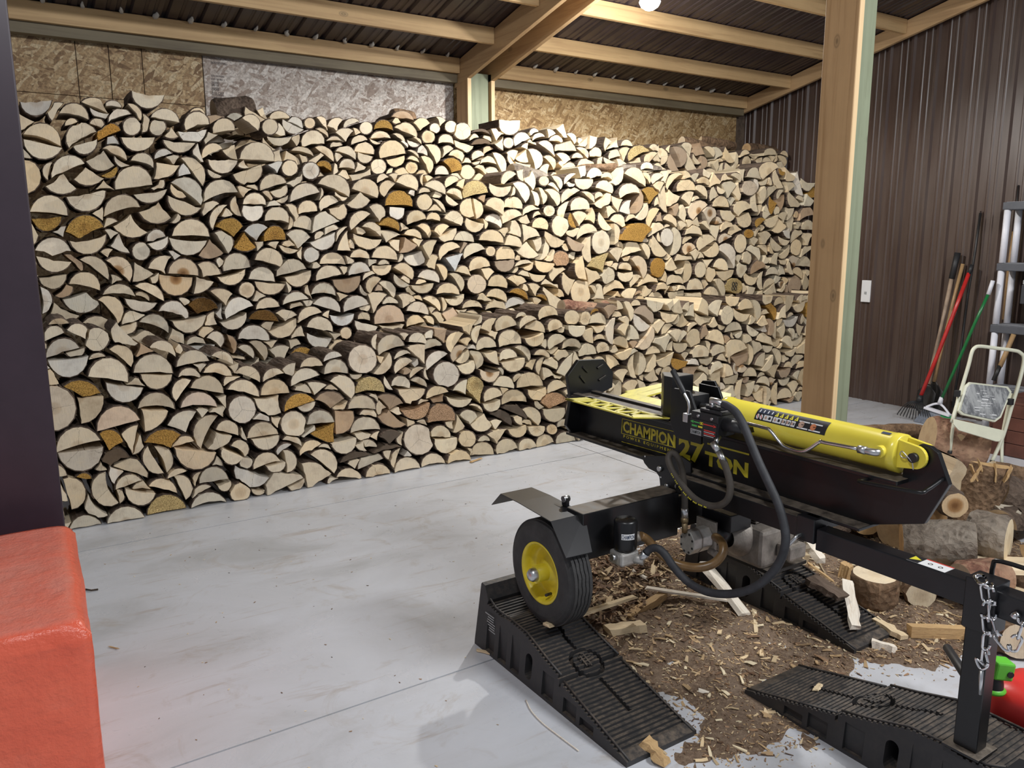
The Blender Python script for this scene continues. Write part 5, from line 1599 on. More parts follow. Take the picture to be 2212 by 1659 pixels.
P(MB().box((2.26, 2.18, .94), (2.36, 2.279, 1.035)), 'gusset', 'black', .001)
# cylinder
AX = 2.312
ct = WX(1566, 861, AX).z; cb = WX(1939, 1013, AX).z; axis_z = .988; RC_ = .060
yc0, yc1 = 2.045, 1.335
P(MB().cyl((AX, 2.17, axis_z), (AX, 2.03, axis_z), .019, 20), 'piston_rod', 'chrome')
P(MB().lathe([(0, .022), (0, RC_+.003), (.018, RC_+.004), (.022, RC_), (yc0-yc1-.03, RC_), (yc0-yc1-.026, RC_+.0015), (yc0-yc1, RC_+.0015), (yc0-yc1+.002, RC_-.004), (yc0-yc1+.002, 0.001)], (AX, yc0, axis_z), (0, -1, 0), 48), 'cylinder', 'yellow')
# clevis at the end
ear = []
pc = WX(1977, 988, AX-.030)
for k in range(13):
    a = -PI/2 + PI*k/12; ear.append((pc.y-.036*math.cos(a), pc.z+.036*math.sin(a)))
ep = [(yc1+.012, pc.z-.046)] + ear + [(yc1+.012, pc.z+.046)]
for xx in (AX-.034, AX+.018): P(MB().prism([(xx, y, z) for y, z in ep], (.014, 0, 0)), 'clevis_ear', 'yellow', .0015)
pin = P(MB().cyl((AX-.048, pc.y, pc.z), (AX+.045, pc.y, pc.z), .015, 20), 'clevis_pin', 'dull_steel', .001)
P(MB().tube(smooth_path([(AX-.044, pc.y-.005, pc.z-.035), (AX-.046, pc.y+.0, pc.z-.012), (AX-.047, pc.y+.018, pc.z+.004), (AX-.046, pc.y+.034, pc.z+.014), (AX-.044, pc.y+.040, pc.z+.002), (AX-.044, pc.y+.028, pc.z-.006), (AX-.044, pc.y+.012, pc.z+.002)], 5), .0022, 6), 'retaining_clip', 'zinc')
# label round the cylinder
def cyl_patch(name, mat, y0, y1, a0, a1, r, parent=None, n=6):
    vs = []
    for y in (y0, y1):
        for k in range(n+1):
            a = a0+(a1-a0)*k/n; vs.append((AX-r*math.cos(a), y, axis_z+r*math.sin(a)))
    return MB().add(vs, [(k, k+1, n+2+k, n+1+k) for k in range(n)], 0, True).build(name, M[mat], parent or LS)
def cyl_icon(name, mat, pts, r, parent):
    return MB().add([(AX-r*math.cos(a), y, axis_z+r*math.sin(a)) for y, a in pts], [tuple(range(len(pts)))]).build(name, M[mat], parent)
def onc(px, py):
    """pixel on the tube -> (y, angle)"""
    lo = None
    d = ray(px, py); dx, dz = d.x, d.z; ox, oz = -AX, CAMH-axis_z
    a = dx*dx+dz*dz; b = 2*(ox*dx+oz*dz); c = ox*ox+oz*oz-RC_*RC_; D = max(0, b*b-4*a*c); t = (-b-math.sqrt(D))/(2*a)
    p = EYE+d*t; return p.y, math.atan2(p.z-axis_z, AX-p.x)
ya_, aa_ = onc(1640, 884); yb_, ab_ = onc(1785, 930)
lab = cyl_patch('warning_label', 'label_dark', ya_, yb_, onc(1700, 922)[1], onc(1700, 893)[1], RC_+.0012, n=8)
AL0, AL1 = onc(1700, 922)[1], onc(1700, 893)[1]
def la(u, v): return (ya_+(yb_-ya_)*u, AL0+(AL1-AL0)*v)
def rect(nm, mat, u0, u1, v0, v1, r=RC_+.0020): return cyl_icon(nm, mat, [la(u0, v0), la(u1, v0), la(u1, v1), la(u0, v1)], r, lab)
for u in (.02, .08, .14, .20): rect('icon', 'label_navy', u, u+.05, .52, .90); rect('icon', 'white', u+.018, u+.032, .6, .82, RC_+.0026)
for u in (.27, .34, .41, .48, .55): cyl_icon('icon', 'label_yellow', [la(u, .52), la(u+.052, .52), la(u+.026, .90)], RC_+.0020, lab); cyl_icon('icon', 'label_dark', [la(u+.020, .58), la(u+.032, .58), la(u+.026, .76)], RC_+.0026, lab)
for u in (.02, .075):
    cyl_icon('icon', 'white', [la(u+.022+.022*math.cos(k*PI/5), .26+.19*math.sin(k*PI/5)) for k in range(10)], RC_+.0020, lab)
    cyl_icon('icon', 'label_red', [la(u+.006, .36), la(u+.012, .40), la(u+.040, .16), la(u+.034, .12)], RC_+.0026, lab)
for u0, u1 in ((.13, .255), (.27, .39), (.40, .455), (.465, .52), (.53, .585)):
    rect('icon', 'white', u0, u1, .08, .46); rect('icon', 'label_dark', u0+(u1-u0)*.60, u0+(u1-u0)*.84, .18, .36, RC_+.0026)
    cyl_icon('icon', 'label_tan', [la(u0+(u1-u0)*.28+.014*math.cos(k*PI/4), .27+.12*math.sin(k*PI/4)) for k in range(8)], RC_+.0026, lab)
for u0, u1, m_ in ((.62, .765, 'label_tan'), (.78, .935, 'label_orange')):
    rect('icon', 'white', u0, u1, .08, .62); cyl_icon('icon', m_, [la(u0+.050+.038*math.cos(k*PI/7), .35+.23*math.sin(k*PI/7)) for k in range(14)], RC_+.0026, lab)
    cyl_icon('icon', 'label_dark', [la(u0+.05, .33), la(u0+.10, .36), la(u0+.05, .38)], RC_+.0030, lab)
y1_, a1_ = onc(1913, 936); cyl_patch('small_label', 'label_navy', y1_+.012, y1_-.018, a1_-.10, a1_+.12, RC_+.0012)
# boss and elbow, chrome return pipe
yb2, ab2 = onc(1903, 975); bo = Vector((AX-RC_*math.cos(ab2), yb2, axis_z+RC_*math.sin(ab2)))
P(MB().cyl((bo.x+.012, bo.y, bo.z), (bo.x-.016, bo.y, bo.z), .019, 20), 'port_boss', 'yellow', .001)
XPp = bo.x-.026
el = smooth_path([(bo.x-.010, bo.y, bo.z), (bo.x-.024, bo.y, bo.z), (XPp-.004, bo.y+.012, bo.z), (XPp-.004, bo.y+.034, bo.z)], 4)
P(MB().tube(el, .0115, 12), 'elbow_fitting', 'zinc'); P(MB().cyl((XPp-.004, bo.y+.030, bo.z), (XPp-.004, bo.y+.056, bo.z), .0135, 6), 'pipe_nut', 'zinc')
pp = [WX(a, b, XPp-.004) for a, b in ((1866, 978), (1782, 956), (1770, 955), (1742, 973), (1722, 974), (1698, 966), (1686, 957), (1664, 930), (1652, 924), (1600, 911), (1575, 906))]
pp[0] = Vector((XPp-.004, bo.y+.05, bo.z))
P(MB().tube(smooth_path(pp, 4), .0062, 10), 'return_pipe', 'chrome')
# handle bar welded to the web
hb = [WX(1999, 1035, XW-.004), WX(1950, 1049, 2.20), WX(1938, 1050, 2.175), WX(1862, 1041, 2.175), WX(1850, 1037, 2.19), WX(1866, 1024, XW-.004)]
za = .905
hb = [(XW+.004, 1.20, .945), (2.215, 1.20, .925), (2.19, 1.215, .92), (2.19, 1.385, .905), (2.215, 1.40, .903), (XW+.004, 1.40, .900)]
P(MB().tube(smooth_path(hb, 4), .0062, 8), 'grab_handle', 'black')
# lettering on the web
def wtext(s, px, mat, fat, name='lettering', sp=1.0):
    """px: four pixel corners, lower left, lower right, upper left"""
    a, b, c = (WX(x, y, XW) for x, y in px)
    return text_mesh(name, s, M[mat], LS, (XW, a.y, a.z), (0, -1, 0), (0, 0, 1), a.y-b.y, (c.z-a.z), fat, .0012, sp)
wtext('CHAMPION', ((1346, 933), (1458, 964), (1347, 908)), 'decal', .034)
wtext('POWER EQUIPMENT', ((1347, 946), (1457, 978), (1347, 939)), 'decal', .02, sp=1.5)
wtext('27', ((1465, 988), (1520, 1004), (1467, 942)), 'decal', .045)
wtext('TON', ((1522, 1004), (1616, 1032), (1527, 974)), 'decal', .045)
def wline(p, q, w):
    a = WX(*p, XW-.001); b = WX(*q, XW-.001); P(MB().bar((XW-.0008, a.y, a.z), (XW-.0008, b.y, b.z), .001, w), 'decal_line', 'decal')
wline((1343, 936), (1458, 967), .0028); wline((1343, 954), (1450, 984), .0022); wline((1344, 905), (1343, 937), .002) if False else None
for p, q in (((1345, 904), (1460, 933)), ((1345, 905), (1343, 936)), ((1460, 933), (1459, 968))):
    a = WX(*p, XW); b = WX(*q, XW); P(MB().bar((XW-.0008, a.y, a.z), (XW-.0008, b.y, b.z), .0024, .0024), 'decal_line', 'decal')
wline((1528, 958), (1618, 982), .0065)
# control valve
vx0, vx1 = 2.135, 2.232
v0 = WX(1493, 886, vx0); v1 = WX(1551, 906, vx0); v2 = WX(1549, 947, vx0)
vy0, vy1, vz0, vz1 = v1.y, v0.y, v2.z-.012, v0.z
P(MB().box((vx0, vy0, vz0+.012), (vx1, vy1, vz1)), 'valve_body', 'black_soft', .004)
P(MB().box((vx0+.012, vy0-.005, vz1), (vx1-.01, vy1-.03, vz1+.014)), 'valve_cap', 'black_soft', .004)
P(MB().box((vx0+.025, vy0+.02, vz1+.014), (vx1-.025, vy1-.045, vz1+.026)), 'valve_cap', 'black_soft', .003)
P(MB().cyl((vx0+.04, vy0, (vz0+vz1)/2+.012), (vx0+.04, vy0-.085, (vz0+vz1)/2+.012), .026, 16, r2=.018), 'spool_housing', 'black_soft')
P(MB().box((vx1, vy0-.06, vz0+.03), (XW, vy1+.02, vz0+.05)), 'valve_bracket', 'black')
lp_ = P(MB().box((vx0-.004, vy0+.001, vz0+.004), (vx0-.001, vy1-.002, vz1-.028)), 'valve_label', 'label_dark')
LX = vx0-.0045; Ly = vy1-vy0; Lz = vz1-.028-vz0
def lrect(u0, u1, v0, v1, m): MB().box((LX-.0006, vy1-Ly*u1, vz0+Lz*v0), (LX, vy1-Ly*u0, vz0+Lz*v1)).build('label_field', M[m], lp_)
lrect(.12, .42, .80, .86, 'label_green'); lrect(.46, .90, .80, .86, 'label_red'); lrect(.38, .50, .76, .90, 'label_yellow')
MB().prism([(LX-.0006, vy1-Ly*.02, vz0+Lz*.83), (LX-.0006, vy1-Ly*.14, vz0+Lz*.74), (LX-.0006, vy1-Ly*.14, vz0+Lz*.92)], (.0005, 0, 0)).build('label_arrow', M['label_green'], lp_)
MB().prism([(LX-.0006, vy1-Ly*.99, vz0+Lz*.83), (LX-.0006, vy1-Ly*.88, vz0+Lz*.92), (LX-.0006, vy1-Ly*.88, vz0+Lz*.74)], (.0005, 0, 0)).build('label_arrow', M['label_red'], lp_)
lrect(.08, .28, .56, .66, 'label_green'); lrect(.32, .48, .56, .66, 'label_yellow'); lrect(.54, .95, .46, .53, 'label_red'); lrect(.54, .95, .26, .33, 'label_red'); lrect(.54, .92, .38, .41, 'white'); lrect(.54, .9, .18, .21, 'white'); lrect(.04, .44, .10, .40, 'toolgrey')
text_mesh('lettering', 'CHAMPION', M['label_dark'], lp_, (LX-.0008, vy1-Ly*.06, vz0+Lz*.15), (0, -1, 0), (0, 0, 1), Ly*.36, Lz*.2, .01, .0006)
for u in (.3, .8): P(MB().cyl((vx0-.006, vy1-Ly*u, vz1-.014), (vx0+.002, vy1-Ly*u, vz1-.014), .0055, 8), 'bolt', 'zinc')
# lever
h = [WX(a, b, 2.150) for a, b in ((1484, 905), (1487, 893), (1489, 880), (1487, 867), (1479, 851), (1471, 836), (1453, 800))]
P(MB().tube(h[:6], .0058, 8), 'lever_rod', 'zinc'); P(MB().tube([h[4]*.9+h[5]*.1, h[6]], [.0105, .0110], 12), 'lever_grip', 'black_soft', .002)
P(MB().box((2.140, h[0].y-.012, h[0].z-.012), (2.165, h[0].y+.014, h[0].z+.022)), 'lever_link', 'zinc', .003)
# fittings and hoses
XF = 2.165
e = [WX(a, b, XF) for a, b in ((1539, 884), (1538, 867), (1545, 864), (1566, 875))]
P(MB().cyl((XF, e[0].y, vz1+.02), (XF, e[0].y, e[1].z-.004), .0125, 6), 'top_fitting', 'zinc')
P(MB().tube([(XF, e[0].y, e[1].z-.012), (XF, e[1].y-.002, e[1].z+.004), e[2]+Vector((0, -.008, -.004)), e[3]], [.013, .014, .0125, .0115], 10), 'top_elbow', 'zinc')
HX = [(1562, 873), (1572, 877), (1590, 891), (1606, 918), (1622, 957), (1640, 1000), (1661, 1045), (1682, 1092), (1695, 1140), (1696, 1178), (1682, 1218), (1652, 1253), (1618, 1274), (1575, 1283), (1530, 1279), (1490, 1260), (1458, 1228), (1436, 1197), (1420, 1184), (1405, 1186), (1396, 1194)]
XH = [XF, XF, XF-.005, 2.15, 2.14, 2.13, 2.12, 2.11, 2.10, 2.09, 2.08, 2.06, 2.04, 2.02, 2.00, 1.99, 1.975, 1.96, 1.95, 1.94, 1.93]
P(MB().tube(smooth_path([WX(a, b, x) for (a, b), x in zip(HX, XH)], 5), .0145, 14), 'pressure_hose', 'rubber')
f0 = [WX(a, b, 2.115) for a, b in ((1538, 950), (1541, 962), (1552, 975), (1565, 1000))]
P(MB().cyl((2.150, f0[0].y-.0, vz0+.016), (2.125, f0[1].y, f0[1].z+.002), .0105, 6), 'lower_fitting', 'zinc'); P(MB().tube([f0[1]+Vector((0, .003, .01)), f0[2]], [.0125, .0135], 6), 'lower_nut', 'zinc'); P(MB().tube([f0[2], f0[3]], [.0115, .0125], 12), 'hose_ferrule', 'zinc')
H2 = [(1560, 992), (1568, 1010), (1577, 1045), (1574, 1074), (1558, 1090), (1532, 1092), (1502, 1078), (1475, 1050), (1453, 1018), (1444, 992), (1450, 979), (1462, 985), (1472, 1010), (1477, 1045), (1479, 1075), (1479, 1102)]
X2 = [2.115, 2.11, 2.10, 2.09, 2.085, 2.08, 2.075, 2.075, 2.08, 2.09, 2.105, 2.12, 2.135, 2.145, 2.15, 2.15]
P(MB().tube(smooth_path([WX(a, b, x) for (a, b), x in zip(H2, X2)], 6), .0125, 12), 'valve_hose', 'rubber_brown')
pr2 = smooth_path([WX(a, b, x-.013) for (a, b), x in zip([(1450, 1023), (1471, 1057), (1497, 1083), (1527, 1097)], (2.08, 2.075, 2.075, 2.08))], 10)
for k in range(0, len(pr2)-1, 1):
    if k % 4 != 3: P(MB().bar(pr2[k], pr2[k]*.5+pr2[k+1]*.5, .002, .0045), 'hose_print', 'label_yellow')
q = [WX(1479, y, 2.15) for y in (1098, 1118, 1128, 1150)]
P(MB().tube([q[0], q[1]], .0135, 14), 'hose_ferrule', 'zinc'); P(MB().tube([q[1], q[2]], .0150, 6), 'hose_nut', 'brass'); P(MB().tube([q[2], q[3]], .0115, 10), 'pump_inlet', 'brass')
H3 = [(1383, 1157), (1398, 1165), (1414, 1183), (1440, 1207), (1472, 1221), (1508, 1226), (1540, 1218), (1560, 1198), (1562, 1178), (1553, 1165), (1545, 1160)]
X3 = [1.95, 1.98, 2.0, 2.03, 2.06, 2.09, 2.13, 2.16, 2.18, 2.20, 2.22]
P(MB().tube(smooth_path([WX(a, b, x) for (a, b), x in zip(H3, X3)], 5), .0165, 14), 'suction_hose', 'suction')
# tank / axle box
tz1, tz0 = .648, .462
P(MB().box((1.742, 2.20, tz0), (2.232, 2.30, tz1)), 'oil_tank', 'black_dusty', .004)
P(MB().box((2.236, 2.215, tz0+.02), (2.86, 2.29, tz1-.03)), 'axle_box', 'frame_black', .004)
# filter
fx, fy = 1.885, 2.125
P(MB().lathe([(0, .001), (0, .036), (.006, .042), (.012, .044), (.112, .044), (.118, .040), (.121, .034), (.122, .001)], (fx, fy, .505), (0, 0, 1), 32), 'filter_canister', 'black', 0)
P(MB().box((fx-.045, fy-.035, .452), (fx+.042, fy+.04, .505)), 'filter_head', 'alu', .010)
P(MB().cyl((fx+.02, fy-.02, .474), (fx+.045, fy-.055, .470), .020, 8), 'head_plug', 'alu'); P(MB().cyl((fx-.05, fy+.0, .485), (fx-.065, fy-.0, .487), .012, 12), 'head_plug', 'zinc')
hf = WX(1396, 1194, 1.93); P(MB().tube([(fx+.035, fy-.045, .468), hf], [.014, .0165], 10), 'hose_ferrule', 'zinc')
hf2 = WX(1383, 1157, 1.95); P(MB().tube([(fx+.03, fy+.03, .52), hf2], [.016, .018], 10), 'hose_ferrule', 'dirty_alu'); P(MB().box((fx+.01, fy+.03, .47), (fx+.05, 2.199, .53)), 'filter_mount', 'dirty_alu', .004)
fl_ = [];  r_ = .0452
for k in range(9):
    a = -2.62+1.15*k/8; fl_ += [(fx+r_*math.cos(a), fy+r_*math.sin(a), .558), (fx+r_*math.cos(a), fy+r_*math.sin(a), .580)]
sb = MB().add(fl_, [(2*k, 2*k+2, 2*k+3, 2*k+1) for k in range(8)], 0, True).build('filter_band', M['white'], LS)
tm = text_mesh('lettering', 'CHAMPION', M['label_navy'], None, (0, 0, 0), (1, 0, 0), (0, 1, 0), 1.0, 1.0, .01, 0)
for v in tm.data.vertices:
    a = -2.58+1.08*v.co.x; v.co = Vector((fx+(r_+.0008)*math.cos(a), fy+(r_+.0008)*math.sin(a), .5605+v.co.y*.017))
attach(tm, LS)
# fender, bent sheet
fz = .645
fd = [(2.66, .575), (2.60, .640), (2.475, .640), (2.255, .632), (2.165, .500)]
mb = MB(); th = .003; x0, x1 = 1.612, 1.762
sec = [(2.655, .585), (2.485, .655), (2.255, .650), (2.168, .505)]
P0 = []
g_ = [(x0, 2.600, .648), (x1, 2.600, .650), (x1, 2.475, .652), (x0, 2.475, .650)]
YF = [(2.665, ((1094, 1123), (1150, 1113))), (2.60, ((1108, 1087), (1157, 1076))), (2.46, ((1126, 1096), (1188, 1080))), (2.225, ((1188, 1130), (1251, 1115))), (2.125, ((1223, 1207), (1279, 1194)))]
FP = [[WY(*q, y) for q in pr_] for y, pr_ in YF]
FP[2] = [Vector((1.628, 2.46, .640)), Vector((1.782, 2.46, .640))]; FP[3] = [Vector((1.622, 2.235, .632)), Vector((1.778, 2.235, .632))]; FP[1] = [Vector((1.628, 2.585, .640)), Vector((1.778, 2.585, .640))]; FP[0] = [Vector((1.628, 2.655, .575)), Vector((1.778, 2.655, .575))]
for (a, b), (c, d) in zip(FP, FP[1:]): mb.prism([a, b, d, c], (0, 0, th))
P(mb, 'fender', 'frame_black', 0)
P(MB().box((1.735, 2.33, .60), (1.750, 2.40, .640)), 'fender_bracket', 'frame_black'); P(MB().cyl((1.775, 2.33, .668), (1.748, 2.33, .668), .013, 8), 'bolt', 'zinc')
P(MB().box((1.753, 2.315, .640), (1.768, 2.345, .675)), 'bolt_tab', 'frame_black', .002)
# wheels
def wheel(xo, xi, yc, zc, R, nm):
    w = xi-xo; s = 1 if w > 0 else -1; W_ = abs(w)
    root = empty('wheel', (xo, yc, zc)); root.parent = LS; root.matrix_parent_inverse = Matrix.Translation(-LS.location)
    def A(h): return Vector((xo, yc, zc)), (s, 0, 0)
    c, ax = A(0)
    pr = [(.012, .114), (.004, .122), (.000, .140), (.000, .165), (.006, .183), (.014, .193), (.022, .199)]
    nG = 5; g0 = .018; gw = (W_-.036)/nG; R_ = R
    for k in range(nG):
        a = g0+k*gw; pr += [(a+.001, R_), (a+gw-.0035, R_), (a+gw-.0030, R_-.006), (a+gw-.0003, R_-.006)]
    pr = pr[:-2] + [(W_-.022, .199), (W_-.014, .193), (W_-.006, .183), (W_, .165), (W_, .140), (W_-.004, .122), (W_-.012, .114)]
    mb = MB(); n = 96
    e = Vector((0, 1, 0)); b = Vector((0, 0, 1)); vs = []
    for q, (h, r) in enumerate(pr):
        for k in range(n):
            a = 2*PI*k/n; hh = h
            if 7 <= q < len(pr)-7: hh = h + .0016*math.sin(k*PI/2+.5)*(1 if 9 <= q < len(pr)-9 else 0)
            vs.append(c + Vector((s*hh, 0, 0)) + (e*math.cos(a)+b*math.sin(a))*(r*R/.205 if r > .15 else r))
    mb.add(vs, [(i*n+k, i*n+(k+1) % n, (i+1)*n+(k+1) % n, (i+1)*n+k) for i in range(len(pr)-1) for k in range(n)], 0, False)
    mb.build('tire', M['tire'], root)
    rim = MB().lathe([(.030, .001), (.030, .034), (.036, .040), (.052, .060), (.056, .088), (.052, .098), (.030, .104), (.012, .106), (.006, .112), (.004, .119), (.008, .121), (.016, .116), (.05, .104), (W_*.8, .108), (W_-.004, .119)], c, ax, 56)
    rim.build('rim', M['rim'], root)
    MB().lathe([(.045, .034), (-.012, .032), (-.014, .030), (-.014, .001)], c, ax, 28).build('hub', M['rim'], root)
    MB().lathe([(-.010, .026), (-.030, .0255), (-.040, .019), (-.043, .010), (-.044, .001)], c, ax, 24).build('dust_cap', M['zinc'], root)
    MB().cyl(c+Vector((s*.045, -.020, -.085)), c+Vector((s*.012, -.034, -.078)), .006, 8).build('valve_stem', M['black_soft'], root)
    return root
wheel(1.625, 1.745, 2.318, .402, .205, 'near')
wheel(3.00, 2.88, 2.318, .402, .205, 'far')
# pivot bracket between beam and frame
bk = [WX(a, b, 2.236) for a, b in ((1385, 985), (1392, 1001), (1401, 1012), (1418, 1021), (1424, 1030), (1427, 1060), (1432, 1068), (1492, 1068), (1492, 1000), (1470, 985))]
P(MB().prism(bk, (.010, 0, 0)), 'pivot_bracket', 'black', .001)
for a, b, r in ((1427, 1012, .0105), (1442, 1049, .0085), (1465, 1050, .0085)):
    p = WX(a, b, 2.236); P(MB().cyl(p+Vector((-.012, 0, 0)), p, r, 12, r2=r*1.35), 'bolt', 'zinc')
sl_ = MB()
for a, b in ((1393, 986), (1427, 1031)): p = WX(a, b, 2.2345); sl_.cyl(p, p+Vector((.0012, 0, 0)), .0035, 10)
P(sl_, 'bracket_hole', 'white')
# tongue
P(MB().box((2.200, 1.60, .652), (2.262, 2.19, .722)), 'tongue_rear', 'black_dusty', .003)
P(MB().box((2.275, 1.60, .652), (2.42, 2.19, .70)), 'frame_rail', 'frame_black', .003)
P(MB().box((2.192, 1.545, .648), (2.27, 1.615, .733)), 'tongue_sleeve', 'frame_black', .003); P(MB().box((2.215, 1.55, .733), (2.26, 1.60, zb_-.013)), 'beam_support', 'frame_black', .003)
tp = P(MB().box((2.200, .50, .628), (2.262, 1.543, .702)), 'tongue', 'frame_black', .004)
P(MB().tube(smooth_path([(2.235, 1.598, .665), (2.18, 1.598, .665), (2.165, 1.60, .655), (2.150, 1.625, .615)], 4), .0068, 10), 'lock_pin', 'zinc')
s0, s1 = FL(1961, 1197, .7025), FL(2050, 1225, .7025)
st_ = P(MB().box((2.204, 1.12, .7021), (2.258, 1.235, .7028)), 'tongue_label', 'white')
MB().box((2.204, 1.20, .7029), (2.258, 1.235, .7032)).build('label_field', M['label_dark'], st_); MB().prism([(2.215, 1.232, .7033), (2.250, 1.232, .7033), (2.232, 1.204, .7033)], (0, 0, .0002)).build('label_triangle', M['label_yellow'], st_)
MB().box((2.252, 1.12, .7029), (2.258, 1.20, .7032)).build('label_field', M['label_red'], st_)
for k in range(2): MB().lathe([(0, .004), (0, .007), (.0003, .007)], (2.228, 1.175-.03*k, .7029), (0, 0, 1), 12).build('label_mark', M['label_dark'], st_)
# jack post
JY = 1.015; JX = 2.198
jx0, jx1 = JX-.0, JX+.060
P(MB().box((JX-.005, JY-.036, .212), (JX+.053, JY+.030, .715)), 'jack_post', 'black', .004)
P(MB().box((JX-.012, JY-.045, .575), (JX+.062, JY+.038, .722)), 'jack_sleeve', 'frame_black', .003)
P(MB().box((JX-.028, JY-.055, .203), (JX+.078, JY+.05, .211)), 'jack_foot', 'black_dusty', .002)
P(MB().cyl((JX+.03, JY+.025, .405), (JX+.215, JY+.18, .372), .0135, 12), 'jack_handle', 'black_soft', .002)
P(MB().cyl((JX+.053, JY+.0, .595), (JX+.085, JY+.04, .595), .012, 6), 'bolt', 'zinc')
P(MB().tube(smooth_path([(2.262, 1.02, .695), (2.262, 1.02, .745), (2.262, 1.00, .765), (2.262, .86, .765), (2.262, .70, .765)], 4), .0068, 8), 'cable_loop', 'black')
# safety chains: every link a piece of its own
lm = MB()
pts = []
for k in range(25):
    a = 2*PI*k/24; pts.append((.0115*math.cos(a), 0, .0125*math.sin(a)+(.0125 if math.sin(a) >= 0 else -.0125)))
lm.tube(pts, .0037, 7, cap=False); link_object = lm.build('chain_link', M['chrome']); link_mesh = link_object.data; bpy.data.objects.remove(link_object)
ch = empty('safety_chain', (2.2, .96, .68)); ch.parent = LS; ch.matrix_parent_inverse = Matrix.Translation(-LS.location)
def chain(path, n):
    Q = smooth_path(path, 8); D = [0]
    for a, b in zip(Q, Q[1:]): D.append(D[-1]+(b-a).length)
    n = int(D[-1]/.0405)
    for k in range(n):
        t = D[-1]*(k+.5)/n; i = max(j for j in range(len(D)) if D[j] <= t); i = min(i, len(Q)-2)
        p = Q[i]+(Q[i+1]-Q[i])*((t-D[i])/(D[i+1]-D[i])); d = (Q[i+1]-Q[i]).normalized()
        o = bpy.data.objects.new('chain_link', link_mesh); COL.objects.link(o)
        rot = d.to_track_quat('Z', 'Y').to_matrix().to_4x4() @ Matrix.Rotation((k % 2)*PI/2+.4, 4, 'Z')
        o.parent = ch; o.matrix_parent_inverse = (Matrix.Translation(LS.location) @ Matrix.Translation(-LS.location) @ Matrix.Translation(ch.location)).inverted(); o.matrix_basis = Matrix.Translation(p) @ rot
XC = 2.172
chain([WX(2112, 1243, 2.20), WX(2124, 1262, XC), WX(2131, 1300, XC), WX(2128, 1330, XC), WX(2131, 1370, XC), WX(2129, 1405, XC), WX(2126, 1435, XC)], 0)
chain([WX(2116, 1247, 2.20), WX(2140, 1275, XC+.01), WX(2144, 1330, XC+.01), WX(2152, 1362, XC), WX(2166, 1388, XC), WX(2186, 1398, XC), WX(2200, 1372, XC), WX(2212, 1340, XC), WX(2230, 1325, XC)], 0)
hk = [WX(a, b, XC) for a, b in ((2127, 1438), (2108, 1422), (2114, 1440), (2124, 1446), (2134, 1436), (2128, 1408))]
P(MB().tube(smooth_path(hk, 4), .0035, 8), 'chain_hook', 'chrome', parent=None)
P(MB().tube([WX(2120, 1448, XC), WX(2117, 1500, XC)], [.006, .0045], 8), 'hook_shank', 'zinc')
P(MB().lathe([(0, .001), (.004, .010), (.012, .0145), (.020, .010), (.024, .001)], WX(2194, 1330, 2.19)+Vector((0, 0, -.012)), (0, 0, 1), 16), 'coupler_knob', 'chrome')
# pump and engine below the beam
pcx = WY(1493, 1157, 2.06)
octagon = [(math.cos(a)*.040, math.sin(a)*.050) for a in [PI/8+k*PI/4 for k in range(8)]]
P(MB().prism([(2.155, 2.075+a, .488+b) for a, b in octagon], (.105, 0, 0)), 'pump_body', 'alu', .003)
P(MB().prism([(2.1995, 2.075+a*1.03, .488+b*1.03) for a, b in octagon], (.006, 0, 0)), 'pump_joint', 'dirty_alu')
bl = MB()
for k in range(8): a = PI/8+k*PI/4; bl.cyl((2.1535, 2.075+.031*math.cos(a), .488+.039*math.sin(a)), (2.1555, 2.075+.031*math.cos(a), .488+.039*math.sin(a)), .0048, 8)
P(bl, 'pump_bolts', 'black_soft')
P(MB().box((2.26, 2.03, .44), (2.275, 2.13, .56)), 'pump_flange', 'dirty_alu', .003); P(MB().cyl((2.275, 2.075, .49), (2.42, 2.075, .49), .045, 20), 'shaft_housing', 'frame_black')
P(MB().cyl((2.235, 2.03, .455), (2.235, 2.0, .448), .014, 10), 'pump_port', 'dirty_alu'); P(MB().box((2.30, 1.99, .52), (2.42, 2.14, .59)), 'engine_mount', 'frame_black', .004)
en = MB().box((2.42, 1.93, .36), (2.62, 2.19, .52)); P(en, 'crankcase', 'dirty_alu', .018)
P(MB().box((2.44, 1.90, .345), (2.66, 2.17, .36)), 'engine_plate', 'black_dusty', .002)
P(MB().lathe([(0, .085), (.02, .088), (.05, .06), (.07, .04)], (2.43, 2.06, .47), (-1, 0, 0), 24), 'engine_cover', 'dirty_alu')
for k in range(7): P(MB().box((2.46, 2.0, .525+k*.011), (2.58, 2.16, .530+k*.011)), 'cooling_fin', 'dirty_alu')
P(MB().box((2.47, 2.01, .52), (2.57, 2.15, .60)), 'cylinder_block', 'dirty_alu', .006)
P(MB().lathe([(0, .001), (0, .105), (.06, .110), (.09, .08), (.10, .001)], (2.63, 2.06, .47), (1, 0, 0), 28), 'recoil_housing', 'black_soft')
P(MB().box((2.46, 2.17, .50), (2.64, 2.31, .62)), 'fuel_tank', 'black_soft', .02)
P(MB().box((2.50, 1.86, .40), (2.60, 1.93, .46)), 'air_box', 'dirty_alu', .01)

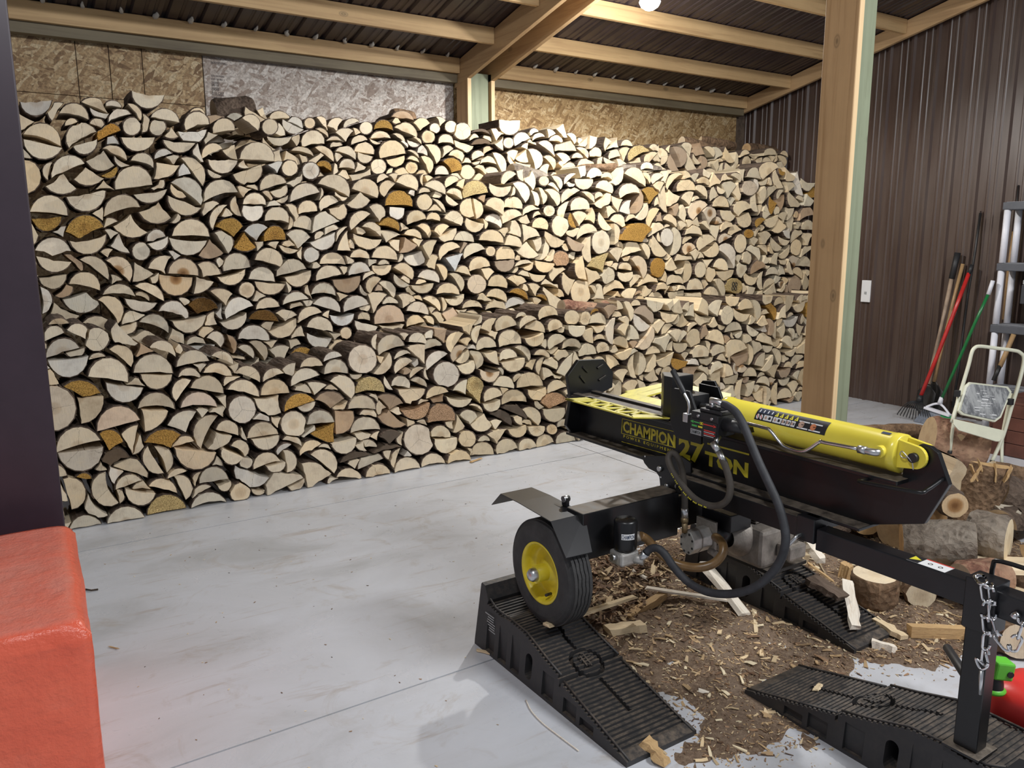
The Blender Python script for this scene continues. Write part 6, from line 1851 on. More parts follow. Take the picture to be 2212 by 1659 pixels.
# ------------------------------------------------------------------ loose rounds, splits and kindling
def frame(ax, up=(0, 0, 1)):
    a = Vector(ax).normalized(); s = a.cross(Vector(up))
    if s.length < .05: s = a.cross(Vector((1, 0, 0)))
    s.normalize(); u = s.cross(a); return Matrix((( -s.x, a.x, u.x), (-s.y, a.y, u.y), (-s.z, a.z, u.z)))
def outline(kind, r, rr):
    if kind == 'round': n = 22; return [(r*(1+rr.gauss(0, .022))*math.cos(2*PI*k/n), r*(1+rr.gauss(0, .022))*math.sin(2*PI*k/n)) for k in range(n)], [1]*n
    if kind == 'half':
        n = 12; p = [(r*math.cos(a), r*math.sin(a)-r*.4) for a in np.linspace(0, PI, n)]
        q = [(-r*.5, -r*.4+rr.gauss(0, .004)), (0, -r*.38+rr.gauss(0, .006)), (r*.5, -r*.4+rr.gauss(0, .004))]; return p+q, [1]*(n-1)+[0]*4
    n = 8; p = [(r*math.cos(a), r*math.sin(a)-r*.55) for a in np.linspace(PI*.22, PI*.78, n)]
    return p+[(-r*.35, -r*.2+rr.gauss(0, .006)), (0, -r*.55), (r*.33, -r*.18+rr.gauss(0, .006))], [1]*(n-1)+[0]*4
def wood_piece(name, label, cat, kind, r, L, c, ax, up=(0, 0, 1), bark='bark', tint=(.74, .60, .42), seed=1, group=None, crack=0, heart=.2, rough=.006):
    """a log whose middle is at c, lying along ax; up turns the section"""
    rr = random.Random(seed*131+7); pts, arc = outline(kind, r, rr); n = len(pts)
    # wood body
    V = []; UV = []; ins = []
    for i, p in enumerate(pts):
        t = .010 if (arc[i] or arc[i-1]) else 0; d = math.hypot(*p) or 1; ins.append((p[0]*(1-t/d), p[1]*(1-t/d)))
    sl = [rr.gauss(0, .03) for _ in range(4)]
    for k, y in enumerate((-L/2, L/2)):
        for p in ins: V.append((p[0], y+p[0]*sl[2*k]+p[1]*sl[2*k+1], p[1])); UV.append(p)
    F = [tuple(range(n-1, -1, -1)), tuple(range(n, 2*n))]+[(i, (i+1) % n, n+(i+1) % n, n+i) for i in range(n)]
    me = wood_mesh(name, V, F, UV, [(*tint, 1)]*len(V), [(rr.random(), crack, heart, 0)]*len(V), [M['wood']])
    o = bpy.data.objects.new(name, me); COL.objects.link(o); o.matrix_world = Matrix.Translation(Vector(c)) @ frame(ax, up).to_4x4()
    tag(o, label, cat, group)
    runs = list(range(n))+[0] if all(arc) else list(range(0, sum(arc)+1)); m = len(runs); NS = 9; BV = []
    for a in range(NS+1):
        y = -L/2+L*a/NS
        for i in runs:
            p = pts[i] if 0 < a < NS else ins[i]
            y2 = y if 0 < a < NS else (y*.999 + p[0]*sl[0 if a == 0 else 2]+p[1]*sl[1 if a == 0 else 3])
            e = (noise.noise(Vector((p[0]*40+seed, y*22, p[1]*40)))*rough*1.6) if 0 < a < NS else 0
            d = math.hypot(*p) or 1; BV.append((p[0]*(1+e/d), y2, p[1]*(1+e/d)))
        if a == 0: y = 0
    BF = [(a*m+j, a*m+j+1, (a+1)*m+j+1, (a+1)*m+j) for a in range(NS) for j in range(m-1)]
    bm_ = bpy.data.meshes.new('bark'); bm_.from_pydata(BV, [], BF); bm_.materials.append(M[bark]); bm_.polygons.foreach_set('use_smooth', [True]*len(BF))
    b = bpy.data.objects.new('bark', bm_); COL.objects.link(b); b.parent = o
    return o
def stick(name, label, p, q, w, t, mat, seed=1, cat='wood scrap', up=(0, 0, 1), taper=.8, group=None, irr=.12):
    """an irregular split piece from p to q"""
    rr = random.Random(seed*17+3); p, q = Vector(p), Vector(q); L = (q-p).length; a = (q-p).normalized(); s = a.cross(Vector(up)).normalized(); u = s.cross(a)
    N = 6; V = []
    sec = [(-.5, -.5), (.5, -.5+rr.uniform(0, .3)), (.5*rr.uniform(.5, 1), .5), (-.5*rr.uniform(.6, 1), .5*rr.uniform(.6, 1))]
    for k in range(N+1):
        x = L*k/N; sc = 1+(taper-1)*k/N; j = rr.gauss(0, irr*w*.25)
        for b, c in sec: V.append((x+rr.gauss(0, .006) if k in (0, N) else x, b*w*sc*(1+rr.gauss(0, irr))+j, c*t*sc*(1+rr.gauss(0, irr*.6))))
    F = [(3, 2, 1, 0), tuple(4*N+i for i in range(4))]+[(4*k+i, 4*k+(i+1) % 4, 4*k+4+(i+1) % 4, 4*k+4+i) for k in range(N) for i in range(4)]
    me = bpy.data.meshes.new(name); me.from_pydata(V, [], F); me.materials.append(M[mat])
    bm = bmesh.new(); bm.from_mesh(me); bmesh.ops.recalc_face_normals(bm, faces=bm.faces); bm.to_mesh(me); bm.free()
    o = bpy.data.objects.new(name, me); COL.objects.link(o)
    o.matrix_world = Matrix.Translation(p) @ Matrix(((a.x, s.x, u.x), (a.y, s.y, u.y), (a.z, s.z, u.z))).to_4x4()
    return tag(o, label, cat, group)
HEAP = 'log rounds heaped at the right behind the splitter'
RT = Vector((_R.x, _R.y, 0)).normalized(); FW = Vector((_F.x, _F.y, 0)).normalized()
# the near ones
p = WY(1890, 1240, 1.95); wood_piece('log_round', 'upright round with a pale sawn top standing beside the far wheel ramp', 'log', 'round', .104, .142, (p.x, p.y, .071), (0, 0, -1), bark='bark_mid', tint=(.80, .67, .48), seed=1, group=HEAP)
p = WY(2006, 1287, 1.78); wood_piece('log_round', 'small log facing us with its pale end right of the upright round', 'log', 'round', .070, .26, p+FW*.13, FW*1.0+RT*.25, bark='bark_mid', tint=(.80, .69, .50), seed=2, group=HEAP)
p = WY(1970, 1290, 1.90); wood_piece('log_round', 'dark knotty bark piece between the upright round and the pale end', 'log', 'half', .075, .2, (p.x, p.y, .07), RT+FW*.2, bark='bark_mid', seed=3, group=HEAP)
p = WY(2026, 1172, 1.88); wood_piece('log_round', 'grey barked log slanting down to the left under the beam end', 'log', 'round', .106, .31, p, RT*.93-FW*.37+Vector((0, 0, .10)), bark='bark_grey', tint=(.66, .44, .24), seed=4, group=HEAP)
p = WY(2136, 1160, 1.82); wood_piece('log_round', 'grey barked log with its pale end turned to the right edge', 'log', 'round', .118, .17, p, RT*.70-FW*.67, bark='bark_grey', tint=(.82, .68, .46), seed=5, group=HEAP)
p = WY(2071, 1092, 1.86); wood_piece('log_round', 'slim log pointing at us with a small brown-ringed end', 'log', 'round', .070, .32, p+FW*.16, FW+RT*.10, bark='bark', tint=(.62, .45, .27), seed=6, heart=1, group=HEAP)
p = WY(2018, 1125, 2.02); wood_piece('log_round', 'tan log end half hidden by the splitter end plate', 'log', 'round', .110, .30, p+FW*.15, FW+RT*.3, bark='bark', tint=(.60, .36, .17), seed=7, group=HEAP)
p = WY(1880, 1122, 2.40); wood_piece('log_round', 'tan log end showing under the beam', 'log', 'round', .100, .34, p+FW*.17, FW+RT*.1, bark='bark_mid', tint=(.56, .36, .17), seed=8, group=HEAP)
p = WY(2060, 958, 2.93); wood_piece('log_round', 'big flaking red-brown barked round behind the beam end', 'log', 'round', .172, .37, p, RT*.95-FW*.15+Vector((0, 0, -.16)), bark='bark_red', tint=(.55, .40, .24), seed=9, group=HEAP, rough=.014)
p = FL(1915, 968); wood_piece('log_round', 'dark barked log lying on the clean floor behind the yellow cylinder', 'log', 'round', .092, .56, (p.x, p.y, .098), RT*.97+FW*.1, bark='bark_mid', tint=(.74, .60, .42), seed=10, group=HEAP)
p = WY(2066, 1032, 2.45); wood_piece('log_split', 'pale smooth quarter face tucked under the big red-brown round', 'log', 'wedge', .17, .26, p+FW*.13, FW-RT*.1, (.8, -.5, .3), bark='bark', tint=(.70, .56, .38), seed=11, group=HEAP)
p = WY(2128, 1068, 2.12); wood_piece('log_split', 'upright split log with a crumbling torn top', 'log', 'half', .115, .38, p+Vector((0, 0, -.02)), RT*.16+Vector((0, 0, 1)), -FW, bark='bark_mid', tint=(.50, .33, .16), seed=12, group=HEAP, rough=.012)
rg = random.Random(8)
top = WY(2128, 1015, 2.10)
for k in range(5):
    a = top+RT*(-.08+.045*k)+FW*rg.uniform(-.03, .03); b = a+RT*rg.uniform(-.05, .05)+Vector((0, 0, rg.uniform(.02, .06)))
    stick('torn_fibre', 'torn tan fibre on top of the upright split log, %s from its left' % ORD[k], a-Vector((0, 0, .06)), b, .028, .010, 'split_tan', 40+k, group='torn fibres on the upright split')
p = WY(2186, 1025, 2.3); wood_piece('log_split', 'pale stringy split lying at the right edge above the dark bark log', 'log', 'half', .10, .30, p, RT*.9-FW*.1+Vector((0, 0, -.2)), (0, -.5, -1), bark='bark_mid', tint=(.84, .70, .50), seed=13, group=HEAP)
p = WY(2205, 1088, 2.05); wood_piece('log_round', 'dark bark log at the right edge under the stringy split', 'log', 'round', .115, .34, p, RT+Vector((0, 0, -.45)), bark='bark', tint=(.4, .28, .16), seed=14, group=HEAP, rough=.012)
p = WY(2180, 1120, 1.98); wood_piece('log_split', 'grey cream split wedge beside the pale-ended grey log', 'log', 'wedge', .12, .22, p+FW*.1, FW+RT*.2, (.5, -.4, -.9), bark='bark', tint=(.62, .55, .44), seed=15, group=HEAP)
p = WY(2040, 1228, 1.82); wood_piece('log_split', 'pale half log lying flat face up under the grey logs', 'log', 'half', .12, .34, (p.x, p.y, p.z-.06), RT*.95-FW*.1, (0, 0, -1), bark='bark_mid', tint=(.74, .58, .38), seed=16, group=HEAP)
p = WY(2190, 1215, 1.66); wood_piece('log_split', 'pale half log flat face up at the right edge above the tongue', 'log', 'half', .12, .30, (p.x, p.y, p.z-.06), RT*.95-FW*.1, (0, 0, -1), bark='bark_mid', tint=(.80, .66, .46), seed=17, group=HEAP)
p = WY(2196, 1287, 1.52); wood_piece('log_round', 'round with a pale torn top just above the tongue at the right edge', 'log', 'round', .12, .20, (p.x, p.y, p.z-.09), (.1, -.15, 1), bark='bark_red', tint=(.78, .62, .40), seed=18, group=HEAP)
p = WY(2120, 1250, 1.66); wood_piece('log_round', 'grey pink barked round tipped behind the chain', 'log', 'round', .085, .22, (p.x, p.y, max(.09, p.z)), RT+FW*.2, bark='bark_red', tint=(.5, .4, .3), seed=19, group=HEAP)
p = WY(2178, 1352, 1.42); wood_piece('log_round', 'pale sawn log end low behind the hanging chain', 'log', 'round', .085, .26, (p.x, p.y+.0, .088), FW+RT*.2, bark='bark_mid', tint=(.80, .66, .48), seed=20, group=HEAP)
p = WY(2195, 1405, 1.36); wood_piece('log_round', 'dark bark log on the dust beyond the fuel can', 'log', 'round', .06, .30, (p.x+.05, p.y+.02, .062), RT, bark='bark_mid', tint=(.5, .36, .2), seed=21, group=HEAP)
hs = [(4.05, 2.28, .10), (4.45, 2.42, .11), (4.42, 2.72, .10), (4.75, 2.55, .12), (3.75, 2.55, .10), (4.6, 2.0, .12), (4.15, 2.75, .10), (4.25, 1.95, .11), (4.55, 1.68, .12), (4.15, 1.62, .11)]
for k, (x, y, z) in enumerate(hs):
    a = rg.uniform(-.4, .9); wood_piece('log_round', 'dark barked round buried in the shadowy middle of the heap', 'log', rg.choice(['round', 'half']), rg.uniform(.085, .115), rg.uniform(.26, .34), (x, y, z), (math.cos(a), -math.sin(a), rg.uniform(-.15, .15)), (rg.uniform(-1, 1), rg.uniform(-1, 1), .5), bark=rg.choice(['bark', 'bark_mid']), tint=(.5, .35, .2), seed=60+k, group='dark rounds buried in the heap')
# kindling, splits, slabs
TOPG = 'pieces lying loose on top of the stack'
def lying(label, pa, pb, y, r, kind, bk, tint, seed, up=(0, 0, 1), dz=0.0, back=0.0):
    a = WY(*pa, y); b = WY(*pb, y); b.y += back; wood_piece('firewood_piece', label, 'firewood', kind, r, (b-a).length, (a+b)/2+Vector((0, 0, dz)), b-a, up, bark=bk, tint=tint, seed=seed, group=TOPG)
lying('dark barked log lying sideways at the right end of the top tier', (1612, 322), (1706, 336), 6.05, .07, 'round', 'bark_mid', (.62, .42, .22), 101)
lying('pale split lying sideways on the top tier before the brown wall', (1512, 303), (1588, 318), 6.05, .05, 'half', 'bark_mid', (.74, .60, .40), 102, (0, -.8, -.6))
lying('grey-brown bark log lying sideways left of the pale split', (1472, 306), (1556, 330), 5.98, .06, 'round', 'bark_mid', (.74, .60, .42), 103)
lying('dark old bark log lying on the back of the stack before the pale board', (462, 246), (545, 240), 5.90, .10, 'round', 'bark', (.4, .3, .2), 104)
lying('short dark weathered chunk perched left of the centre post', (846, 246), (892, 252), 5.95, .075, 'half', 'bark_mid', (.30, .22, .15), 105)
lying('pinkish barked log lying sideways along the front ledge', (1212, 668), (1302, 680), 5.20, .065, 'round', 'bark_red', (.74, .60, .42), 106, dz=.02)
lying('reddish barked split lying sideways on the front ledge right of the pinkish one', (1296, 656), (1366, 664), 5.20, .05, 'half', 'bark_red', (.74, .58, .38), 107)
lying('grey barked log lying sideways on the middle ledge', (1102, 372), (1176, 392), 5.52, .075, 'round', 'bark_grey', (.74, .60, .42), 108)
lying('thin cream split lying along the middle ledge', (1246, 366), (1330, 362), 5.50, .045, 'half', 'bark_mid', (.78, .62, .40), 109, (0, -.5, -.9))
lying('grey bark slab lying along the middle ledge below the top tier', (1340, 362), (1425, 364), 5.50, .045, 'half', 'bark_grey', (.6, .5, .4), 110)
GS = 'split pieces lying around the ramps'
stick('wood_splinter', 'long thin white splinter lying under the hanging black hose', FL(1394, 1270, .055), FL(1590, 1300, .03), .030, .012, 'split_white', 1, group=GS)
stick('wood_split', 'broad white split slab running down to the dust under the hose', FL(1520, 1218, .10), FL(1612, 1328, .015), .062, .022, 'split_white', 2, group=GS, taper=.9)
stick('wood_offcut', 'flat tan slat wedged under the near tire on the ramp', FL(1182, 1350, .222), FL(1372, 1288, .13), .040, .014, 'split', 3, group=GS, irr=.04)
stick('wood_split', 'short brown offcut block left of the pale chunk in the dust', FL(1352, 1335, .02), FL(1432, 1285, .03), .055, .028, 'split_tan', 4, group=GS, taper=.95)
stick('wood_split', 'pale chunk lying against the near ramp', FL(1312, 1365, .02), FL(1388, 1352, .022), .070, .035, 'split', 5, group=GS, taper=.95)
stick('wood_split', 'short upright splinter in the bark heap behind the filter', FL(1408, 1262, .02), FL(1412, 1222, .06), .030, .012, 'split', 6, group=GS)
stick('wood_split', 'pale chip lying in the bark heap beside the filter', FL(1368, 1232, .06), FL(1398, 1250, .04), .022, .012, 'split_white', 7, group=GS)
stick('wood_stick', 'single pale stick pointing at us on the brown dust', FL(1630, 1318, .012), FL(1633, 1368, .012), .022, .010, 'split', 8, group=GS)
stick('wood_split', 'notched white split lying across the far wheel ramp', FL(1832, 1255, .14), FL(1848, 1356, .060), .048, .020, 'split_white', 9, group=GS, taper=1.1)
stick('bark_slab', 'dark crumbly bark slab lying on the far wheel ramp', FL(1752, 1250, .15), FL(1822, 1292, .12), .095, .030, 'bark', 10, group=GS)
stick('wood_split', 'pale split at the tip of the far ramp', FL(1888, 1338, .035), FL(1955, 1378, .018), .052, .024, 'split', 11, group=GS)
stick('wood_split', 'thick tan split lying crosswise left of the jack post', FL(1962, 1362, .03), FL(2080, 1366, .03), .060, .055, 'split_tan', 12, group=GS, taper=.98, irr=.05)
stick('wood_split', 'short white chunk on the dust before the far ramp tip', FL(1884, 1388, .018), FL(1938, 1402, .018), .050, .030, 'split_white', 13, group=GS)
stick('wood_split', 'bright layered splits stacked beside the lock pin', FL(1706, 1182, .24), FL(1742, 1212, .22), .05, .06, 'split', 14, group=GS, taper=.95)
stick('wood_split', 'pale broken split leaning left of the timber post foot', FL(1738, 1168, .24), FL(1776, 1212, .20), .06, .04, 'split_white', 15, group=GS)
stick('wood_splinter', 'thin splinter leaning below the broken split', FL(1766, 1212, .20), FL(1786, 1248, .10), .010, .008, 'split', 16, group=GS)
stick('wood_splinter', 'long tan splinter lying along the far ramp edge', FL(1744, 1216, .20), FL(1800, 1256, .14), .022, .010, 'split_tan', 17, group=GS)
stick('wood_split', 'small brown block behind the upright round', FL(1820, 1232, .05), FL(1838, 1240, .05), .07, .09, 'split_tan', 18, group=GS)
stick('bark_chunk', 'brown rotten bark chunk at the low tip of the near ramp', FL(1392, 1598, .035), FL(1436, 1642, .018), .042, .022, 'split_tan', 19, group=GS, irr=.3)
stick('wood_chip', 'pale curved sliver by the stop end of the near ramp', FL(1032, 1404, .006), FL(1084, 1418, .006), .016, .006, 'split', 20, group=GS)
stick('wood_chip', 'tiny reddish chip at the foot of the stack', FL(1016, 998, .01), FL(1040, 990, .01), .022, .012, 'split_tan', 21, group=GS)
stick('wood_chip', 'cream chip resting on the low end of the right ramp', FL(1762, 1490, .075), FL(1772, 1478, .075), .022, .006, 'split', 22, group=GS)
stick('wood_chip', 'cream sliver on the dust left of the right ramp', FL(1508, 1490, .008), FL(1548, 1502, .008), .018, .008, 'split_white', 23, group=GS)
stick('wood_chip', 'brown dry leaf-like chip on the ramp at the lower right corner', FL(2184, 1638, .16), FL(2204, 1648, .16), .02, .003, 'split_tan', 24, group=GS)
stick('wood_chip', 'tiny tan chip alone on the floor right of the red block', FL(238, 1397, .005), FL(256, 1401, .005), .007, .003, 'split_tan', 25, group=GS)
stick('wood_offcut', 'weathered grey block on the clean floor behind the pivot bracket', FL(1512, 1044, .03), FL(1554, 1036, .03), .09, .06, 'handle_wood', 27, group=GS, taper=1.0, irr=.04)
stick('wood_strip', 'grey wood strip on the beam near the grab handle', WX(1862, 1023, 2.27)+Vector((0, 0, .004)), WX(1900, 1028, 2.27)+Vector((0, 0, .004)), .02, .006, 'split', 26, group=GS)
# curved straw on the floor by the near ramp
st_ = MB().tube(smooth_path([FL(a, b, .004) for a, b in ((1136, 1512), (1148, 1536), (1172, 1562), (1205, 1588), (1250, 1622))], 5), .0022, 6).build('bark_strand', M['split_white']); tag(st_, 'long thin curved pale strand on the floor left of the near ramp', 'wood scrap')
st2 = MB().tube([FL(185, 1273, .005), FL(197, 1275, .008), FL(212, 1273, .005)], .004, 6).build('bark_scrap', M['bark']); tag(st2, 'small dark bark scrap on the floor by the red block', 'wood scrap')

# ------------------------------------------------------------------ fuel can
CC = FL(2195, 1600, .14)
fc = empty('fuel_can', (2.645, .95, 0), 'red plastic fuel can behind the right ramp at the right edge', 'fuel can')
mb = MB(); N = 28
def can_ring(z, sx, sy, ox=0):
    out = []
    for k in range(N):
        a = 2*PI*k/N; c_, s_ = math.cos(a), math.sin(a); e = .55
        out.append((2.645+ox+sx*math.copysign(abs(c_)**e, c_), .965+sy*math.copysign(abs(s_)**e, s_), z))
    return out
rings = [can_ring(0, .125, .165), can_ring(.012, .136, .176), (can_ring(.13, .140, .180)), can_ring(.215, .137, .176), can_ring(.245, .120, .155), can_ring(.262, .085, .11), can_ring(.268, .02, .03)]
vs = [p for r in rings for p in r]
mb.add(vs, [(i*N+k, i*N+(k+1) % N, (i+1)*N+(k+1) % N, (i+1)*N+k) for i in range(len(rings)-1) for k in range(N)]+[tuple(range(N-1, -1, -1))], 0, True)
P(mb, 'can_body', 'can', 0, fc)
P(MB().tube(smooth_path([(2.66, .98, .245), (2.66, .95, .30), (2.66, .85, .30), (2.66, .82, .245)], 5), .014, 10), 'can_handle', 'can', 0, fc)
nb_ = FL(2145, 1492, .248)
P(MB().lathe([(0, .001), (0, .034), (.008, .036), (.014, .028)], nb_, (0, 0, 1), 20), 'collar', 'green_plastic', 0, fc)
P(MB().lathe([(.010, .028), (.03, .027), (.045, .024), (.060, .022), (.062, .001)], nb_, (0, 0, 1), 16), 'spout_neck', 'black_soft', 0, fc)
sp = nb_+Vector((.0, 0, .060))
P(MB().bar(sp+RT*-.014+Vector((0, 0, .020)), sp+RT*.044+Vector((0, 0, .013)), .055, .058), 'spout_head', 'green_plastic', .006, fc)
P(MB().cyl(sp+RT*.030+FW*-.031+Vector((0, 0, .010)), sp+RT*.030+FW*-.024+Vector((0, 0, .010)), .010, 12), 'spout_button', 'black_soft', 0, fc)
P(MB().cyl(sp+RT*-.01+Vector((0, 0, .03)), sp+RT*-.035+Vector((0, 0, .052)), .012, 12), 'spout_tip', 'black_soft', 0, fc)

# ------------------------------------------------------------------ plastic shelving
SX0, SX1, SY0, SY1 = 7.11, 7.36, 2.45, 3.44
sh = empty('shelving_unit', ((SX0+SX1)/2, (SY0+SY1)/2, 0), 'grey plastic shelving unit with white posts at the right edge', 'shelf')
for x in (SX0+.03, SX1-.03):
    for y in (SY0+.03, SY1-.03):
        mb = MB()
        for za, zb in ((0, .31), (.375, .84), (.91, 1.36), (1.425, 1.86)): mb.cyl((x, y, za), (x, y, zb), .026, 16)
        P(mb, 'shelf_post', 'white_plastic', 0, sh)
for z0, z1 in ((.31, .375), (.84, .91), (1.36, 1.425), (1.86, 1.925)):
    P(MB().box((SX0, SY0, z0), (SX1, SY1, z1-.003)), 'shelf_board', 'shelf', .006, sh)
    P(MB().box((SX0+.02, SY0+.02, z1-.0028), (SX1-.02, SY1-.02, z1)), 'shelf_surface', 'shelf_top', 0, sh)
def case(name, label, x0, y0, z0, x1, y1, z1, m, m2, fr):
    r = empty(name, ((x0+x1)/2, (y0+y1)/2, z0), label, 'case')
    P(MB().box((x0, y0, z0), (x1, y1, z0+(z1-z0)*fr)), 'case_base', m, .008, r); P(MB().box((x0+.004, y0+.004, z0+(z1-z0)*fr+.001), (x1-.004, y1-.004, z1)), 'case_lid', m2, .008, r)
    P(MB().box((x0-.006, (y0+y1)/2-.02, z0+(z1-z0)*fr-.02), (x0-.001, (y0+y1)/2+.02, z0+(z1-z0)*fr+.02)), 'latch', 'tooldark', 0, r)
case('tool_case', 'light grey tool case on the third shelf under a darker one', 7.13, 2.60, .911, 7.33, 3.15, 1.09, 'toolgrey', 'toolgrey', .5)
case('tool_case', 'dark grey tool case with pale side stacked on the light grey one', 7.135, 2.70, 1.092, 7.325, 3.24, 1.29, 'tooldark', 'toolgrey', .8)
case('tool_case', 'flat grey case on the second shelf from the top', 7.14, 2.62, 1.426, 7.32, 3.18, 1.47, 'toolgrey', 'toolgrey', .5)
bag = MB().lathe([(0, .001), (0, .10), (.03, .13), (.07, .11), (.10, .05), (.12, .02)], (7.23, 2.95, .377), (0, 0, 1), 18).build('cloth_bundle', M['white_plastic']); tag(bag, 'white bundle on the lowest shelf at the right edge', 'bundle')

# ------------------------------------------------------------------ red-brown crate
cr_ = empty('wooden_crate', (6.7, 2.5, 0), 'red-brown painted wooden crate behind the step stool', 'crate')
zc = .40
for k in range(4): P(MB().box((6.34, 1.75, .005+.10*k), (6.36, 3.0, .10+.10*k)), 'crate_board', 'crate', .002, cr_); P(MB().box((6.362, 2.98, .005+.10*k), (7.05, 3.0, .10+.10*k)), 'crate_board', 'crate', .002, cr_)
for k in range(5): P(MB().box((6.34+.142*k, 1.75, .402), (6.478+.142*k, 3.0, .420)), 'crate_lid_board', 'crate', .002, cr_)
for y in (2.93, 2.45, 2.0): P(MB().box((6.315, y-.05, .0), (6.339, y+.03, .40)), 'crate_batten', 'crate', .002, cr_)

# ------------------------------------------------------------------ folding step stool
ss = empty('step_stool', FL(2150, 990), 'cream steel folding step stool with a worn grey pad, standing before the crate', 'stool')
DS = 5.55
def VS(px, py, d=0.0): return EYE+ray(px, py)*(DS+d)
fr1 = [VS(2056, 912, -.05), VS(2074, 850), VS(2092, 790), VS(2099, 762), VS(2106, 751), VS(2118, 748), VS(2150, 752), VS(2190, 757), VS(2204, 762), VS(2212, 776), VS(2203, 820), VS(2185, 880), VS(2166, 944), VS(2143, 996, -.05)]
P(MB().tube(smooth_path(fr1, 4), .0125, 12), 'handle_frame', 'cream', 0, ss)
P(MB().tube(smooth_path([VS(2185, 850, .04), VS(2172, 905, .04), VS(2165, 950, .03), VS(2164, 1004, .02)], 3), .0115, 10), 'rear_leg', 'cream', 0, ss)
P(MB().tube(smooth_path([VS(2072, 846, .04), VS(2066, 880, .04), VS(2058, 925, .03), VS(2052, 975, .05)], 3), .0115, 10), 'rear_leg', 'cream', 0, ss)
sq = [VS(2094, 825, -.02), VS(2178, 835, -.02), VS(2186, 846, -.02), (VS(2163, 902, -.05)), VS(2150, 912, -.05), VS(2078, 896, -.05), VS(2069, 888, -.05), VS(2084, 834, -.02)]
nrm = (sq[3]-sq[1]).cross(sq[5]-sq[1]).normalized()
if nrm.dot(FW) > 0: nrm = -nrm
def pad_shape(s, dz, th, name, mat, bev):
    c = sum(sq, Vector())/len(sq); return P(MB().prism([c+(p-c)*s+nrm*dz for p in sq], nrm*th), name, mat, bev, ss)
pad_shape(1.0, -.022, .022, 'seat_pan', 'cream', .004)
pd = pad_shape(.90, .0005, .006, 'tread_pad', 'pad', .002)
rp = random.Random(3); cq = sum(sq, Vector())/len(sq); e1 = (sq[1]-sq[0]).normalized(); e2 = nrm.cross(e1)
wm = MB()
for k in range(26):
    a = cq+e1*rp.gauss(-.015, .035)+e2*rp.gauss(.0, .045); L = rp.uniform(.01, .05)
    wm.bar(a+nrm*.0068, a+nrm*.0068+e1*L, rp.uniform(.002, .006), .0004, up=nrm)
P(wm, 'paint_wear', 'white', 0, ss)
lo = [VS(2058, 905, -.06), VS(2166, 930, -.06), VS(2170, 940, -.07), VS(2156, 954, -.10), VS(2150, 954, -.10), VS(2070, 930, -.10), VS(2058, 917, -.08)]
P(MB().prism(lo, nrm*.014), 'lower_step', 'cream', .003, ss)
for a, b in ((2068, 850), (2183, 868)): P(MB().box(VS(a, b, -.03)-Vector((.016, .016, .022)), VS(a, b, -.03)+Vector((.016, .016, .022))), 'hinge_block', 'black_soft', .003, ss)
for a, b, d in ((2143, 998, -.05), (2164, 1006, .02), (2052, 977, .05)): P(MB().cyl(VS(a, b, d)+Vector((0, 0, -.008)), VS(a, b, d)+Vector((0, 0, .012)), .015, 10), 'rubber_foot', 'black_soft', 0, ss)

# ------------------------------------------------------------------ long tools against the brown wall
def pole(root, name, px, X0, X1, r, mat, n=10):
    m = len(px); pts = [WX(a, b, X0+(X1-X0)*k/(m-1)) for k, (a, b) in enumerate(px)]
    return P(MB().tube(pts, r, n), name, mat, 0, root)
def tool(name, label, cat='garden tool'): return empty(name, (7.3, 3.9, 0), label, cat, 'long handled tools leaning on the brown wall')
t1 = tool('spade', 'spade with a black grip and pale grey shaft, leftmost leaning tool')
pole(t1, 'shaft', [(2056, 600), (2035, 700), (2014, 790), (2006, 830)], 7.30, 7.10, .017, 'handle_wood'); pole(t1, 'grip', [(2069, 546), (2056, 602)], 7.33, 7.30, .027, 'black_soft')
b0 = WX(2006, 830, 7.10); b1 = WX(1992, 895, 7.06)
def blade(root, a, b, w, name='blade', mat='dull_steel'):
    a, b = Vector(a), Vector(b); d = (b-a); s = d.normalized().cross(Vector((1, 0, 0))).normalized(); vs = []
    prf = [(0, .15), (.12, .5), (.25, 1), (.7, 1), (.9, .75), (1, .1)]
    for t, ww in prf:
        for k in range(-2, 3): vs.append(a+d*t+s*(k/2*w/2*ww)+Vector((.025*(1-(k/2)**2)*ww, 0, 0)))
    o = MB().add(vs, [(i*5+k, i*5+k+1, (i+1)*5+k+1, (i+1)*5+k) for i in range(len(prf)-1) for k in range(4)], 0, True).build(name, M[mat], root)
    o.modifiers.new('thick', 'SOLIDIFY').thickness = .004; return o
blade(t1, b0, b1, .17)
t2 = tool('shovel', 'round shovel with a worn golden wooden handle between spade and rake')
pole(t2, 'shaft', [(2080, 570), (2052, 680), (2030, 770), (2018, 825)], 7.34, 7.18, .016, 'handle_gold')
blade(t2, WX(2018, 822, 7.18), WX(2000, 905, 7.12), .22)
t3 = tool('leaf_rake', 'rake with a red handle and black fan head')
pole(t3, 'shaft', [(2093, 590), (2062, 672), (2022, 775), (1988, 858)], 7.28, 6.98, .017, 'red_handle'); pole(t3, 'ferrule', [(2100, 572), (2093, 592)], 7.30, 7.28, .018, 'black_soft')
pole(t3, 'worn_patch', [(2062, 672), (2054, 692)], 7.185, 7.17, .0175, 'white')
hb_ = WX(1988, 856, 6.98); 
P(MB().tube([hb_+Vector((0, 0, .01)), hb_+Vector((-.01, -.0, -.06))], [.022, .034], 10), 'head_socket', 'black_soft', 0, t3)
for k in range(13):
    a = (k-6)/6*.62; d0 = hb_+Vector((0, 0, -.04)); f1 = WX(1943+k*6.2, 893+k*1.9, 6.90-.0*k)
    f1.z = max(f1.z, .012); md_ = d0*.45+f1*.55+Vector((-.03, 0, .05))
    P(MB().tube(smooth_path([d0, md_, f1+Vector((-.02, 0, .01)), f1+Vector((-.03, 0, -.008))], 4), .0045, 5), 'tine', 'black_soft', 0, t3)
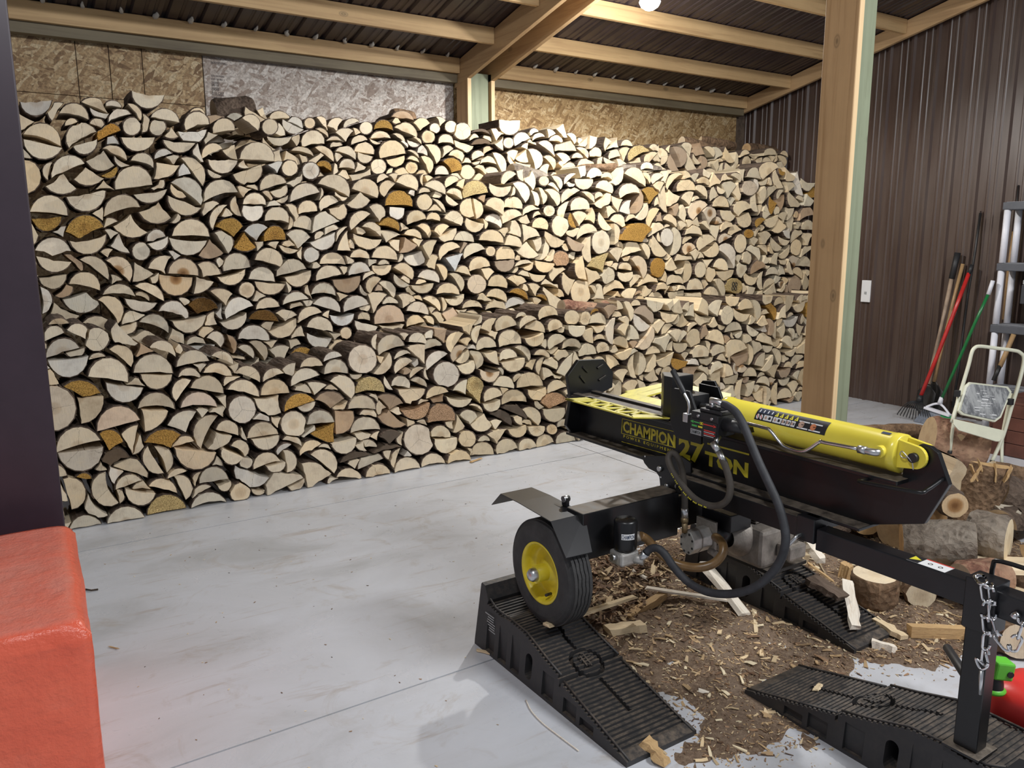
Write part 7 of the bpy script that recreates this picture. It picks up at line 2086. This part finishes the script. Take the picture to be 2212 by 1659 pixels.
P(MB().tube([WX(1960, 876, 6.93), WX(1985, 882, 6.93), WX(2012, 890, 6.93)], .008, 6), 'head_band', 'black_soft', 0, t3)
t4 = tool('digging_bar', 'long thin steel bar, tallest of the leaning tools')
pole(t4, 'bar', [(2118, 460), (2106, 545), (2090, 640), (2070, 800), (2058, 880)], 7.37, 7.25, .011, 'dull_steel'); pole(t4, 'tip', [(2119, 456), (2116, 475)], 7.372, 7.368, .008, 'chrome')
t5 = tool('broom', 'push-angle broom with a green handle, white cap and grey and green bristles', 'broom')
pole(t5, 'shaft', [(2136, 633), (2105, 700), (2068, 785), (2034, 862)], 7.05, 6.95, .013, 'green_handle'); pole(t5, 'hanger_cap', [(2145, 606), (2135, 636)], 7.06, 7.05, .017, 'white_plastic')
c0 = WX(2034, 858, 6.95); c1 = WX(2030, 872, 6.945)
P(MB().tube([c0, c1], [.016, .022], 12), 'socket', 'white_plastic', 0, t5)
e0, e1_ = WX(1998, 880, 6.92), WX(2053, 898, 6.92)
P(MB().tube(smooth_path([c1, c1*.6+e0*.4+Vector((0, 0, .01)), e0], 5), .010, 8), 'head_arm', 'white_plastic', 0, t5); P(MB().tube(smooth_path([c1, c1*.6+e1_*.4+Vector((0, 0, .01)), e1_], 5), .010, 8), 'head_arm', 'white_plastic', 0, t5)
P(MB().bar(e0, e1_, .05, .022), 'broom_head', 'white_plastic', .004, t5)
def brist(na, nb, name, mat):
    mb = MB()
    for k in range(na, nb):
        for j in range(2):
            a = e0+(e1_-e0)*(k/40); g0_ = WX(1974+k*1.95, 913+k*.5, 6.86+.03*j); g0_.z = max(.004, g0_.z)
            mb.bar(a+Vector((.012*j, 0, -.005)), g0_, .010, .006)
    o = P(mb, name, mat, 0, t5); o['kind'] = 'stuff'
brist(0, 27, 'bristles', 'bristle'); brist(27, 41, 'green_bristles', 'bristle_green')
t6 = tool('hoe', 'golden wooden handled tool standing behind the shelving')
pole(t6, 'shaft', [(2190, 500), (2178, 590), (2168, 690)], 7.385, 7.375, .014, 'handle_gold'); pole(t6, 'steel_rod', [(2200, 400), (2190, 502)], 7.39, 7.385, .006, 'dull_steel')
t7 = tool('pickaxe_handle', 'thick golden handle with a dark steel end leaning under the lower shelf')
pole(t7, 'shaft', [(2190, 722), (2172, 765), (2160, 792)], 7.10, 7.03, .019, 'handle_gold'); pole(t7, 'socket', [(2160, 790), (2146, 822)], 7.03, 6.99, .018, 'dull_steel')
